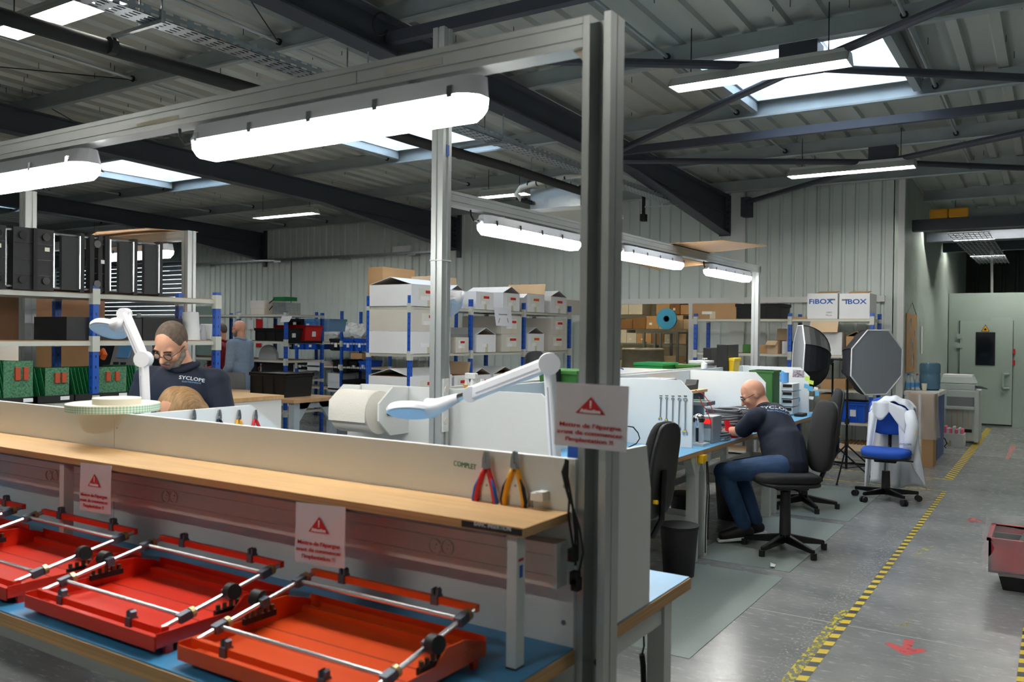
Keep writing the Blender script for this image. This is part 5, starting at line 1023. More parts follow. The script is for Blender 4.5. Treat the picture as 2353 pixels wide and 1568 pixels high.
# ---- left rack with black trays and green boards
AX, AR = -5.5, -5.96
rack('blue rack at left stacked with black trays on top', AR, AX, 1.2, 4.33, [1.35, 2.34, 3.335, 4.33], [.2, 1.10, 1.50, 1.82], 1.87, 'y')
gt_ = 'black plastic trays on the left rack'
def tray_frame(pa, pb, label, style):
    ya = at(pa, 610, x=AX+.01).y; yb2 = at(pb, 610, x=AX+.01).y; z0 = 1.822; h = .39; t = thing('rod_frame_tray', label, 'tray frame', ((AX+AR)/2, (ya+yb2)/2, z0), gt_); x1 = AX+.02; x0 = AR+.04
    if style == 'panel':
        part('board', MB().box(x1-.03, x1, ya, yb2-.03, z0+.01, z0+h-.03), M('dark_board', (44,46,48), .6, var=.15, scale=90.), t)
        part('side_bar', MB().box(x1-.05, x1+.01, yb2-.03, yb2, z0, z0+h), 'black', t); part('edge_strip', MB().box(x1+.0, x1+.014, yb2-.036, yb2-.028, z0+.02, z0+h-.02), 'alu_bright', t)
    elif style == 'ladder':
        for y in (ya, (ya+yb2)/2-.01, yb2-.03): part('rail', MB().box(x1-.05, x1, y, y+.03, z0, z0+h), 'black', t)
        for k in range(4): part('rung', MB().box(x1-.03, x1-.01, ya, yb2, z0+.03+k*.1, z0+.036+k*.1), 'black', t)
        part('edge_strip', MB().box(x1+.0, x1+.014, yb2-.004, yb2+.005, z0+.02, z0+h-.02), 'alu_bright', t); part('tag', MB().box(x1, x1+.002, yb2-.06, yb2-.035, z0+.2, z0+.225), 'paper', t)
        for q in (.06, .33): part('boss', MB().cyl((x1-.03, ya+.05, z0+q), (x1+.005, ya+.05, z0+q), .025, n=14), 'black_gloss', t)
    else:
        bd = part('case', MB().box(x1-.06, x1, ya, yb2, z0, z0+h), M('tray_black', (34,35,38), .45), t)
        for k in range(3): part('panel_line', MB().box(x1, x1+.002, ya+.01, yb2-.01, z0+.09+k*.1, z0+.094+k*.1), 'black_gloss', bd)
        part('mid_post', MB().box(x1, x1+.02, (ya+yb2)/2-.012, (ya+yb2)/2+.012, z0, z0+h), 'black', bd)
        for y in (ya+.055, yb2-.055):
            for q in (.06, .34): part('boss', MB().cyl((x1-.01, y, z0+q), (x1+.012, y, z0+q), .024, n=14), 'black_gloss', bd)
        part('edge_strip', MB().box(x1+.005, x1+.016, yb2-.012, yb2-.004, z0+.02, z0+h-.02), 'alu_bright', t); part('tag', MB().box(x1, x1+.003, yb2-.06, yb2-.03, z0+.25, z0+.275), 'cream', t)
    part('rod', MB().cyl((x1-.02, ya-.12, z0+h-.02), (x1-.02, yb2, z0+h-.02), .007, n=8), 'alu_bright', t); part('rod', MB().cyl((x1-.02, ya-.12, z0+.02), (x1-.02, yb2, z0+.02), .007, n=8), 'alu_bright', t)
    part('back_rail', MB().box(x0, x1-.05, yb2-.02, yb2, z0, z0+.03), 'black', t)
tray_frame(-40, 12, 'black tray frame cut off at the left picture edge', 'case'); tray_frame(28, 122, 'widest black tray case with round bosses and beige tag', 'case'); tray_frame(140, 190, 'first dark board frame right of the wide black case', 'panel'); tray_frame(205, 249, 'slim ladder shaped black tray frame', 'ladder'); tray_frame(272, 312, 'second dark board frame on the left rack', 'panel'); tray_frame(330, 370, 'last dark board frame near the gantry post', 'panel')
def pcb_stack(pa, pb, n, h, label, lean=.04, z=1.102, tray=True):
    ya = at(pa, 880, x=AX).y; yb2 = at(pb, 880, x=AX).y; t = thing('circuit_board_stack', label, 'circuit boards', (AX, (ya+yb2)/2, z), 'green circuit boards on the left rack'); d = (yb2-ya)
    for k in range(n):
        y = ya+.02+k*(d-.10)/max(1, n-1)
        part('circuit_board', MB().hexa([(AX-.26,y,z+.03),(AX-.02,y,z+.03),(AX-.02,y+.004,z+.03),(AX-.26,y+.004,z+.03),(AX-.26,y-lean,z+h),(AX-.02,y-lean,z+h),(AX-.02,y-lean+.004,z+h),(AX-.26,y-lean+.004,z+h)]), 'pcb', t)
    f_ = part('front_board', MB().box(AX-.02, AX-.014, ya+d*.35, yb2-.01, z+.03, z+h), M('pcb_face', (70,120,88), .5, var=.6, scale=110.), t)
    for q in (.45, .8): part('component_block', MB().box(AX-.014, AX+.002, ya+d*(.35+.5*q), ya+d*(.35+.5*q)+.03, z+h*.55, z+h*.85), M('relay', (176,74,44), .5), f_)
    if tray: part('holder_tray', MB().box(AX-.3, AX+.025, ya-.01, yb2, z, z+.04), 'black', t); part('tag', MB().box(AX+.025, AX+.027, yb2-.09, yb2-.03, z+.01, z+.034), 'paper', t)
    return t
pcb_stack(-30, 82, 14, .27, 'tall stack of green circuit boards at the left edge'); pcb_stack(74, 165, 5, .22, 'green boards with orange relays on a black tray'); pcb_stack(172, 296, 12, .215, 'leaning green circuit boards with yellow tag'); pcb_stack(292, 352, 6, .22, 'green circuit boards behind the standing man')
z_ = 1.502
solo('black_profile_pack', MB().box(AR+.04, AX-.02, at(157,760,x=AX).y, at(330,760,x=AX).y, z_, z_+.155), 'tray_black', 'long black profile pack on the left rack middle shelf', 'pack'); solo('black_profile_pack', MB().box(AR+.04, AX-.02, at(332,760,x=AX).y, at(423,760,x=AX).y, z_, z_+.16), 'black', 'second black pack on the middle shelf behind the man', 'pack')
c = at(441,755, x=AX-.1); solo('paper_cone', MB().lathe([(.0,0),(.075,0),(.06,.21),(.055,.215),(0,.215)], (AX-.12, c.y, z_), 28), 'paper', 'white tapered paper roll standing on the left rack', 'paper roll', smooth='auto')
c = at(466,760, x=AX-.1); t = thing('clear_bottle', 'small clear bottle beside the white paper roll', 'bottle', (AX-.1, c.y, z_)); part('glass', MB().lathe([(0,0),(.028,0),(.03,.02),(.026,.06),(.012,.09),(.012,.12),(0,.12)], (AX-.1,c.y,z_), 18), 'clear_tube', t, smooth='auto')
c = at(484,760, x=AX-.1); solo('white_jug', MB().prism([(c.y-.03,z_),(c.y+.05,z_),(c.y+.05,z_+.05),(c.y+.0,z_+.125),(c.y-.03,z_+.125)], 'x', AX-.2, AX-.06), 'white', 'white plastic jug at the far end of the left rack', 'jug', bevel=.01)
crate(AR+.05, AX-.01, .9, 2.32, z_, .15, 'black', 'black crate on the middle shelf at the left picture edge', 'crates on the left rack', None)
# boards and brown case behind the left rack
solo('plywood_case', MB().box(-6.95, -6.35, at(80,700,x=-6.35).y, at(241,700,x=-6.35).y, 1.47, 1.86), M('case_brown', (150,112,82), .6, var=.1, scale=4.), 'brown wooden case standing behind the left rack', 'case')
solo('cardboard_sheet', MB().box(-6.42, -6.36, at(62,800,x=-6.36).y, at(213,800,x=-6.36).y, .0, 1.468), 'carton', 'tall tan cardboard panel under the brown case behind the left rack', 'cardboard')
rack('blue rack behind the left rack with bags and rods', -8.0, -7.4, 2.0, 4.35, [2.2, 4.2], [.2, .9, 1.3, 1.7], 2.2, 'y')
solo('white_carton', MB().box(-7.9, -7.45, 2.9, 3.9, 1.302, 1.46), 'carton_grey', 'pale carton on the rack behind at far left', 'carton'); solo('blue_bag', MB().ell((-7.6,3.5,1.82), (.2,.45,.12)), M('bag_blue', (150,180,224), .3), 'bluish plastic bag on the rack behind at far left', 'bag', smooth=True)
for k in range(3): solo('steel_rod', MB().cyl((-7.42,2.3,1.73+k*.05),(-7.42,4.15,1.73+k*.05), .012, n=8), 'chrome', ('lower', 'middle', 'upper')[k]+' bright metal rod lying on the rack behind at far left', 'rod')
# machine cabinets seen through the left rack
w1 = thing('work_counter', 'white counter with test gear behind the left rack', 'counter', (-8.6, 5.8, 0)); part('top', MB().box(-9.3, -6.9, 5.6, 6.3, .86, .9), 'plywood', w1); part('front', MB().box(-9.28, -6.92, 5.62, 6.28, 0, .86), 'white', w1)
c = at(265,808, y=5.75); t = thing('test_terminal', 'grey test terminal with blue screen behind the magnifier', 'terminal', (c.x, 5.75, .9)); part('case', MB().prism([(5.75,.9),(6.05,.9),(6.05,1.45),(5.9,1.45)], 'x', c.x-.22, c.x+.25), 'instrument', t); part('screen', MB().hexa([(c.x-.12,5.83,1.25),(c.x+.12,5.83,1.25),(c.x+.12,5.84,1.25),(c.x-.12,5.84,1.25),(c.x-.12,5.88,1.40),(c.x+.12,5.88,1.40),(c.x+.12,5.9,1.40),(c.x-.12,5.9,1.40)]), 'sky_blue', t)
for q in (-.08, .06): part('handset', MB().box(c.x+q-.025, c.x+q+.025, 5.79, 5.85, 1.08, 1.2), 'black', t)

solo('orange_tool', MB().tube([at(*q, y=5.75) for q in ((232,815),(237,806),(241,815),(236,824))], .03, n=8), 'orange_label', 'orange coiled tool on the counter behind the left rack', 'tool')
# ---- rack behind the two visitors (long side faces -y)
BY = 9.0
rack('blue rack with red crates behind the visitors', -13.6, -9.83, BY, BY+.75, [-13.5, -12.0, -10.9, -9.83], [.35, .83, 1.13, 1.42, 1.83], 1.87, 'x')
gc = 'crates on the visitors rack'
c0 = at(592,700, y=BY+.2).x; c1 = at(613,700, y=BY+.2).x
carton(c0-.1, c1, BY+.15, BY+.6, 1.83, .10, 'carton_grey', 'lower pale carton on the visitors rack top', gc, mark=False); carton(c0-.12, c1+.0, BY+.15, BY+.6, 1.932, .12, 'carton_grey', 'upper pale carton on the visitors rack top', gc, mark=False)
c0 = at(648,700, y=BY+.3).x; t = thing('metal_unit', 'small metal unit with green board on the visitors rack', 'device', (c0, BY+.3, 1.83)); part('case', MB().box(c0-.1, c0+.2, BY+.2, BY+.5, 1.83, 2.02), 'galv', t); part('board', MB().box(c0-.15, c0+.12, BY+.25, BY+.5, 2.05, 2.11), 'pcb', t); part('wire', MB().tube([(c0-.12,BY+.25,2.08),(c0-.26,BY+.25,2.0),(c0-.24,BY+.25,1.9),(c0-.12,BY+.25,2.0)], .008, n=6), 'rubber', t)
crate(-9.95, -9.80, BY+.03, BY+.72, 1.42, .01, 'black', 'thin black tray lying on the visitors rack', gc, None)
def crate_px(pa, pb, pyt, pyb, y, dep, mat, label, group, tg='-y'):
    a = at(pa, pyb, y=y); c = at(pb, pyt, y=y); return crate(a.x, c.x, y, y+dep, a.z, c.z-a.z, mat, label, group, tg)
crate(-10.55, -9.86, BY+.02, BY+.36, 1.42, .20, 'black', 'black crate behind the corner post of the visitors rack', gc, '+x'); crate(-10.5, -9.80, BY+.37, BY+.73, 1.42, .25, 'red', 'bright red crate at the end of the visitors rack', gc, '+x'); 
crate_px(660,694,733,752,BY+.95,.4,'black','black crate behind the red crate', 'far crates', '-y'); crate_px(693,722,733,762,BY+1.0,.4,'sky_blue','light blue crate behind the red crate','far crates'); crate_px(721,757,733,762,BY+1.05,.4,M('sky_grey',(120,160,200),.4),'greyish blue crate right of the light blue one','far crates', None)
for k in range(6):
    xx = -11.75+k*.26; t = thing('black_cartridge', ('leftmost','second','third','fourth','fifth','rightmost')[k]+' black cartridge with red wire in the row behind the visitors', 'cartridge', (xx, BY+.2, .83), 'black cartridges in a row'); part('case', MB().prism([(xx,.832),(xx+.2,.832),(xx+.2,1.08),(xx+.04,1.08),(xx+.04,.95)], 'y', BY+.03, BY+.55), 'tray_black', t); part('pale_edge', MB().box(xx+.03, xx+.055, BY+.02, BY+.03, .84, 1.07), 'instrument', t); part('red_wire', MB().tube([(xx+.1,BY+.02,1.07),(xx+.0,BY+.01,1.0),(xx+.03,BY+.015,.92)], .006, n=6), 'lead_red', t)
solo('round_board', MB().prism([(-10.35+.2*math.cos(a), 1.13+max(0,.2*math.sin(a))+.03) for a in [pi*i/10 for i in range(11)]]+[(-10.55,1.13),(-10.15,1.13)][:0]+[(-10.55,1.132),(-10.15,1.132)], 'y', BY+.1, BY+.15), 'instrument', 'rounded grey board on the visitors rack', 'board')
pw = [at(*q, y=BY-.03) for q in ((648,727),(672,727),(664,740),(643,741))]; tag(part('loose_sheet', MB().add([tuple(p) for p in pw]+[(p.x,p.y+.001,p.z) for p in pw], [(3,2,1,0),(4,5,6,7),(0,1,5,4),(1,2,6,5),(2,3,7,6),(3,0,4,7)]), 'paper'), 'loose paper sheet on the visitors rack corner post', 'paper')
# ---- rack along the back wall with crates
CY_ = 11.35
rack('low blue rack along the back wall with black and blue crates', -12.2, -8.7, CY_, CY_+.5, [-12.1, -10.95, -9.8, -8.75], [.2, .55, .95, 1.38], 1.95, 'x')
gr = 'crates on the back wall rack'
for k, (pa, pb, yt, yb2, mt_, lb) in enumerate(((663,672,786,803,'black','narrow black crate on the back wall rack'), (673,698,786,803,'blue_plastic','blue crate left of the round board'), (700,726,786,803,'blue_plastic','second blue crate behind the visitors rack'), (757,786,779,806,'black','dark crate with label left of the bright blue one'), (787,812,779,807,'blue_plastic','bright blue crate under the plastic bags'), (814,838,779,807,'blue_plastic','bright blue crate beside the carton rack post'),
        (764,797,828,856,'black','large black crate with square label on the second shelf'), (804,820,832,853,'black','narrow black crate under a small carton'), (824,842,830,853,'blue_plastic','blue crate half hidden by the carton rack post'), (675,703,834,849,'black','black crate on the lower back shelf'), (783,802,874,900,'black','black crate low on the back wall rack'), (802,818,874,900,'black','second black crate low on the back wall rack'))):
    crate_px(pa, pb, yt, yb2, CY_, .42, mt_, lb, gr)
for k, (pa, pb, yt, yb2, lb) in enumerate(((706,734,832,851,'white carton on the back rack second shelf'), (753,781,859,879,'upper white carton on the low back shelf'), (753,783,880,900,'lower white carton on the low back shelf'), (674,697,855,869,'small white carton behind the black crate'))):
    a = at(pa, yb2, y=CY_); c = at(pb, yt, y=CY_); carton(a.x, c.x, CY_, CY_+.4, a.z, c.z-a.z, 'carton_white', lb, 'white cartons on the back wall rack', face='-y', mark=False, small=True)
a = at(806,822, y=CY_); c = at(832,815, y=CY_); carton(a.x, c.x, CY_, CY_+.3, a.z-.02, .10, 'carton', 'small brown carton on the back wall rack', 'white cartons on the back wall rack', mark=False, small=True)
for k, (px, py, r_) in enumerate(((772,768,.2), (803,764,.25), (826,766,.2))):
    c = at(px, py, y=CY_+.2); mb = MB().ell(c, (r_,.2,.16), 18, 12); mb.v = [(p[0]+random.uniform(-.025,.025), p[1], p[2]+random.uniform(-.03,.03)) for p in mb.v]; solo('plastic_bag', mb, M('bag_clear', (228,232,232), .15, alpha=.75), ('left','middle','right')[k]+' crumpled clear plastic bag in the back wall crates', 'plastic bag', 'plastic bags in the crates')
# posters on the wall
for (pts, mt_, lb) in ((((570,735),(582,735),(582,757),(570,757)), 'paper', 'white no smoking notice on the back wall'), (((588,733),(602,734),(602,755),(588,754)), 'red', 'red and blue safety poster on the back wall'), (((588,789),(600,789),(600,798),(588,798)), 'red', 'small red box on the back wall')):
    q = [at(*p, y=WY-.02) for p in pts]; tag(part('wall_poster', MB().add([tuple(p) for p in q]+[(p.x,p.y+.01,p.z) for p in q], [(3,2,1,0),(4,5,6,7),(0,1,5,4),(1,2,6,5),(2,3,7,6),(3,0,4,7)]), mt_), lb, 'poster')
solo('grey_door_panel', MB().box(at(455,700,y=WY).x, at(497,700,y=WY).x, WY-.06, WY-.01, 0, 2.1), M('door_grey', (120,140,136), .5), 'dull green grey door leaf in the far wall', 'door')
# ---------------------------------------------------------------- wood tables in mid hall
def wood_table(x0, x1, y0, y1, z, label):
    t = thing('wood_table', label, 'table', ((x0+x1)/2, (y0+y1)/2, 0), 'wood topped tables in mid hall'); part('tabletop', MB().box(x0, x1, y0, y1, z-.045, z), 'worktop', t, bevel=.004)
    for x in (x0+.1, x1-.08):
        for y in (y0+.08, y1-.08): lg = part('leg', MB().box(x-.045, x+.045, y-.045, y+.045, 0, z-.045), M('table_grey', (168,180,188), .45), t); part('gusset', MB().prism([(y-.045 if y > (y0+y1)/2 else y+.045, z-.045), (y-.25 if y > (y0+y1)/2 else y+.25, z-.045), (y-.045 if y > (y0+y1)/2 else y+.045, z-.30)], 'x', x-.02, x+.02), 'table_grey', lg)
        part('end_rail', MB().box(x-.02, x+.02, y0+.08, y1-.08, z-.12, z-.045), 'table_grey', t)
q = at(683,919, z=.77); q2 = at(777,911.5, z=.77); TX = (q.x+q2.x)/2
wood_table(TX-2.6, TX, q.y-.05, q2.y+.05, .77, 'wood topped table carrying the black crate'); wood_table(TX-3.0, TX-.28, q.y-.95, q.y-.08, .73, 'lower wood table in front of the black crate table')
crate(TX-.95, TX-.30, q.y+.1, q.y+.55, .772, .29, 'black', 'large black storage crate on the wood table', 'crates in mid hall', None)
solo('paper_sheet', MB().box(TX-2.5, TX-2.0, q.y+.1, q.y+.4, .771, .773), 'paper', 'paper sheets lying on the wood table', 'paper')
solo('clip_board', MB().box(TX-2.05, TX-1.8, q.y+.3, q.y+.5, .771, .79), 'black', 'dark gadget on the wood table by the gray jacket', 'device', bevel=.005)
# ---------------------------------------------------------------- right rack with the two printed cartons
EY = 11.2
rack('blue rack by the far wall under the two printed cartons', -4.2, -1.94, EY, EY+.5, [-4.2, -2.93, -1.94], [.06, .52, .925, 1.355, 1.81], 1.88, 'x')
ge = 'boxes on the far wall rack'
for pa, pb, word, xo, lb in ((1855,1925,'FiBOX',0,'left white carton printed FIBOX on the far rack'), (1928,1999,'IBOX',.06,'right white carton printed IBOX on the far rack')):
    a = at(pa, 728, y=EY+.02); c = at(pb, 674, y=EY+.02); t = carton(a.x, c.x, EY+.02, EY+.47, 1.81, c.z-1.81+.0, 'carton_white', lb, 'printed white cartons', 'shut', '-y', mark=False)
    text('print', word, .085, M('print_blue', (30,80,170), .5), t, ((a.x+c.x)/2-.02+xo*.6, EY+.0185, c.z-.105), (1,0,0), (0,0,1), bold=.0018, sx=1.25)
    part('flap', MB().hexa([(a.x+.1,EY+.03,c.z),(c.x-.02,EY+.03,c.z),(c.x-.02,EY+.25,c.z+.03),(a.x+.1,EY+.25,c.z+.03),(a.x+.1,EY+.03,c.z+.005),(c.x-.02,EY+.03,c.z+.005),(c.x-.02,EY+.25,c.z+.035),(a.x+.1,EY+.25,c.z+.035)]), 'carton', t); part('barcode', MB().box(c.x-.11 if xo == 0 else a.x+.03, c.x-.03 if xo == 0 else a.x+.12, EY+.0188, EY+.02, c.z-.09, c.z-.07), 'device_grey', t)
    if xo == 0: text('print', '10003\nWuxx', .03, 'device_grey', t, ((a.x+c.x)/2+.08, EY+.0185, c.z-.26), (1,0,0), (0,0,1))
a = at(1592,730, y=EY+.05); c = at(1693,697, y=EY+.05); carton(a.x, c.x, EY+.03, EY+.48, 1.81, c.z-1.81, 'carton', 'long brown carton on top of the far rack', ge, 'shut', '-y', mk=None)
a = at(1688,728, y=EY+.05); c = at(1797,698, y=EY+.05); crate(a.x+.02, c.x, EY+.03, EY+.48, 1.81, c.z-1.81, 'black', 'wide black crate on top of the far rack', ge, None)
solo('flat_cardboard', MB().box(at(1815,729,y=EY).x, at(1852,729,y=EY).x, EY+.05, EY+.45, 1.81, 1.835), 'carton', 'flat piece of cardboard left of the printed cartons', 'cardboard')
def e_box(pa, pb, yt, zb_, mat, label, top='shut', mk=None, fl=False):
    a = at(pa, 800, y=EY+.03); c = at(pb, yt, y=EY+.03); return carton(a.x, c.x, EY+.03, EY+.46, zb_, c.z-zb_, mat, label, ge, top, '-y', mark=bool(mk), mk=mk)
e_box(1746,1763,793,1.355,'carton','small brown carton behind the gantry end post'); e_box(1763,1787,783,1.355,'carton_pale','pale carton with open flaps on the far rack','open'); e_box(1797,1828,785,1.355,'carton_white','pale tub like carton beside the softbox'); 
b_ = e_box(1880,1935,764,1.355,'carton_white','large white carton with hanging brown flap between the softboxes'); a = at(1862,760,y=EY); c = at(1926,802,y=EY)
part('front_flap', MB().hexa([(a.x,EY-.06,1.64),(c.x,EY-.06,1.64),(c.x,EY+.02,1.80),(a.x,EY+.02,1.80)]+[(a.x,EY-.066,1.64),(c.x,EY-.066,1.64),(c.x,EY+.014,1.80),(a.x,EY+.014,1.80)]), 'carton_pale', b_)
e_box(1944,1992,774,1.355,'carton','brown carton with white printed tape right of the softbox stand','tent')
solo('grey_unit', MB().box(at(1863,750,y=EY+.2).x, at(1908,750,y=EY+.2).x, EY+.2, EY+.45, 1.69, 1.775), 'instrument', 'grey unit on top of the white carton', 'device')
solo('green_box', MB().box(at(1706,800,y=EY+.05).x, at(1726,800,y=EY+.05).x, EY+.05, EY+.4, 1.355, 1.47), 'green_bin', 'dark green box on the far rack near the gantry post', 'box', bevel=.01)
solo('board_bundle', MB().box(at(1818,800,y=EY+.03).x, at(1832,800,y=EY+.03).x, EY+.03, EY+.35, 1.355, 1.52), 'pcb', 'bundle of green circuit boards on the far rack', 'circuit boards')
e_box(1887,1913,873,.925,'carton','left low brown carton with white label on the far rack', mk=None); e_box(1915,1943,872,.925,'carton','right low brown carton on the far rack')
solo('parts_tray', MB().box(at(1965,890,y=EY+.04).x, at(1996,890,y=EY+.04).x, EY+.04, EY+.4, .925, 1.02), M('tray_mixed', (150,150,120), .5, var=.8, scale=70.), 'tray of small yellow and white parts on the far rack', 'tray')
for k, (yt, zb_) in enumerate(((905,.52), (920,.52))):
    a = at((1885,1905)[k], yt, y=EY+.05); carton(a.x, a.x+.16, EY+.05+.0*k, EY+.4, .52, a.z-.52, 'carton_dark' if k else 'carton', ('left','right')[k]+' film wrapped brown packs on the lower far rack', ge, mark=False, small=True)
a = at(1931,967, y=EY+.03); c = at(1991,925, y=EY+.03); crate(a.x, c.x, EY+.0, EY+.45, .52, c.z-.52, 'blue_plastic', 'bright blue crate with label behind the light stands', 'crates on the far wall rack', '-y')
a = at(1925,1050, y=EY); c = at(1990,1010, y=EY); b_ = carton(a.x, c.x, EY+.02, EY+.45, .06, .18, 'carton_white', 'open carton full of dark tubes on the bottom shelf', ge, 'shut', '-y', mark=False); mb = MB()
for i in range(9):
    for j in range(4): mb.cyl((a.x+.04+i*.045, EY+.1+j*.09, .24), (a.x+.04+i*.045, EY+.1+j*.09, .27), .018, n=8)
part('tubes', mb, 'carton_dark', b_, kind='stuff'); part('flap', MB().hexa([(a.x-.03,EY-.10,.18),(c.x+.03,EY-.10,.18),(c.x,EY+.02,.24),(a.x,EY+.02,.24),(a.x-.03,EY-.10,.186),(c.x+.03,EY-.10,.186),(c.x,EY+.02,.246),(a.x,EY+.02,.246)]), 'carton_pale', b_)
# ---------------------------------------------------------------- store room seen through the doorway
M('store_wall', (232,226,210), .6)
struct('wall_store_back', MB().box(-11, -4.3, 17.5, 17.6, 0, 3.2), 'store_wall'); struct('wall_store_left', MB().box(-11.1, -11, WY+.16, 17.6, 0, 3.2), 'store_wall'); struct('wall_store_right', MB().box(-4.3, -4.2, WY+.16, 17.6, 0, 3.2), 'store_wall'); struct('ceiling_store', MB().box(-11.1, -4.2, WY+.16, 17.6, 3.0, 3.1), 'white_sheet')
for k in range(4): struct('trim_%d' % (7+k), MB().box(-11, -4.3, 17.49, 17.5, 1.9+k*.22, 1.906+k*.22), M('trim_shadow', (196,188,170), .7))
for x, lb in ((-6.4, 'tube lamp inside the store room near the doorway'), (-8.6, 'tube lamp deeper inside the store room')): trough_lamp(x-.6, x+.6, 13.9, 2.85, lb, 'lamp_warm', False)
sr = thing('store_shelving', 'grey steel shelving full of brown cartons in the store room', 'rack', (-7.5, 15.4, 0))
for x in (-9.6, -8.2, -6.8, -5.4): 
    for y in (15.4, 16.0): part('post', MB().box(x-.02, x+.02, y-.02, y+.02, 0, 1.45), 'device_grey', sr)
for z in (.3, .85, 1.42): part('shelf', MB().box(-9.6, -5.4, 15.4, 16.0, z-.03, z), 'device_grey', sr)
n_ = 0; names_ = ('pale','brown','tan')
for z in (1.42, 1.70, 1.98, .85, .3):
    x = -8.3; n_ = 0
    while x < -5.5:
        w_ = random.uniform(.18, .34); h = random.uniform(.18, .27); 
        if not (z > 1.9 and random.random() < .45):
            cm = random.randrange(5); n_ += 1; carton(x, x+w_, 15.42, 15.85, z, min(h, .27), ('carton','carton','carton_pale','carton_dark','carton_grey')[cm], '%s %s carton from the left, %s of the store room shelving' % (('first','second','third','fourth','fifth','sixth','seventh','eighth','ninth','tenth','eleventh','twelfth','thirteenth','fourteenth','fifteenth','sixteenth')[min(n_, 16)-1], ('brown','brown','beige','dark brown','grey')[cm], {1.42:'lower row on top', 1.70:'second row on top', 1.98:'highest row on top', .85:'on the middle shelf', .3:'on the bottom shelf'}[z]), 'cartons piled in the store room', 'shut', '-y', mark=random.random() < .4, mk=None, tape=False, small=True)
        x += w_+.01
solo('blue_spool', MB().lathe([(.06,-.02),(.2,-.02),(.2,.02),(.06,.02),(.06,-.02)], at(1532,733, y=15.1), 28, Matrix.Rotation(pi/2, 4, 'X')), M('spool_blue', (52,140,196), .45), 'round blue cable spool among the store cartons', 'spool', smooth='auto')
sr2 = thing('store_cart', 'small grey steel trolley rack in front of the store cartons', 'trolley', (-6.2, 14.2, 0)); x0 = at(1480,760,y=14.2).x; x1 = at(1557,760,y=14.2).x
for x in (x0, (x0+x1)/2, x1): part('post', MB().box(x-.02, x+.02, 14.18, 14.22, 0, at(1520,763,y=14.2).z), 'device_grey', sr2); part('post', MB().box(x-.02, x+.02, 14.68, 14.72, 0, at(1520,763,y=14.2).z), 'device_grey', sr2)
for z in (.25, .95, at(1520,763,y=14.2).z): part('shelf', MB().box(x0, x1, 14.2, 14.7, z-.03, z), 'device_grey', sr2)
carton(x0+.04, (x0+x1)/2-.03, 14.22, 14.6, .95, .27, 'carton_grey', 'left pale carton on the store trolley', 'cartons on the trolley', mark=False, small=True); carton((x0+x1)/2+.03, x1-.02, 14.22, 14.6, .95, .26, 'carton_pale', 'right pale carton on the store trolley', 'cartons on the trolley', face='-y', mk=None, small=True)
c = at(1477,860, y=13.2); bb = thing('bin_with_liner', 'large round bin with a clear beige liner in the doorway', 'bin', (c.x, 13.2, 0)); zt_ = at(1477,800,y=13.2).z; part('liner', MB().lathe([(.0,.02),(.36,.02),(.38,.6),(.34,zt_),(.36,zt_-.03),(.30,zt_-.02),(.28,.5)], (c.x,13.2,0), 28), M('liner', (188,180,160), .35, var=.1, scale=12., bump=.6, bscale=8.), bb, smooth=True)
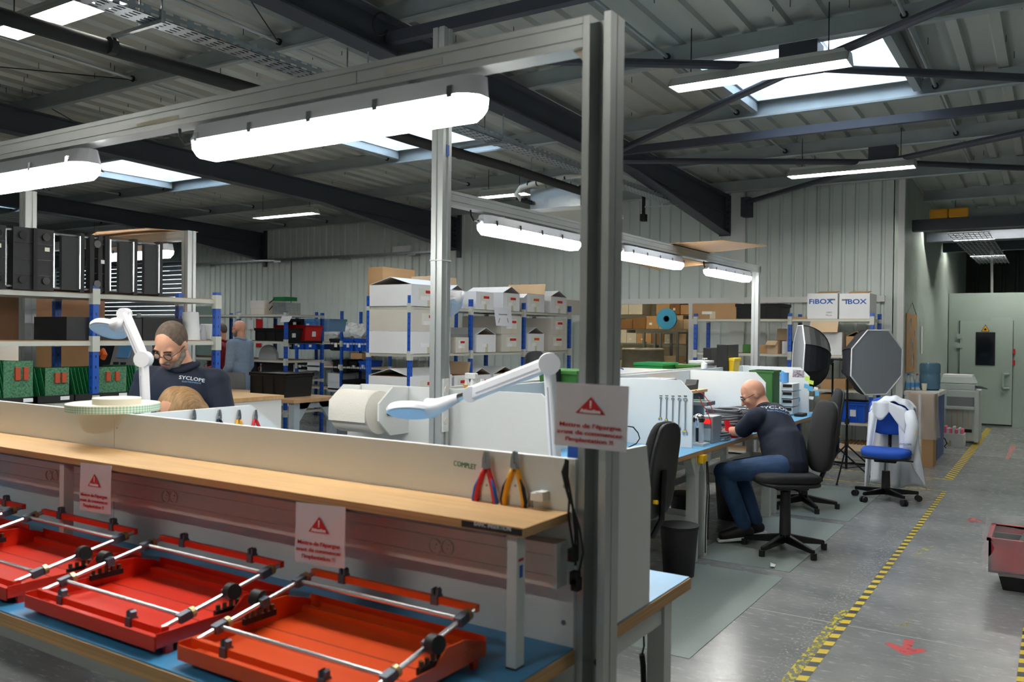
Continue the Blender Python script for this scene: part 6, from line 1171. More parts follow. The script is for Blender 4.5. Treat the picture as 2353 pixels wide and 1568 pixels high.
# ---------------------------------------------------------------- chairs
def sq(mb, c, r, e1=.5, e2=.5, n=28, m=14, bend=None, mat=None):
    sp_ = lambda v, e: math.copysign(abs(v)**e, v); c = Vector(c)
    def fn(u, v):
        a = 2*pi*u; b_ = pi*(v-.5)
        p = Vector((r[0]*sp_(math.cos(b_), e1)*sp_(math.cos(a), e2), r[1]*sp_(math.cos(b_), e1)*sp_(math.sin(a), e2), r[2]*sp_(math.sin(b_), e1)))
        if bend: p = bend(p)
        if mat: p = mat @ p
        return p+c
    return mb.grid(fn, n, m, True)
M('fabric_black', (30,31,33), .85, bump=.2, bscale=150.); M('fabric_blue', (26,78,176), .8, bump=.2, bscale=150.); M('shell_black', (34,34,36), .5)
def office_chair(loc, rot, fabric, label, seat=.5, back=(.2,.27,.86), wheels=False, foam=(.235,.225,.045), tilt=-.10, group='work chairs'):
    t = thing('work_chair', label, 'chair', (0,0,0), group)
    for k in range(5):
        a = 2*pi*k/5+.35; e = Vector((math.cos(a)*.30, math.sin(a)*.30, .055 if not wheels else .085)); part('base_arm', MB().hexa([Vector((0,0,.06))+Vector((-math.sin(a),math.cos(a),0))*.028, Vector((0,0,.06))-Vector((-math.sin(a),math.cos(a),0))*.028, e-Vector((-math.sin(a),math.cos(a),0))*.016-Vector((0,0,.018)), e+Vector((-math.sin(a),math.cos(a),0))*.016-Vector((0,0,.018)), Vector((0,0,.125))+Vector((-math.sin(a),math.cos(a),0))*.022, Vector((0,0,.125))-Vector((-math.sin(a),math.cos(a),0))*.022, e-Vector((-math.sin(a),math.cos(a),0))*.013+Vector((0,0,.012)), e+Vector((-math.sin(a),math.cos(a),0))*.013+Vector((0,0,.012))]), 'black_gloss', t, bevel=.006)
        if wheels:
            for s in (-1, 1): d = Vector((-math.sin(a), math.cos(a), 0)); q = e+Vector((0,0,-.055)); part('caster', MB().cyl(q+d*s*.008, q+d*s*.026, .03, n=16), 'shell_black', t, smooth='auto')
        else: part('glide', MB().cyl((e.x,e.y,0),(e.x,e.y,.045), .022, n=12), 'black', t)
    part('column_cover', MB().cyl((0,0,.10),(0,0,seat-.19 if wheels else seat-.12), .042, .036, n=16), 'shell_black', t, smooth='auto'); part('gas_column', MB().cyl((0,0,.1),(0,0,seat-.05), .02, n=12), 'chrome' if wheels else 'black_gloss', t)
    part('mechanism', MB().box(-.10,.10,-.10,.14,seat-.10,seat-.055), 'shell_black', t, bevel=.01); part('lever', MB().cyl((.09,.0,seat-.08),(.24,.02,seat-.085), .007, n=8), 'black', t)
    part('seat_shell', sq(MB(), (0,0,seat-.05), (foam[0]*.98,foam[1]*.98,.022), .5, .55), 'shell_black', t, smooth=True)
    part('seat', sq(MB(), (0,0,seat-.02), foam, .55, .6, bend=lambda p: Vector((p.x,p.y,p.z+.35*p.x*p.x-.9*max(0,-p.y-.12)**2))), fabric, t, smooth=True)
    bz = back[2]; yb = .235
    bf = lambda p: Vector((p.x, p.y+.9*p.x*p.x-tilt*p.z*1.2+.35*p.z*p.z, p.z))
    part('backrest', sq(MB(), (0,yb,bz), (back[0],.035,back[1]), .6, .55, bend=bf), fabric, t, smooth=True); part('back_shell', sq(MB(), (0,yb+.03,bz), (back[0]*.97,.022,back[1]*.98), .6, .55, bend=bf), 'shell_black', t, smooth=True)
    part('back_bar', MB().tube([(0,.10,seat-.08),(0,.24,seat-.07),(0,.29,seat+.03),(0,.30,bz)], .018, n=8), 'black_gloss', t); part('yellow_dot', MB().cyl((back[0]*.55,yb+.05,bz-.16),(back[0]*.55,yb+.075,bz-.16), .012, n=10), 'yellow', t)
    t.location = loc; t.rotation_euler = (0,0,rot); return t
office_chair((-1.69,6.40,.003), -.95, 'fabric_black', 'black high work chair the bald man sits on', seat=.555, back=(.19,.265,.845))
office_chair((-2.13,4.42,.003), -pi/2, 'fabric_black', 'black work chair at the nearest aisle desk', seat=.53, back=(.19,.27,.83))
office_chair((-1.98,8.10,.003), -pi/2+.3, 'fabric_black', 'black work chair standing behind the seated man chair', seat=.50, back=(.19,.27,.84))
office_chair((-4.1,7.3,0), pi/2, 'fabric_black', 'black work chair on the far side of the desk row', seat=.56, back=(.19,.28,1.13))
bc_ = office_chair((-1.405,8.95,.0), .05, 'fabric_blue', 'blue work chair on wheels with a lab coat over it', seat=.475, back=(.20,.185,.80), wheels=True, foam=(.225,.21,.05))
# ---------------------------------------------------------------- lab coat draped over the blue chair
M('coat', (226,231,238), .8, bump=.25, bscale=30.)
ct_ = thing('lab_coat', 'white lab coat draped over the blue chair', 'lab coat', (-1.40, 9.2, 0))
def cloth(name, fn, nu, nv, mat='coat'):
    o = part(name, MB().grid(fn, nu, nv), mat, ct_, smooth=True); s_ = o.modifiers.new('th', 'SOLIDIFY'); s_.thickness = .005; return o
cxx = -1.40
cloth('back_panel', lambda u, v: (cxx-.19-.03*v+(.40+.10*v)*u, 9.31+.05*v+.022*math.sin(u*17+v*2)*(.2+v), .985-.10*(2*u-1)**2*(1-v)-.90*v+.02*math.sin(u*9)), 40, 24)
cloth('shoulders', lambda u, v: (cxx-.19+.40*u, 9.10+.21*v, .955-.11*(2*u-1)**2+.05*math.sin(pi*v)+.006*math.sin(u*25)), 30, 9)
cloth('left_front', lambda u, v: (cxx-.195-.025*v+(.10-.06*v)*u, 9.085-.03*math.sin(pi*v)+.012*math.sin(u*8+v*3), .93-.10*(1-u)-.78*v), 10, 24)
cloth('left_lapel', lambda u, v: (cxx-.16+.17*u, 9.06+.012*math.sin(u*7), .955-.02*abs(u-.5)-v*(.10+.09*math.sin(u*pi*1.1))), 12, 8)
cloth('right_lapel', lambda u, v: (cxx-.01+.16*u, 9.055-.02*u, .955-.06*u-v*(.09+.16*u)), 12, 8)
cloth('right_front', lambda u, v: (cxx+.07+.03*v+(.15+.09*v)*u, 9.065-.05*v*math.sin(pi*u)+.016*math.sin(u*10+v*4)*v, .92-.13*u*u-(.42+.25*u)*v), 18, 26)
part('sleeve', MB().tube([(cxx+.17,9.08,.86),(cxx+.215,9.04,.74),(cxx+.20,9.02,.60),(cxx+.185,9.01,.47)], [.055,.06,.058,.055], n=14), 'coat', ct_, smooth=True)
text('sleeve_print', 'SYCLOPE', .026, 'navy', ct_, (cxx+.165, 8.952, .555), (1,.15,0), (0,0,1)); part('yellow_badge', MB().box(cxx+.235,cxx+.25,8.985,8.99,.65,.69), 'yellow', ct_)
# ---------------------------------------------------------------- softboxes on light stands
def softbox(foot, apex, nrm, R_, depth, label, txt=None):
    t = thing('softbox_light', label, 'softbox', foot, 'photo softboxes on stands'); foot = Vector(foot); apex = Vector(apex); n = Vector(nrm).normalized()
    x = n.cross(Vector((0,0,1))).normalized(); y = x.cross(n).normalized(); c = apex+n*depth; V = [c+(x*math.cos(a)+y*math.sin(a))*R_ for a in [2*pi*(i+.5)/8 for i in range(8)]]
    def fn(u, v):
        i = int(u*8) % 8; f = u*8-int(u*8); p = V[i]*(1-f)+V[(i+1) % 8]*f; s_ = math.sin(v*pi/2); ax = apex+n*depth*(1-math.cos(v*pi/2)); return ax+(p-c)*(.12+.88*s_)
    part('black_hood', MB().grid(fn, 8, 9, True), M('hood_black', (30,32,38), .55), t)
    part('front_diffuser', MB().add([tuple(p) for p in V]+[tuple(c+n*.004)], [(i, (i+1) % 8, 8) for i in range(8)]), M('diffuser_cloth', (150,154,160), .6, .1), t); part('rim', MB().tube(V, .008, n=6, closed=True), 'white', t)
    for i in range(8): part('seam', MB().tube([fn(i/8, k/8)+(fn(i/8, k/8)-apex-n*depth*.4).normalized()*.003 for k in range(9)], .004, n=5), 'black_gloss', t)
    top = Vector((foot.x, foot.y, apex.z-.04)); part('stand_pole', MB().cyl(foot+Vector((0,0,.12)), top, .014, .010, n=10), 'black_gloss', t, smooth='auto'); part('pole_clamp', MB().cyl((foot.x,foot.y,.62),(foot.x,foot.y,.68), .024, n=10), 'black', t); part('head', MB().bar(top, apex+n*.06, .05, .06), 'black', t); part('grip', MB().cyl(apex-n*.02, apex-n*.16, .008, n=8), 'black', t)
    part('leg_collar', MB().cyl((foot.x,foot.y,.36),(foot.x,foot.y,.42), .022, n=10), 'black', t)
    for k in range(3):
        a = 2*pi*k/3+.5; e = foot+Vector((math.cos(a)*.42, math.sin(a)*.42, .012)); part('leg', MB().cyl((foot.x,foot.y,.39), e, .009, n=8), 'black_gloss', t); part('brace', MB().cyl((foot.x,foot.y,.13), foot+Vector((math.cos(a)*.25, math.sin(a)*.25, .165)), .005, n=6), 'black_gloss', t); part('leg_tip', MB().cyl(e+Vector((0,0,-.012)), e+Vector((0,0,.01)), .012, n=8), 'rubber', t)
    return t
softbox((-2.16,10.10,0), (-2.20,10.1,1.33), (-.95,-.42,.05), .39, .34, 'black softbox seen from the side, facing the desks')
sb2 = softbox((-1.97,9.95,0), (-1.90,9.95,1.325), (.80,-.60,-.03), .37, .33, 'softbox showing its grey front beside the far wall')
text('print', 'Walimex', .07, 'white', sb2, (-1.755,9.69,1.40), (.25,-.1,1), (-.95,.3,.25), bold=.001)
# ---------------------------------------------------------------- waste bins
def waste_bin(x, y, h, r, label, liner=None):
    t = thing('waste_bin', label, 'waste bin', (x,y,0), 'black waste bins under the desks'); part('body', MB().lathe([(0,.004),(r*.78,.004),(r*.80,0),(r,h),(r*.97,h),(r*.77,.012),(0,.012)], (x,y,0), 28), 'shell_black', t, smooth='auto'); part('rim', MB().lathe([(r*.985,h-.02),(r*1.03,h-.018),(r*1.03,h),(r*.97,h+.002)], (x,y,0), 28), 'black', t, smooth='auto')
waste_bin(-2.09, 5.32, .335, .125, 'black waste bin beside the near desk leg'); waste_bin(-2.36, 7.25, .40, .16, 'black waste bin under the bald man desk'); waste_bin(-2.55, 6.6, .3, .12, 'small black bin deep under the bald man desk')
# red crate with clear bag at the right edge
rb = thing('lined_crate', 'worn red crate in a clear bag on a black crate', 'crate', (0, 6.4, 0))
part('lower_crate', MB().hexa([(-.28,6.19,0),(.45,6.19,0),(.45,6.6,0),(-.28,6.6,0),(-.31,6.16,.12),(.48,6.16,.12),(.48,6.63,.12),(-.31,6.63,.12)]), 'black', rb)
M('red_worn', (170,36,44), .45, var=.25, scale=7.)
for nm, bx in (('front_wall', (-.36,.5,6.15,6.165)), ('back_wall', (-.36,.5,6.62,6.635)), ('side_wall', (-.36,-.345,6.15,6.635)), ('side_wall', (.485,.5,6.15,6.635))): part(nm, MB().box(*bx, .112, .325), 'red_worn', rb)
part('floor_plate', MB().box(-.36,.5,6.15,6.635,.11,.125), 'red_worn', rb); part('rim', MB().box(-.37,.51,6.14,6.165,.31,.328).box(-.37,-.345,6.14,6.645,.31,.328).box(-.37,.51,6.62,6.645,.31,.328), 'red_worn', rb)
part('divider_wall', MB().box(-.34,.48,6.38,6.40,.125,.32), 'black', rb)
def bag(u, v):
    a = 2*pi*u; x = .07+.455*max(-1,min(1,1.35*math.cos(a))); y = 6.392+.262*max(-1,min(1,1.35*math.sin(a))); k = .012*math.sin(a*9+v*7)+.008*math.sin(a*17-v*5)
    return (x+k+(-.015 if v > .9 else 0), y+k, .10+.30*v+.012*math.sin(a*5)*(v > .8))
part('clear_bag', MB().grid(bag, 60, 10, True), M('bag_film', (228,230,234), .12, alpha=.22), rb, smooth=True)
for k in range(3): part('black_tube', MB().cyl((-.25+k*.2,6.2,.14),(-.15+k*.2,6.36,.33), .03, n=10), 'black', rb)
# ---------------------------------------------------------------- far right corner: carton, cabinet, water bottle, copier
cbx = carton(-1.57, -1.285, 11.55, 11.86, 0, .885, 'carton', 'tall brown carton wrapped in film beside the lab coat', 'far corner things', 'shut', '-y', mark=True, mk=None)
part('film_wrap', MB().grid(lambda u, v: (-1.4275+(.155+.03*(1-v)*(1-v))*max(-1,min(1,1.4*math.cos(2*pi*u)))+.006*math.sin(u*60), 11.705+(.165+.02*(1-v))*max(-1,min(1,1.4*math.sin(2*pi*u)))+.005*math.sin(u*47+v*9), .34+.56*v), 48, 9, True), 'clear_bag', cbx, smooth=True); part('printed_tape', MB().box(-1.455,-1.425,11.547,11.55,.25,.885), 'paper', cbx)
kc = thing('water_cabinet', 'low cabinet with white top and blue side', 'cabinet', (-1.55, 12.6, 0)); part('body', MB().box(-1.71,-1.32,12.25,13.05,0,.83), M('blue_side', (62,84,140), .5), kc); part('front', MB().box(-1.71,-1.325,12.24,12.25,0,.83), 'white', kc); part('top', MB().box(-1.72,-1.30,12.23,13.07,.83,.88), 'white', kc)
wb = thing('water_bottle', 'large blue water cooler bottle on the cabinet', 'water bottle', (-1.47, 12.75, .88)); part('bottle', MB().lathe([(0,.0),(.10,.0),(.125,.02),(.13,.05),(.125,.07),(.13,.09),(.13,.2),(.125,.22),(.13,.24),(.13,.33),(.12,.36),(.09,.37),(0,.37)], (-1.47,12.75,.88), 28), M('water_blue', (92,134,160), .08, alpha=.85), wb, smooth='auto'); part('base_ring', MB().cyl((-1.47,12.75,.88),(-1.47,12.75,.90), .115, n=24), 'black', wb)
for k, (px, cc, lb) in enumerate(((2087,'blue_plastic','blue capped small water bottle'), (2095,'white','white capped small water bottle'), (2105,'red','red capped small water bottle'))):
    c = at(px, 880, y=12.5); t = thing('small_bottle', lb+' on the cabinet', 'bottle', (c.x,12.5,.88), 'small bottles on the cabinet'); part('bottle', MB().lathe([(0,0),(.032,0),(.033,.12),(.014,.18),(.013,.2),(0,.2)], (c.x,12.5+.05*k,.88), 16), 'clear_tube', t, smooth='auto'); part('cap', MB().cyl((c.x,12.5+.05*k,1.08),(c.x,12.5+.05*k,1.10), .014, n=10), cc, t); part('label_band', MB().cyl((c.x,12.5+.05*k,.92),(c.x,12.5+.05*k,.98), .0335, n=16), 'sky_blue', t)
c = at(2124,885, y=12.45); solo('paper_cup', MB().lathe([(0,.0),(.026,0),(.035,.10),(.032,.10),(.024,.006),(0,.006)], (c.x,12.45,.88), 18), 'cream', 'cream paper cup before the water bottle', 'cup', smooth='auto')
px_ = thing('copier', 'tall grey office copier in front of the cabin', 'copier', (-1.25, 14.8, 0)); X0, X1, Y0, Y1 = -1.50, -1.0, 14.45, 15.05
part('body', MB().box(X0,X1,Y0+.03,Y1,.04,.80), M('copier_grey', (190,200,198), .45), px_, bevel=.01)
for x in (X0, X1-.06): part('side_column', MB().box(x,x+.06,Y0,Y0+.05,.03,.80), 'copier_grey', px_)
part('paper_recess', MB().box(X0+.07,X1-.07,Y0+.01,Y0+.032,.55,.70), 'device_grey', px_); part('output_tray', MB().box(X0+.06,X1-.06,Y0-.06,Y0+.03,.52,.56), 'copier_grey', px_)
for k in range(4): part('copper_guide', MB().box(X0+.13+k*.075,X0+.145+k*.075,Y0+.026,Y0+.03,.24,.5), 'carton_pale', px_)
part('dark_gap', MB().box(X0+.09,X1-.09,Y0+.024,Y0+.03,.17,.22), 'black', px_); part('scanner', MB().box(X0-.03,X1-.06,Y0+.05,Y1-.05,.80,.90), 'copier_grey', px_, bevel=.012); part('scanner_lid', MB().hexa([(X0-.03,Y0+.05,.905),(X1-.06,Y0+.05,.905),(X1-.06,Y1-.05,.905),(X0-.03,Y1-.05,.905),(X0-.0,Y0+.08,1.0),(X1-.1,Y0+.08,1.0),(X1-.1,Y1-.08,1.0),(X0-.0,Y1-.08,1.0)]), 'copier_grey', px_); part('paper_stack', MB().box(X0,X1-.1,Y0+.1,Y1-.15,1.0,1.03), 'paper', px_); part('control_tray', MB().bar((X1-.05,Y0+.1,.87),(X1+.03,Y0+.2,.83), .18, .012), 'device_grey', px_)
wbx = carton(-1.52, -1.15, 13.95, 14.25, 0, .19, 'carton_white', 'low white carton of coloured packets before the copier', 'far corner things', 'shut', '-y', mark=True, mk=None)
for k in range(9): part('packet', MB().box(-1.49+k*.037,-1.46+k*.037,13.98,14.2,.19,.24+.05*random.random()), ('yellow','paper','pink','paper','pink','paper','pink','paper','pink')[k], wbx)
solo('plug_cable', MB().tube([at(*q, y=13.3) for q in ((2165,1003),(2172,1010),(2176,1020),(2170,1026),(2174,1030))], .008, n=6), 'rubber', 'black plug cable beside the copier carton', 'cable')
pb_ = thing('pin_board', 'narrow tan pin board with photos on the ribbed side wall', 'pin board', (-1.74, 12.9, 1.2)); ya = at(2083,780,x=-1.725).y; yb2 = at(2106,780,x=-1.725).y; za, zb2 = at(2095,855,x=-1.725).z, at(2095,722,x=-1.725).z
part('board', MB().box(-1.738,-1.722,ya,yb2,za,zb2), 'carton', pb_)
for k in range(12): yy = ya+.02+random.random()*(yb2-ya-.14); zz = za+.05+k*(zb2-za-.15)/12; part('photo', MB().box(-1.722,-1.720,yy,yy+.10,zz,zz+.09), M('photo_%d' % (k % 3), ((120,124,136),(150,140,130),(90,110,140))[k % 3], .4, var=.5, scale=40.), pb_)
part('hanging_cord', MB().tube([(-1.725,ya+.05,zb2),(-1.725,(ya+yb2)/2,zb2+.16),(-1.725,yb2-.05,zb2)], .004, n=5), 'black', pb_)
yy = at(2118,780,x=-1.725).y; solo('thermometer_strip', MB().box(-1.735,-1.722,yy-.06,yy+.06,at(2118,813,x=-1.725).z,at(2118,750,x=-1.725).z), 'paper', 'white thermometer strip on the ribbed side wall', 'thermometer')
# ---------------------------------------------------------------- people
M('skin', (206,152,122), .5, var=.05, scale=14.); M('skin_pink', (214,158,132), .45, var=.05, scale=14.); M('jeans', (40,68,104), .8, var=.22, scale=14., bump=.25, bscale=160.); M('hair_short', (92,78,68), .85, var=.3, scale=60.); M('beard', (128,118,108), .9, var=.35, scale=70.); M('hair_blond', (150,116,78), .6, var=.4, scale=30., aniso=(10,1,1)); M('lip', (160,92,80), .5); M('jacket', (128,146,166), .85, var=.08, scale=40.); M('maroon', (128,18,34), .8); M('trouser_dark', (30,32,40), .8); M('brow', (58,46,40), .9); M('eye_dark', (38,30,28), .3); M('frame_dark', (40,38,40), .35)
def hand(mb, w_, d, nrm, side, curl=.5, k=1.):
    """Palm and five unequal fingers; d points to the fingertips, nrm out of the palm."""
    w_ = Vector(w_); d = Vector(d).normalized(); nrm = Vector(nrm); nrm = (nrm-d*nrm.dot(d)).normalized(); s_ = d.cross(nrm)*side
    fr = Matrix((s_, d, nrm)).transposed()
    mb.ell(w_+d*.05*k, (.041*k,.052*k,.017*k), 14, 8, fr); mb.cap(w_-d*.01, w_+d*.03*k, .026*k, .028*k, 10)
    for i, (o, L) in enumerate(((-.030,.072), (-.010,.082), (.011,.077), (.030,.060))):
        p = w_+d*(.092-.006*abs(i-1.2))*k+s_*o*k; q = p+(d*math.cos(curl*.6)+nrm*math.sin(curl*.6))*L*.5*k; e = q+(d*math.cos(curl*1.6)+nrm*math.sin(curl*1.6))*L*.5*k
        mb.cap(p-d*.012, q, .0098*k, .009*k, 8); mb.cap(q, e, .009*k, .0078*k, 8)
    p = w_+d*.03*k-s_*.034*k; q = p+(d*.7-s_*.6+nrm*.3).normalized()*.036*k; e = q+(d*.95-s_*.1+nrm*.35).normalized()*.03*k
    mb.cap(p, q, .0125*k, .0105*k, 8); mb.cap(q, e, .0105*k, .0088*k, 8)
def person(name, label, J, skin='skin', shirt='navy', sleeve='short', trousers='jeans', shoe='black', hair=None, beard=None, glasses='frame_dark', group='people in the hall', vox=.008, coat=False, belly=1.):
    V3 = {k: Vector(v) for k, v in J.items() if k not in ('hl', 'hr', 'curl')}
    hc, f, u = V3['head'], V3['face'].normalized(), V3['up']; u = (u-f*u.dot(f)).normalized(); r = f.cross(u); HM = Matrix((r, f, u)).transposed()
    H = lambda x, y, z: hc+r*x+f*y+u*z
    b_ = MB()
    b_.ell(H(0,-.012,.022), (.074,.096,.098), 24, 16, HM); b_.ell(H(0,.022,-.035), (.062,.068,.075), 20, 12, HM); b_.ell(H(0,.052,-.085), (.036,.034,.032), 16, 10, HM)
    b_.cap(H(0,.082,.012), H(0,.110,-.034), .009, .0145, 10); b_.ell(H(-.012,.096,-.036), (.009,.010,.007), 10, 6); b_.ell(H(.012,.096,-.036), (.009,.010,.007), 10, 6)
    b_.cap(H(-.045,.072,.018), H(.045,.072,.018), .012, .012, 10); b_.ell(H(0,.078,-.066), (.026,.014,.010), 12, 8, HM)
    for s_ in (-1, 1): b_.ell(H(s_*.076,-.012,-.008), (.010,.020,.033), 12, 8, HM); b_.ell(H(s_*.042,.066,-.026), (.024,.022,.026), 12, 8, HM)
    nk = V3['neck']; b_.cap(H(0,-.03,-.06), nk, .055, .062, 14)
    ch, be, pe = V3['chest'], V3['belly'], V3['pelvis']; sl, sr_ = V3['sl'], V3['sr']; ax = (sl-sr_).normalized(); up_ = (nk-pe).normalized(); fr = ax.cross(up_).normalized() if True else f; TM = Matrix((ax, up_.cross(ax).normalized()*-1, up_)).transposed()
    def torso(mb, g_):
        mb.ell(ch, (.185+g_,.115+g_,.17+g_), 22, 14, TM); mb.ell(be, (.165*belly+g_,.118*belly+g_,.16+g_), 22, 14, TM); mb.ell(pe, (.168+g_,.120+g_,.125+g_), 22, 14, TM); mb.cap(sr_, sl, .066+g_, .066+g_, 14); mb.cap(ch+up_*.05, nk-up_*.02, .10+g_, .072+g_*.5, 14)
        mb.cap(ch, be, .13+g_, .13*belly+g_, 16); mb.cap(be, pe, .13*belly+g_, .135+g_, 16)
    torso(b_, 0)
    for s_ in ('l', 'r'):
        S, E_, W_ = V3['s'+s_], V3['e'+s_], V3['w'+s_]; b_.cap(S, E_, .054, .043, 12); b_.cap(E_, W_, .043, .028, 12); hd, hn = J['h'+s_]; hand(b_, W_, hd, hn, 1 if s_ == 'l' else -1, J.get('curl', .6))
        K_, A_ = V3['k'+s_], V3['a'+s_]; P_ = pe+ax*(.09 if s_ == 'l' else -.09)-up_*.05; b_.cap(P_, K_, .088, .058, 14); b_.cap(K_, A_, .056, .038, 12); T_ = V3['t'+s_]; b_.cap(A_, T_, .036, .030, 10)
    base = Vector((pe.x, pe.y, 0))
    body = flesh(name, b_, skin, None, vox, 5, mbase=base); tag(body, label, 'person', group)
    c_ = MB(); torso(c_, .014)
    for s_ in ('l', 'r'):
        S, E_, W_ = V3['s'+s_], V3['e'+s_], V3['w'+s_]
        if sleeve == 'short': q = S+(E_-S)*.82; c_.cap(S, q, .074, .068, 14)
        else: c_.cap(S, E_, .072, .060, 14); c_.cap(E_, E_+(W_-E_)*.93, .060, .044, 12)
    hem = pe-up_*.07; c_.cap(be, hem, .15*belly, .155, 18)
    if coat: c_.ell(pe-up_*.12, (.19,.14,.2), 20, 12, TM)
    sh_ = flesh('shirt' if not coat else 'jacket', c_, shirt, body, vox*1.15, 4)
    cl_ = MB(); cl_.tube([nk+Vector((ax*math.cos(a)*.074+(ax.cross(up_))*-1*math.sin(a)*.070))+up_*(.012+.012*math.cos(a*2)) for a in [2*pi*i/20 for i in range(20)]], .017, n=8, closed=True); part('collar', cl_, shirt, body, smooth=True)
    tr_ = MB()
    for s_ in ('l', 'r'):
        K_, A_ = V3['k'+s_], V3['a'+s_]; P_ = pe+ax*(.09 if s_ == 'l' else -.09)-up_*.05; tr_.cap(P_, K_, .100, .074, 16); tr_.cap(K_, A_+(K_-A_)*.05, .072, .058, 14)
    tr_.ell(pe-up_*.02, (.176,.130,.12), 20, 12, TM); flesh('trousers', tr_, trousers, body, vox*1.15, 4)
    for s_ in ('l', 'r'):
        A_, T_ = V3['a'+s_], V3['t'+s_]; d = (T_-A_); d.z = 0; d.normalize(); z0 = T_.z-.045; m_ = MB(); m_.cap(A_+Vector((0,0,-.02)), T_, .047, .041, 14); m_.cap(A_-d*.03+Vector((0,0,-.035)), T_+d*.015, .042, .038, 14); sh0 = flesh('shoe', m_, shoe, body, .006, 4)
        x_ = d.cross(Vector((0,0,1))); so = MB(); so.hexa([A_-d*.075-x_*.038+Vector((0,0,-.085)), A_-d*.075+x_*.038+Vector((0,0,-.085)), T_+d*.055+x_*.036+Vector((0,0,-.052)), T_+d*.055-x_*.036+Vector((0,0,-.052)), A_-d*.08-x_*.042+Vector((0,0,-.060)), A_-d*.08+x_*.042+Vector((0,0,-.060)), T_+d*.06+x_*.040+Vector((0,0,-.030)), T_+d*.06-x_*.040+Vector((0,0,-.030))]); part('sole', so, 'paper', body, bevel=.008)
    if hair:
        h_ = MB(); st = hair[1] if len(hair) > 1 else 0
        h_.ell(H(0,-.020,.030), (.0775,.094,.096), 24, 16, HM); hr_ = flesh('hair', h_, hair[0], body, .006, 3)
    if beard:
        m_ = MB(); m_.ell(H(0,.050,-.086), (.043,.040,.034), 18, 10, HM)
        for s_ in (-1, 1): m_.cap(H(s_*.062,.012,-.045), H(s_*.036,.052,-.085), .019, .024, 10); m_.cap(H(s_*.068,-.002,-.01), H(s_*.062,.012,-.05), .010, .019, 10)
        m_.cap(H(-.026,.090,-.055), H(.026,.090,-.055), .009, .009, 8); flesh('beard', m_, beard, body, .005, 4)
    part('mouth', MB().tube([H(-.022,.094,-.070), H(0,.0985,-.0695), H(.022,.094,-.070)], .0045, n=6), 'lip', body, smooth=True)
    for s_ in (-1, 1):
        part('eyebrow', MB().tube([H(s_*.016,.092,.022), H(s_*.034,.090,.027), H(s_*.052,.078,.020)], .0045, n=6), 'brow', body, smooth=True); part('eye', MB().ell(H(s_*.033,.076,-.002), (.013,.008,.006), 10, 6, HM), 'eye_dark', body, smooth=True)
    if glasses:
        g_ = MB()
        for s_ in (-1, 1): g_.tube([H(s_*.034+.024*math.cos(a), .100-.006*abs(math.cos(a)), -.004+.018*math.sin(a)) for a in [2*pi*i/16 for i in range(16)]], .0022, n=6, closed=True)
        g_.tube([H(-.010,.102,-.002), H(0,.105,.0), H(.010,.102,-.002)], .002, n=6)
        for s_ in (-1, 1): g_.tube([H(s_*.058,.096,.002), H(s_*.078,.05,.004), H(s_*.080,-.01,.004), H(s_*.078,-.03,-.01)], .0022, n=6)
        part('glasses', g_, glasses, body)
    return body, sh_
# bald man seated at the aisle desk, seen from behind-left
seat_man, seat_shirt = person('person', 'seated bald man in navy polo and jeans bent over the aisle desk', dict(
    head=(-2.045,6.74,1.115), face=(-.78,-.36,-.48), up=(-.35,-.1,.93), neck=(-1.955,6.735,1.005), chest=(-1.86,6.68,.905), belly=(-1.765,6.58,.755), pelvis=(-1.73,6.50,.655),
    sl=(-1.955,6.515,.955), sr=(-1.90,6.87,.96), el=(-2.085,6.57,.835), wl=(-2.30,6.66,.815), er=(-2.12,6.92,.84), wr=(-2.33,6.82,.815), hl=((-.95,.25,-.05),(0,0,-1)), hr=((-.95,-.2,-.05),(0,0,-1)),
    kl=(-2.16,6.385,.535), kr=(-2.14,6.66,.53), al=(-2.00,6.43,.125), tl=(-2.13,6.36,.055), ar=(-1.965,6.60,.13), tr=(-2.06,6.50,.058)), skin='skin_pink', shoe='black', belly=1.12, vox=.008)
# bearded man standing behind the near bench
a = at(393,795, y=2.85); n_ = at(420,846, y=2.93)
fx, fy = .55, -.835; lx, ly = -fy, fx
S0 = at(418,872, y=2.96)
Ls = lambda s_, z, fwd=0, base=S0: (base.x+lx*s_+fx*fwd, base.y+ly*s_+fy*fwd, z)
stand_man, stand_shirt = person('person', 'standing bearded man with glasses in a navy polo looking down', dict(
    head=(a.x, a.y, a.z+.005), face=(fx*.80-lx*.22, fy*.80-ly*.22, -.62), up=(fx*.5,fy*.5,.8), neck=(n_.x, n_.y, n_.z-.0), chest=Ls(0, S0.z-.09, .02), belly=Ls(0, S0.z-.32, 0), pelvis=Ls(0, .92, -.02),
    sl=Ls(.185, S0.z-.015), sr=Ls(-.185, S0.z-.005), el=Ls(.27, S0.z-.29, .06), er=Ls(-.26, S0.z-.28, .06), wl=Ls(.20, S0.z-.36, .27), wr=Ls(-.18, S0.z-.37, .27), hl=((fx-lx*.4,fy-ly*.4,-.3),(0,0,-1)), hr=((fx+lx*.4,fy+ly*.4,-.3),(0,0,-1)),
    kl=Ls(.10,.50,.03), kr=Ls(-.10,.50,.03), al=Ls(.11,.10,-.02), ar=Ls(-.11,.10,-.02), tl=Ls(.13,.052,.13), tr=Ls(-.13,.052,.13)), hair=('hair_short',), beard='beard', vox=.008)
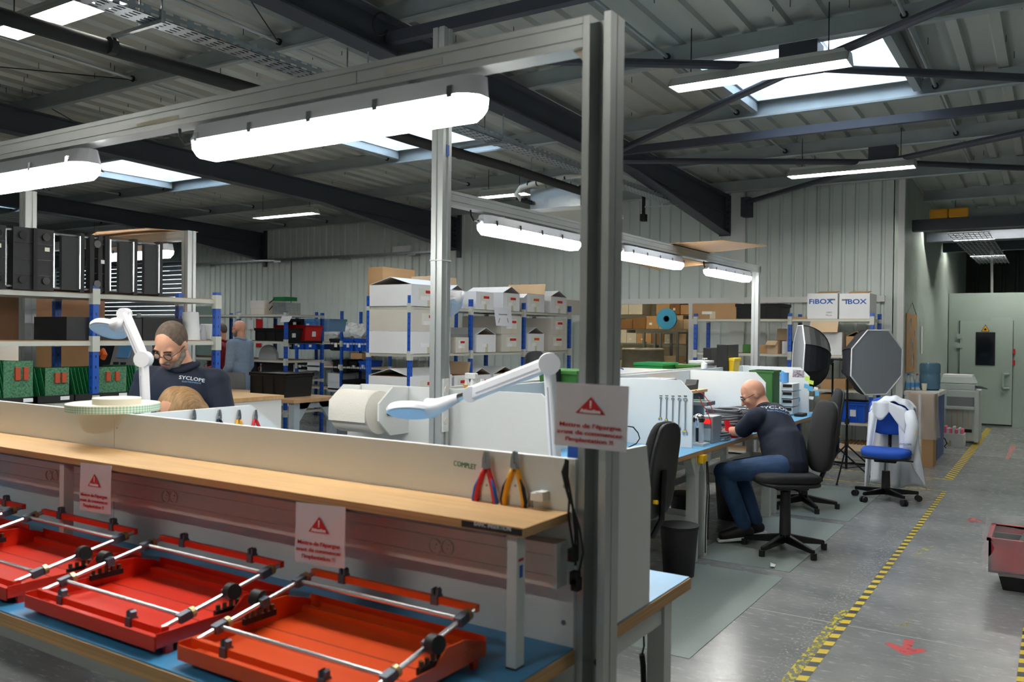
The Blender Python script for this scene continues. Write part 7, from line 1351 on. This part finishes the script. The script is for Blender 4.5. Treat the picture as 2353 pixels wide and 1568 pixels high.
# woman bent at the back bench, only her hair shows
wm = at(404,925, y=2.80)
person('person', 'seated woman with blond hair behind the near bench partition', dict(
    head=(wm.x, 2.80, wm.z-.045), face=(.3,-.75,-.55), up=(.1,-.4,.85), neck=(wm.x-.03,2.88,wm.z-.14), chest=(wm.x-.05,2.95,wm.z-.27), belly=(wm.x-.06,3.02,.72), pelvis=(wm.x-.06,3.05,.58),
    sl=(wm.x+.12,2.95,wm.z-.20), sr=(wm.x-.22,2.93,wm.z-.20), el=(wm.x+.18,2.8,.90), wl=(wm.x+.08,2.60,.83), er=(wm.x-.26,2.78,.90), wr=(wm.x-.12,2.60,.83), hl=((-.3,-.9,-.1),(0,0,-1)), hr=((.3,-.9,-.1),(0,0,-1)),
    kl=(wm.x+.10,2.65,.56), kr=(wm.x-.16,2.65,.56), al=(wm.x+.1,2.72,.10), ar=(wm.x-.16,2.72,.10), tl=(wm.x+.1,2.58,.05), tr=(wm.x-.16,2.58,.05)), shirt='white', hair=('hair_blond',), glasses=None, vox=.01)
wobj = [o for o in bpy.data.objects if o.name.startswith('person') and o.parent is None][-1]
hm = MB(); hm.ell((wm.x,2.83,wm.z-.03), (.115,.125,.115), 20, 14); hm.cap((wm.x-.05,2.9,wm.z-.05), (wm.x-.11,2.92,wm.z-.22), .06, .045, 12); hm.cap((wm.x+.05,2.9,wm.z-.05), (wm.x+.10,2.92,wm.z-.22), .06, .045, 12); flesh('long_hair', hm, 'hair_blond', wobj, .01, 5)
# two visitors by the far rack
def visitor(px, py, y, label, fdir, **kw):
    h = at(px, py, y=y); x0 = h.x; fx, fy = Vector((fdir[0], fdir[1])).normalized(); lx, ly = -fy, fx; z0 = h.z
    Q = lambda s_, z, fwd=0: (x0+lx*s_+fx*fwd, y+ly*s_+fy*fwd, z)
    kk = kw.pop('bent', 0)
    return person('person', label, dict(head=(x0,y,z0), face=(fx,fy,-.15), up=(0,0,1), neck=Q(0,z0-.15,-.03), chest=Q(0,z0-.32,-.03), belly=Q(0,z0-.56,-.02), pelvis=Q(0,z0-.74,-.02), sl=Q(.19,z0-.22,-.02), sr=Q(-.19,z0-.22,-.02), el=Q(.24,z0-.52,-.02), er=Q(-.24,z0-.52,-.02), wl=Q(.22,z0-.72,.14+kk), wr=Q(-.22,z0-.74+kk,.12+kk), hl=((fx*.4,fy*.4,-.8),(fx,fy,0)), hr=((fx*.4,fy*.4,-.8+2*kk),(fx,fy,0)), kl=Q(.09,.48,.03), kr=Q(-.09,.48,.03), al=Q(.10,.10,-.02), ar=Q(-.10,.10,-.02), tl=Q(.11,.052,.12), tr=Q(-.11,.052,.12)), vox=.012, **kw)
visitor(549, 756, 8.05, 'bald visitor in a pale blue jacket with dark glasses', (-.95,-.25), shirt='jacket', sleeve='long', trousers='trouser_dark', coat=True, skin='skin_pink', beard='beard')
visitor(505, 762, 8.35, 'visitor in a dark red shirt behind the blue rack post', (-.75,-.6), shirt='maroon', sleeve='long', trousers='trouser_dark', hair=('hair_short',), glasses=None, bent=.15)
b_ = at(548,878, y=7.85); solo('laptop_folder', MB().hexa([(b_.x-.22,7.72,b_.z-.10),(b_.x+.12,7.86,b_.z-.10),(b_.x+.12,7.88,b_.z-.10),(b_.x-.22,7.74,b_.z-.10),(b_.x-.24,7.72,b_.z+.13),(b_.x+.10,7.86,b_.z+.13),(b_.x+.10,7.88,b_.z+.13),(b_.x-.24,7.74,b_.z+.13)]), 'device_grey', 'dark grey folder held by the visitor in the pale jacket', 'folder')
finish_flesh(); finish_texts()
# shirt lettering pressed onto the cloth
def shirt_print(ob, body, px, py, s, size, mat, sx=1., rot=0.):
    bpy.context.view_layer.update(); inv = ob.matrix_world.inverted(); dr = (FW+CR*((px-1176.5)/FPX)-CU*((py-784)/FPX)).normalized()
    ok, p, n, _ = ob.ray_cast(inv @ CAM, dr)
    if not ok: return
    p = ob.matrix_world @ p; n = (n*.6-dr*.4).normalized(); X = (CR-n*CR.dot(n)).normalized(); Y = n.cross(X); X, Y = X*math.cos(rot)+Y*math.sin(rot), Y*math.cos(rot)-X*math.sin(rot)
    c = bpy.data.curves.new('t', 'FONT'); c.body = s; c.size = size; c.align_x = 'CENTER'; c.align_y = 'CENTER'; c.resolution_u = 2; c.offset = size*.012
    o = bpy.data.objects.new('t', c); col.objects.link(o); bpy.context.view_layer.update(); me = bpy.data.meshes.new_from_object(o.evaluated_get(bpy.context.evaluated_depsgraph_get())); bpy.data.objects.remove(o)
    base = wloc(ob)
    for v in me.vertices:
        q = p+X*v.co.x*sx+Y*v.co.y+n*.08; h, l, nn, _ = ob.ray_cast(inv @ q, -n); q = (ob.matrix_world @ l if h else q-n*.08)+n*.0025; v.co = q-base
    link('shirt_print', me, mat, ob)
M('print_pale', (206,214,222), .6); M('print_sky', (110,150,196), .6)
shirt_print(stand_shirt, stand_man, 441, 871, 'SYCLOPE', .028, 'print_pale', 1.15, -.06); shirt_print(stand_shirt, stand_man, 440, 879, 'ELECTRONIQUE', .011, 'print_sky', 1.2, -.06)
shirt_print(seat_shirt, seat_man, 1785, 937, 'SYCLOPE', .06, 'print_pale', 1., -.22); shirt_print(seat_shirt, seat_man, 1790, 946, 'ELECTRONIQUE', .024, 'print_sky', 1., -.22)
for s_, w_ in ((1, -.0), ):
    pass
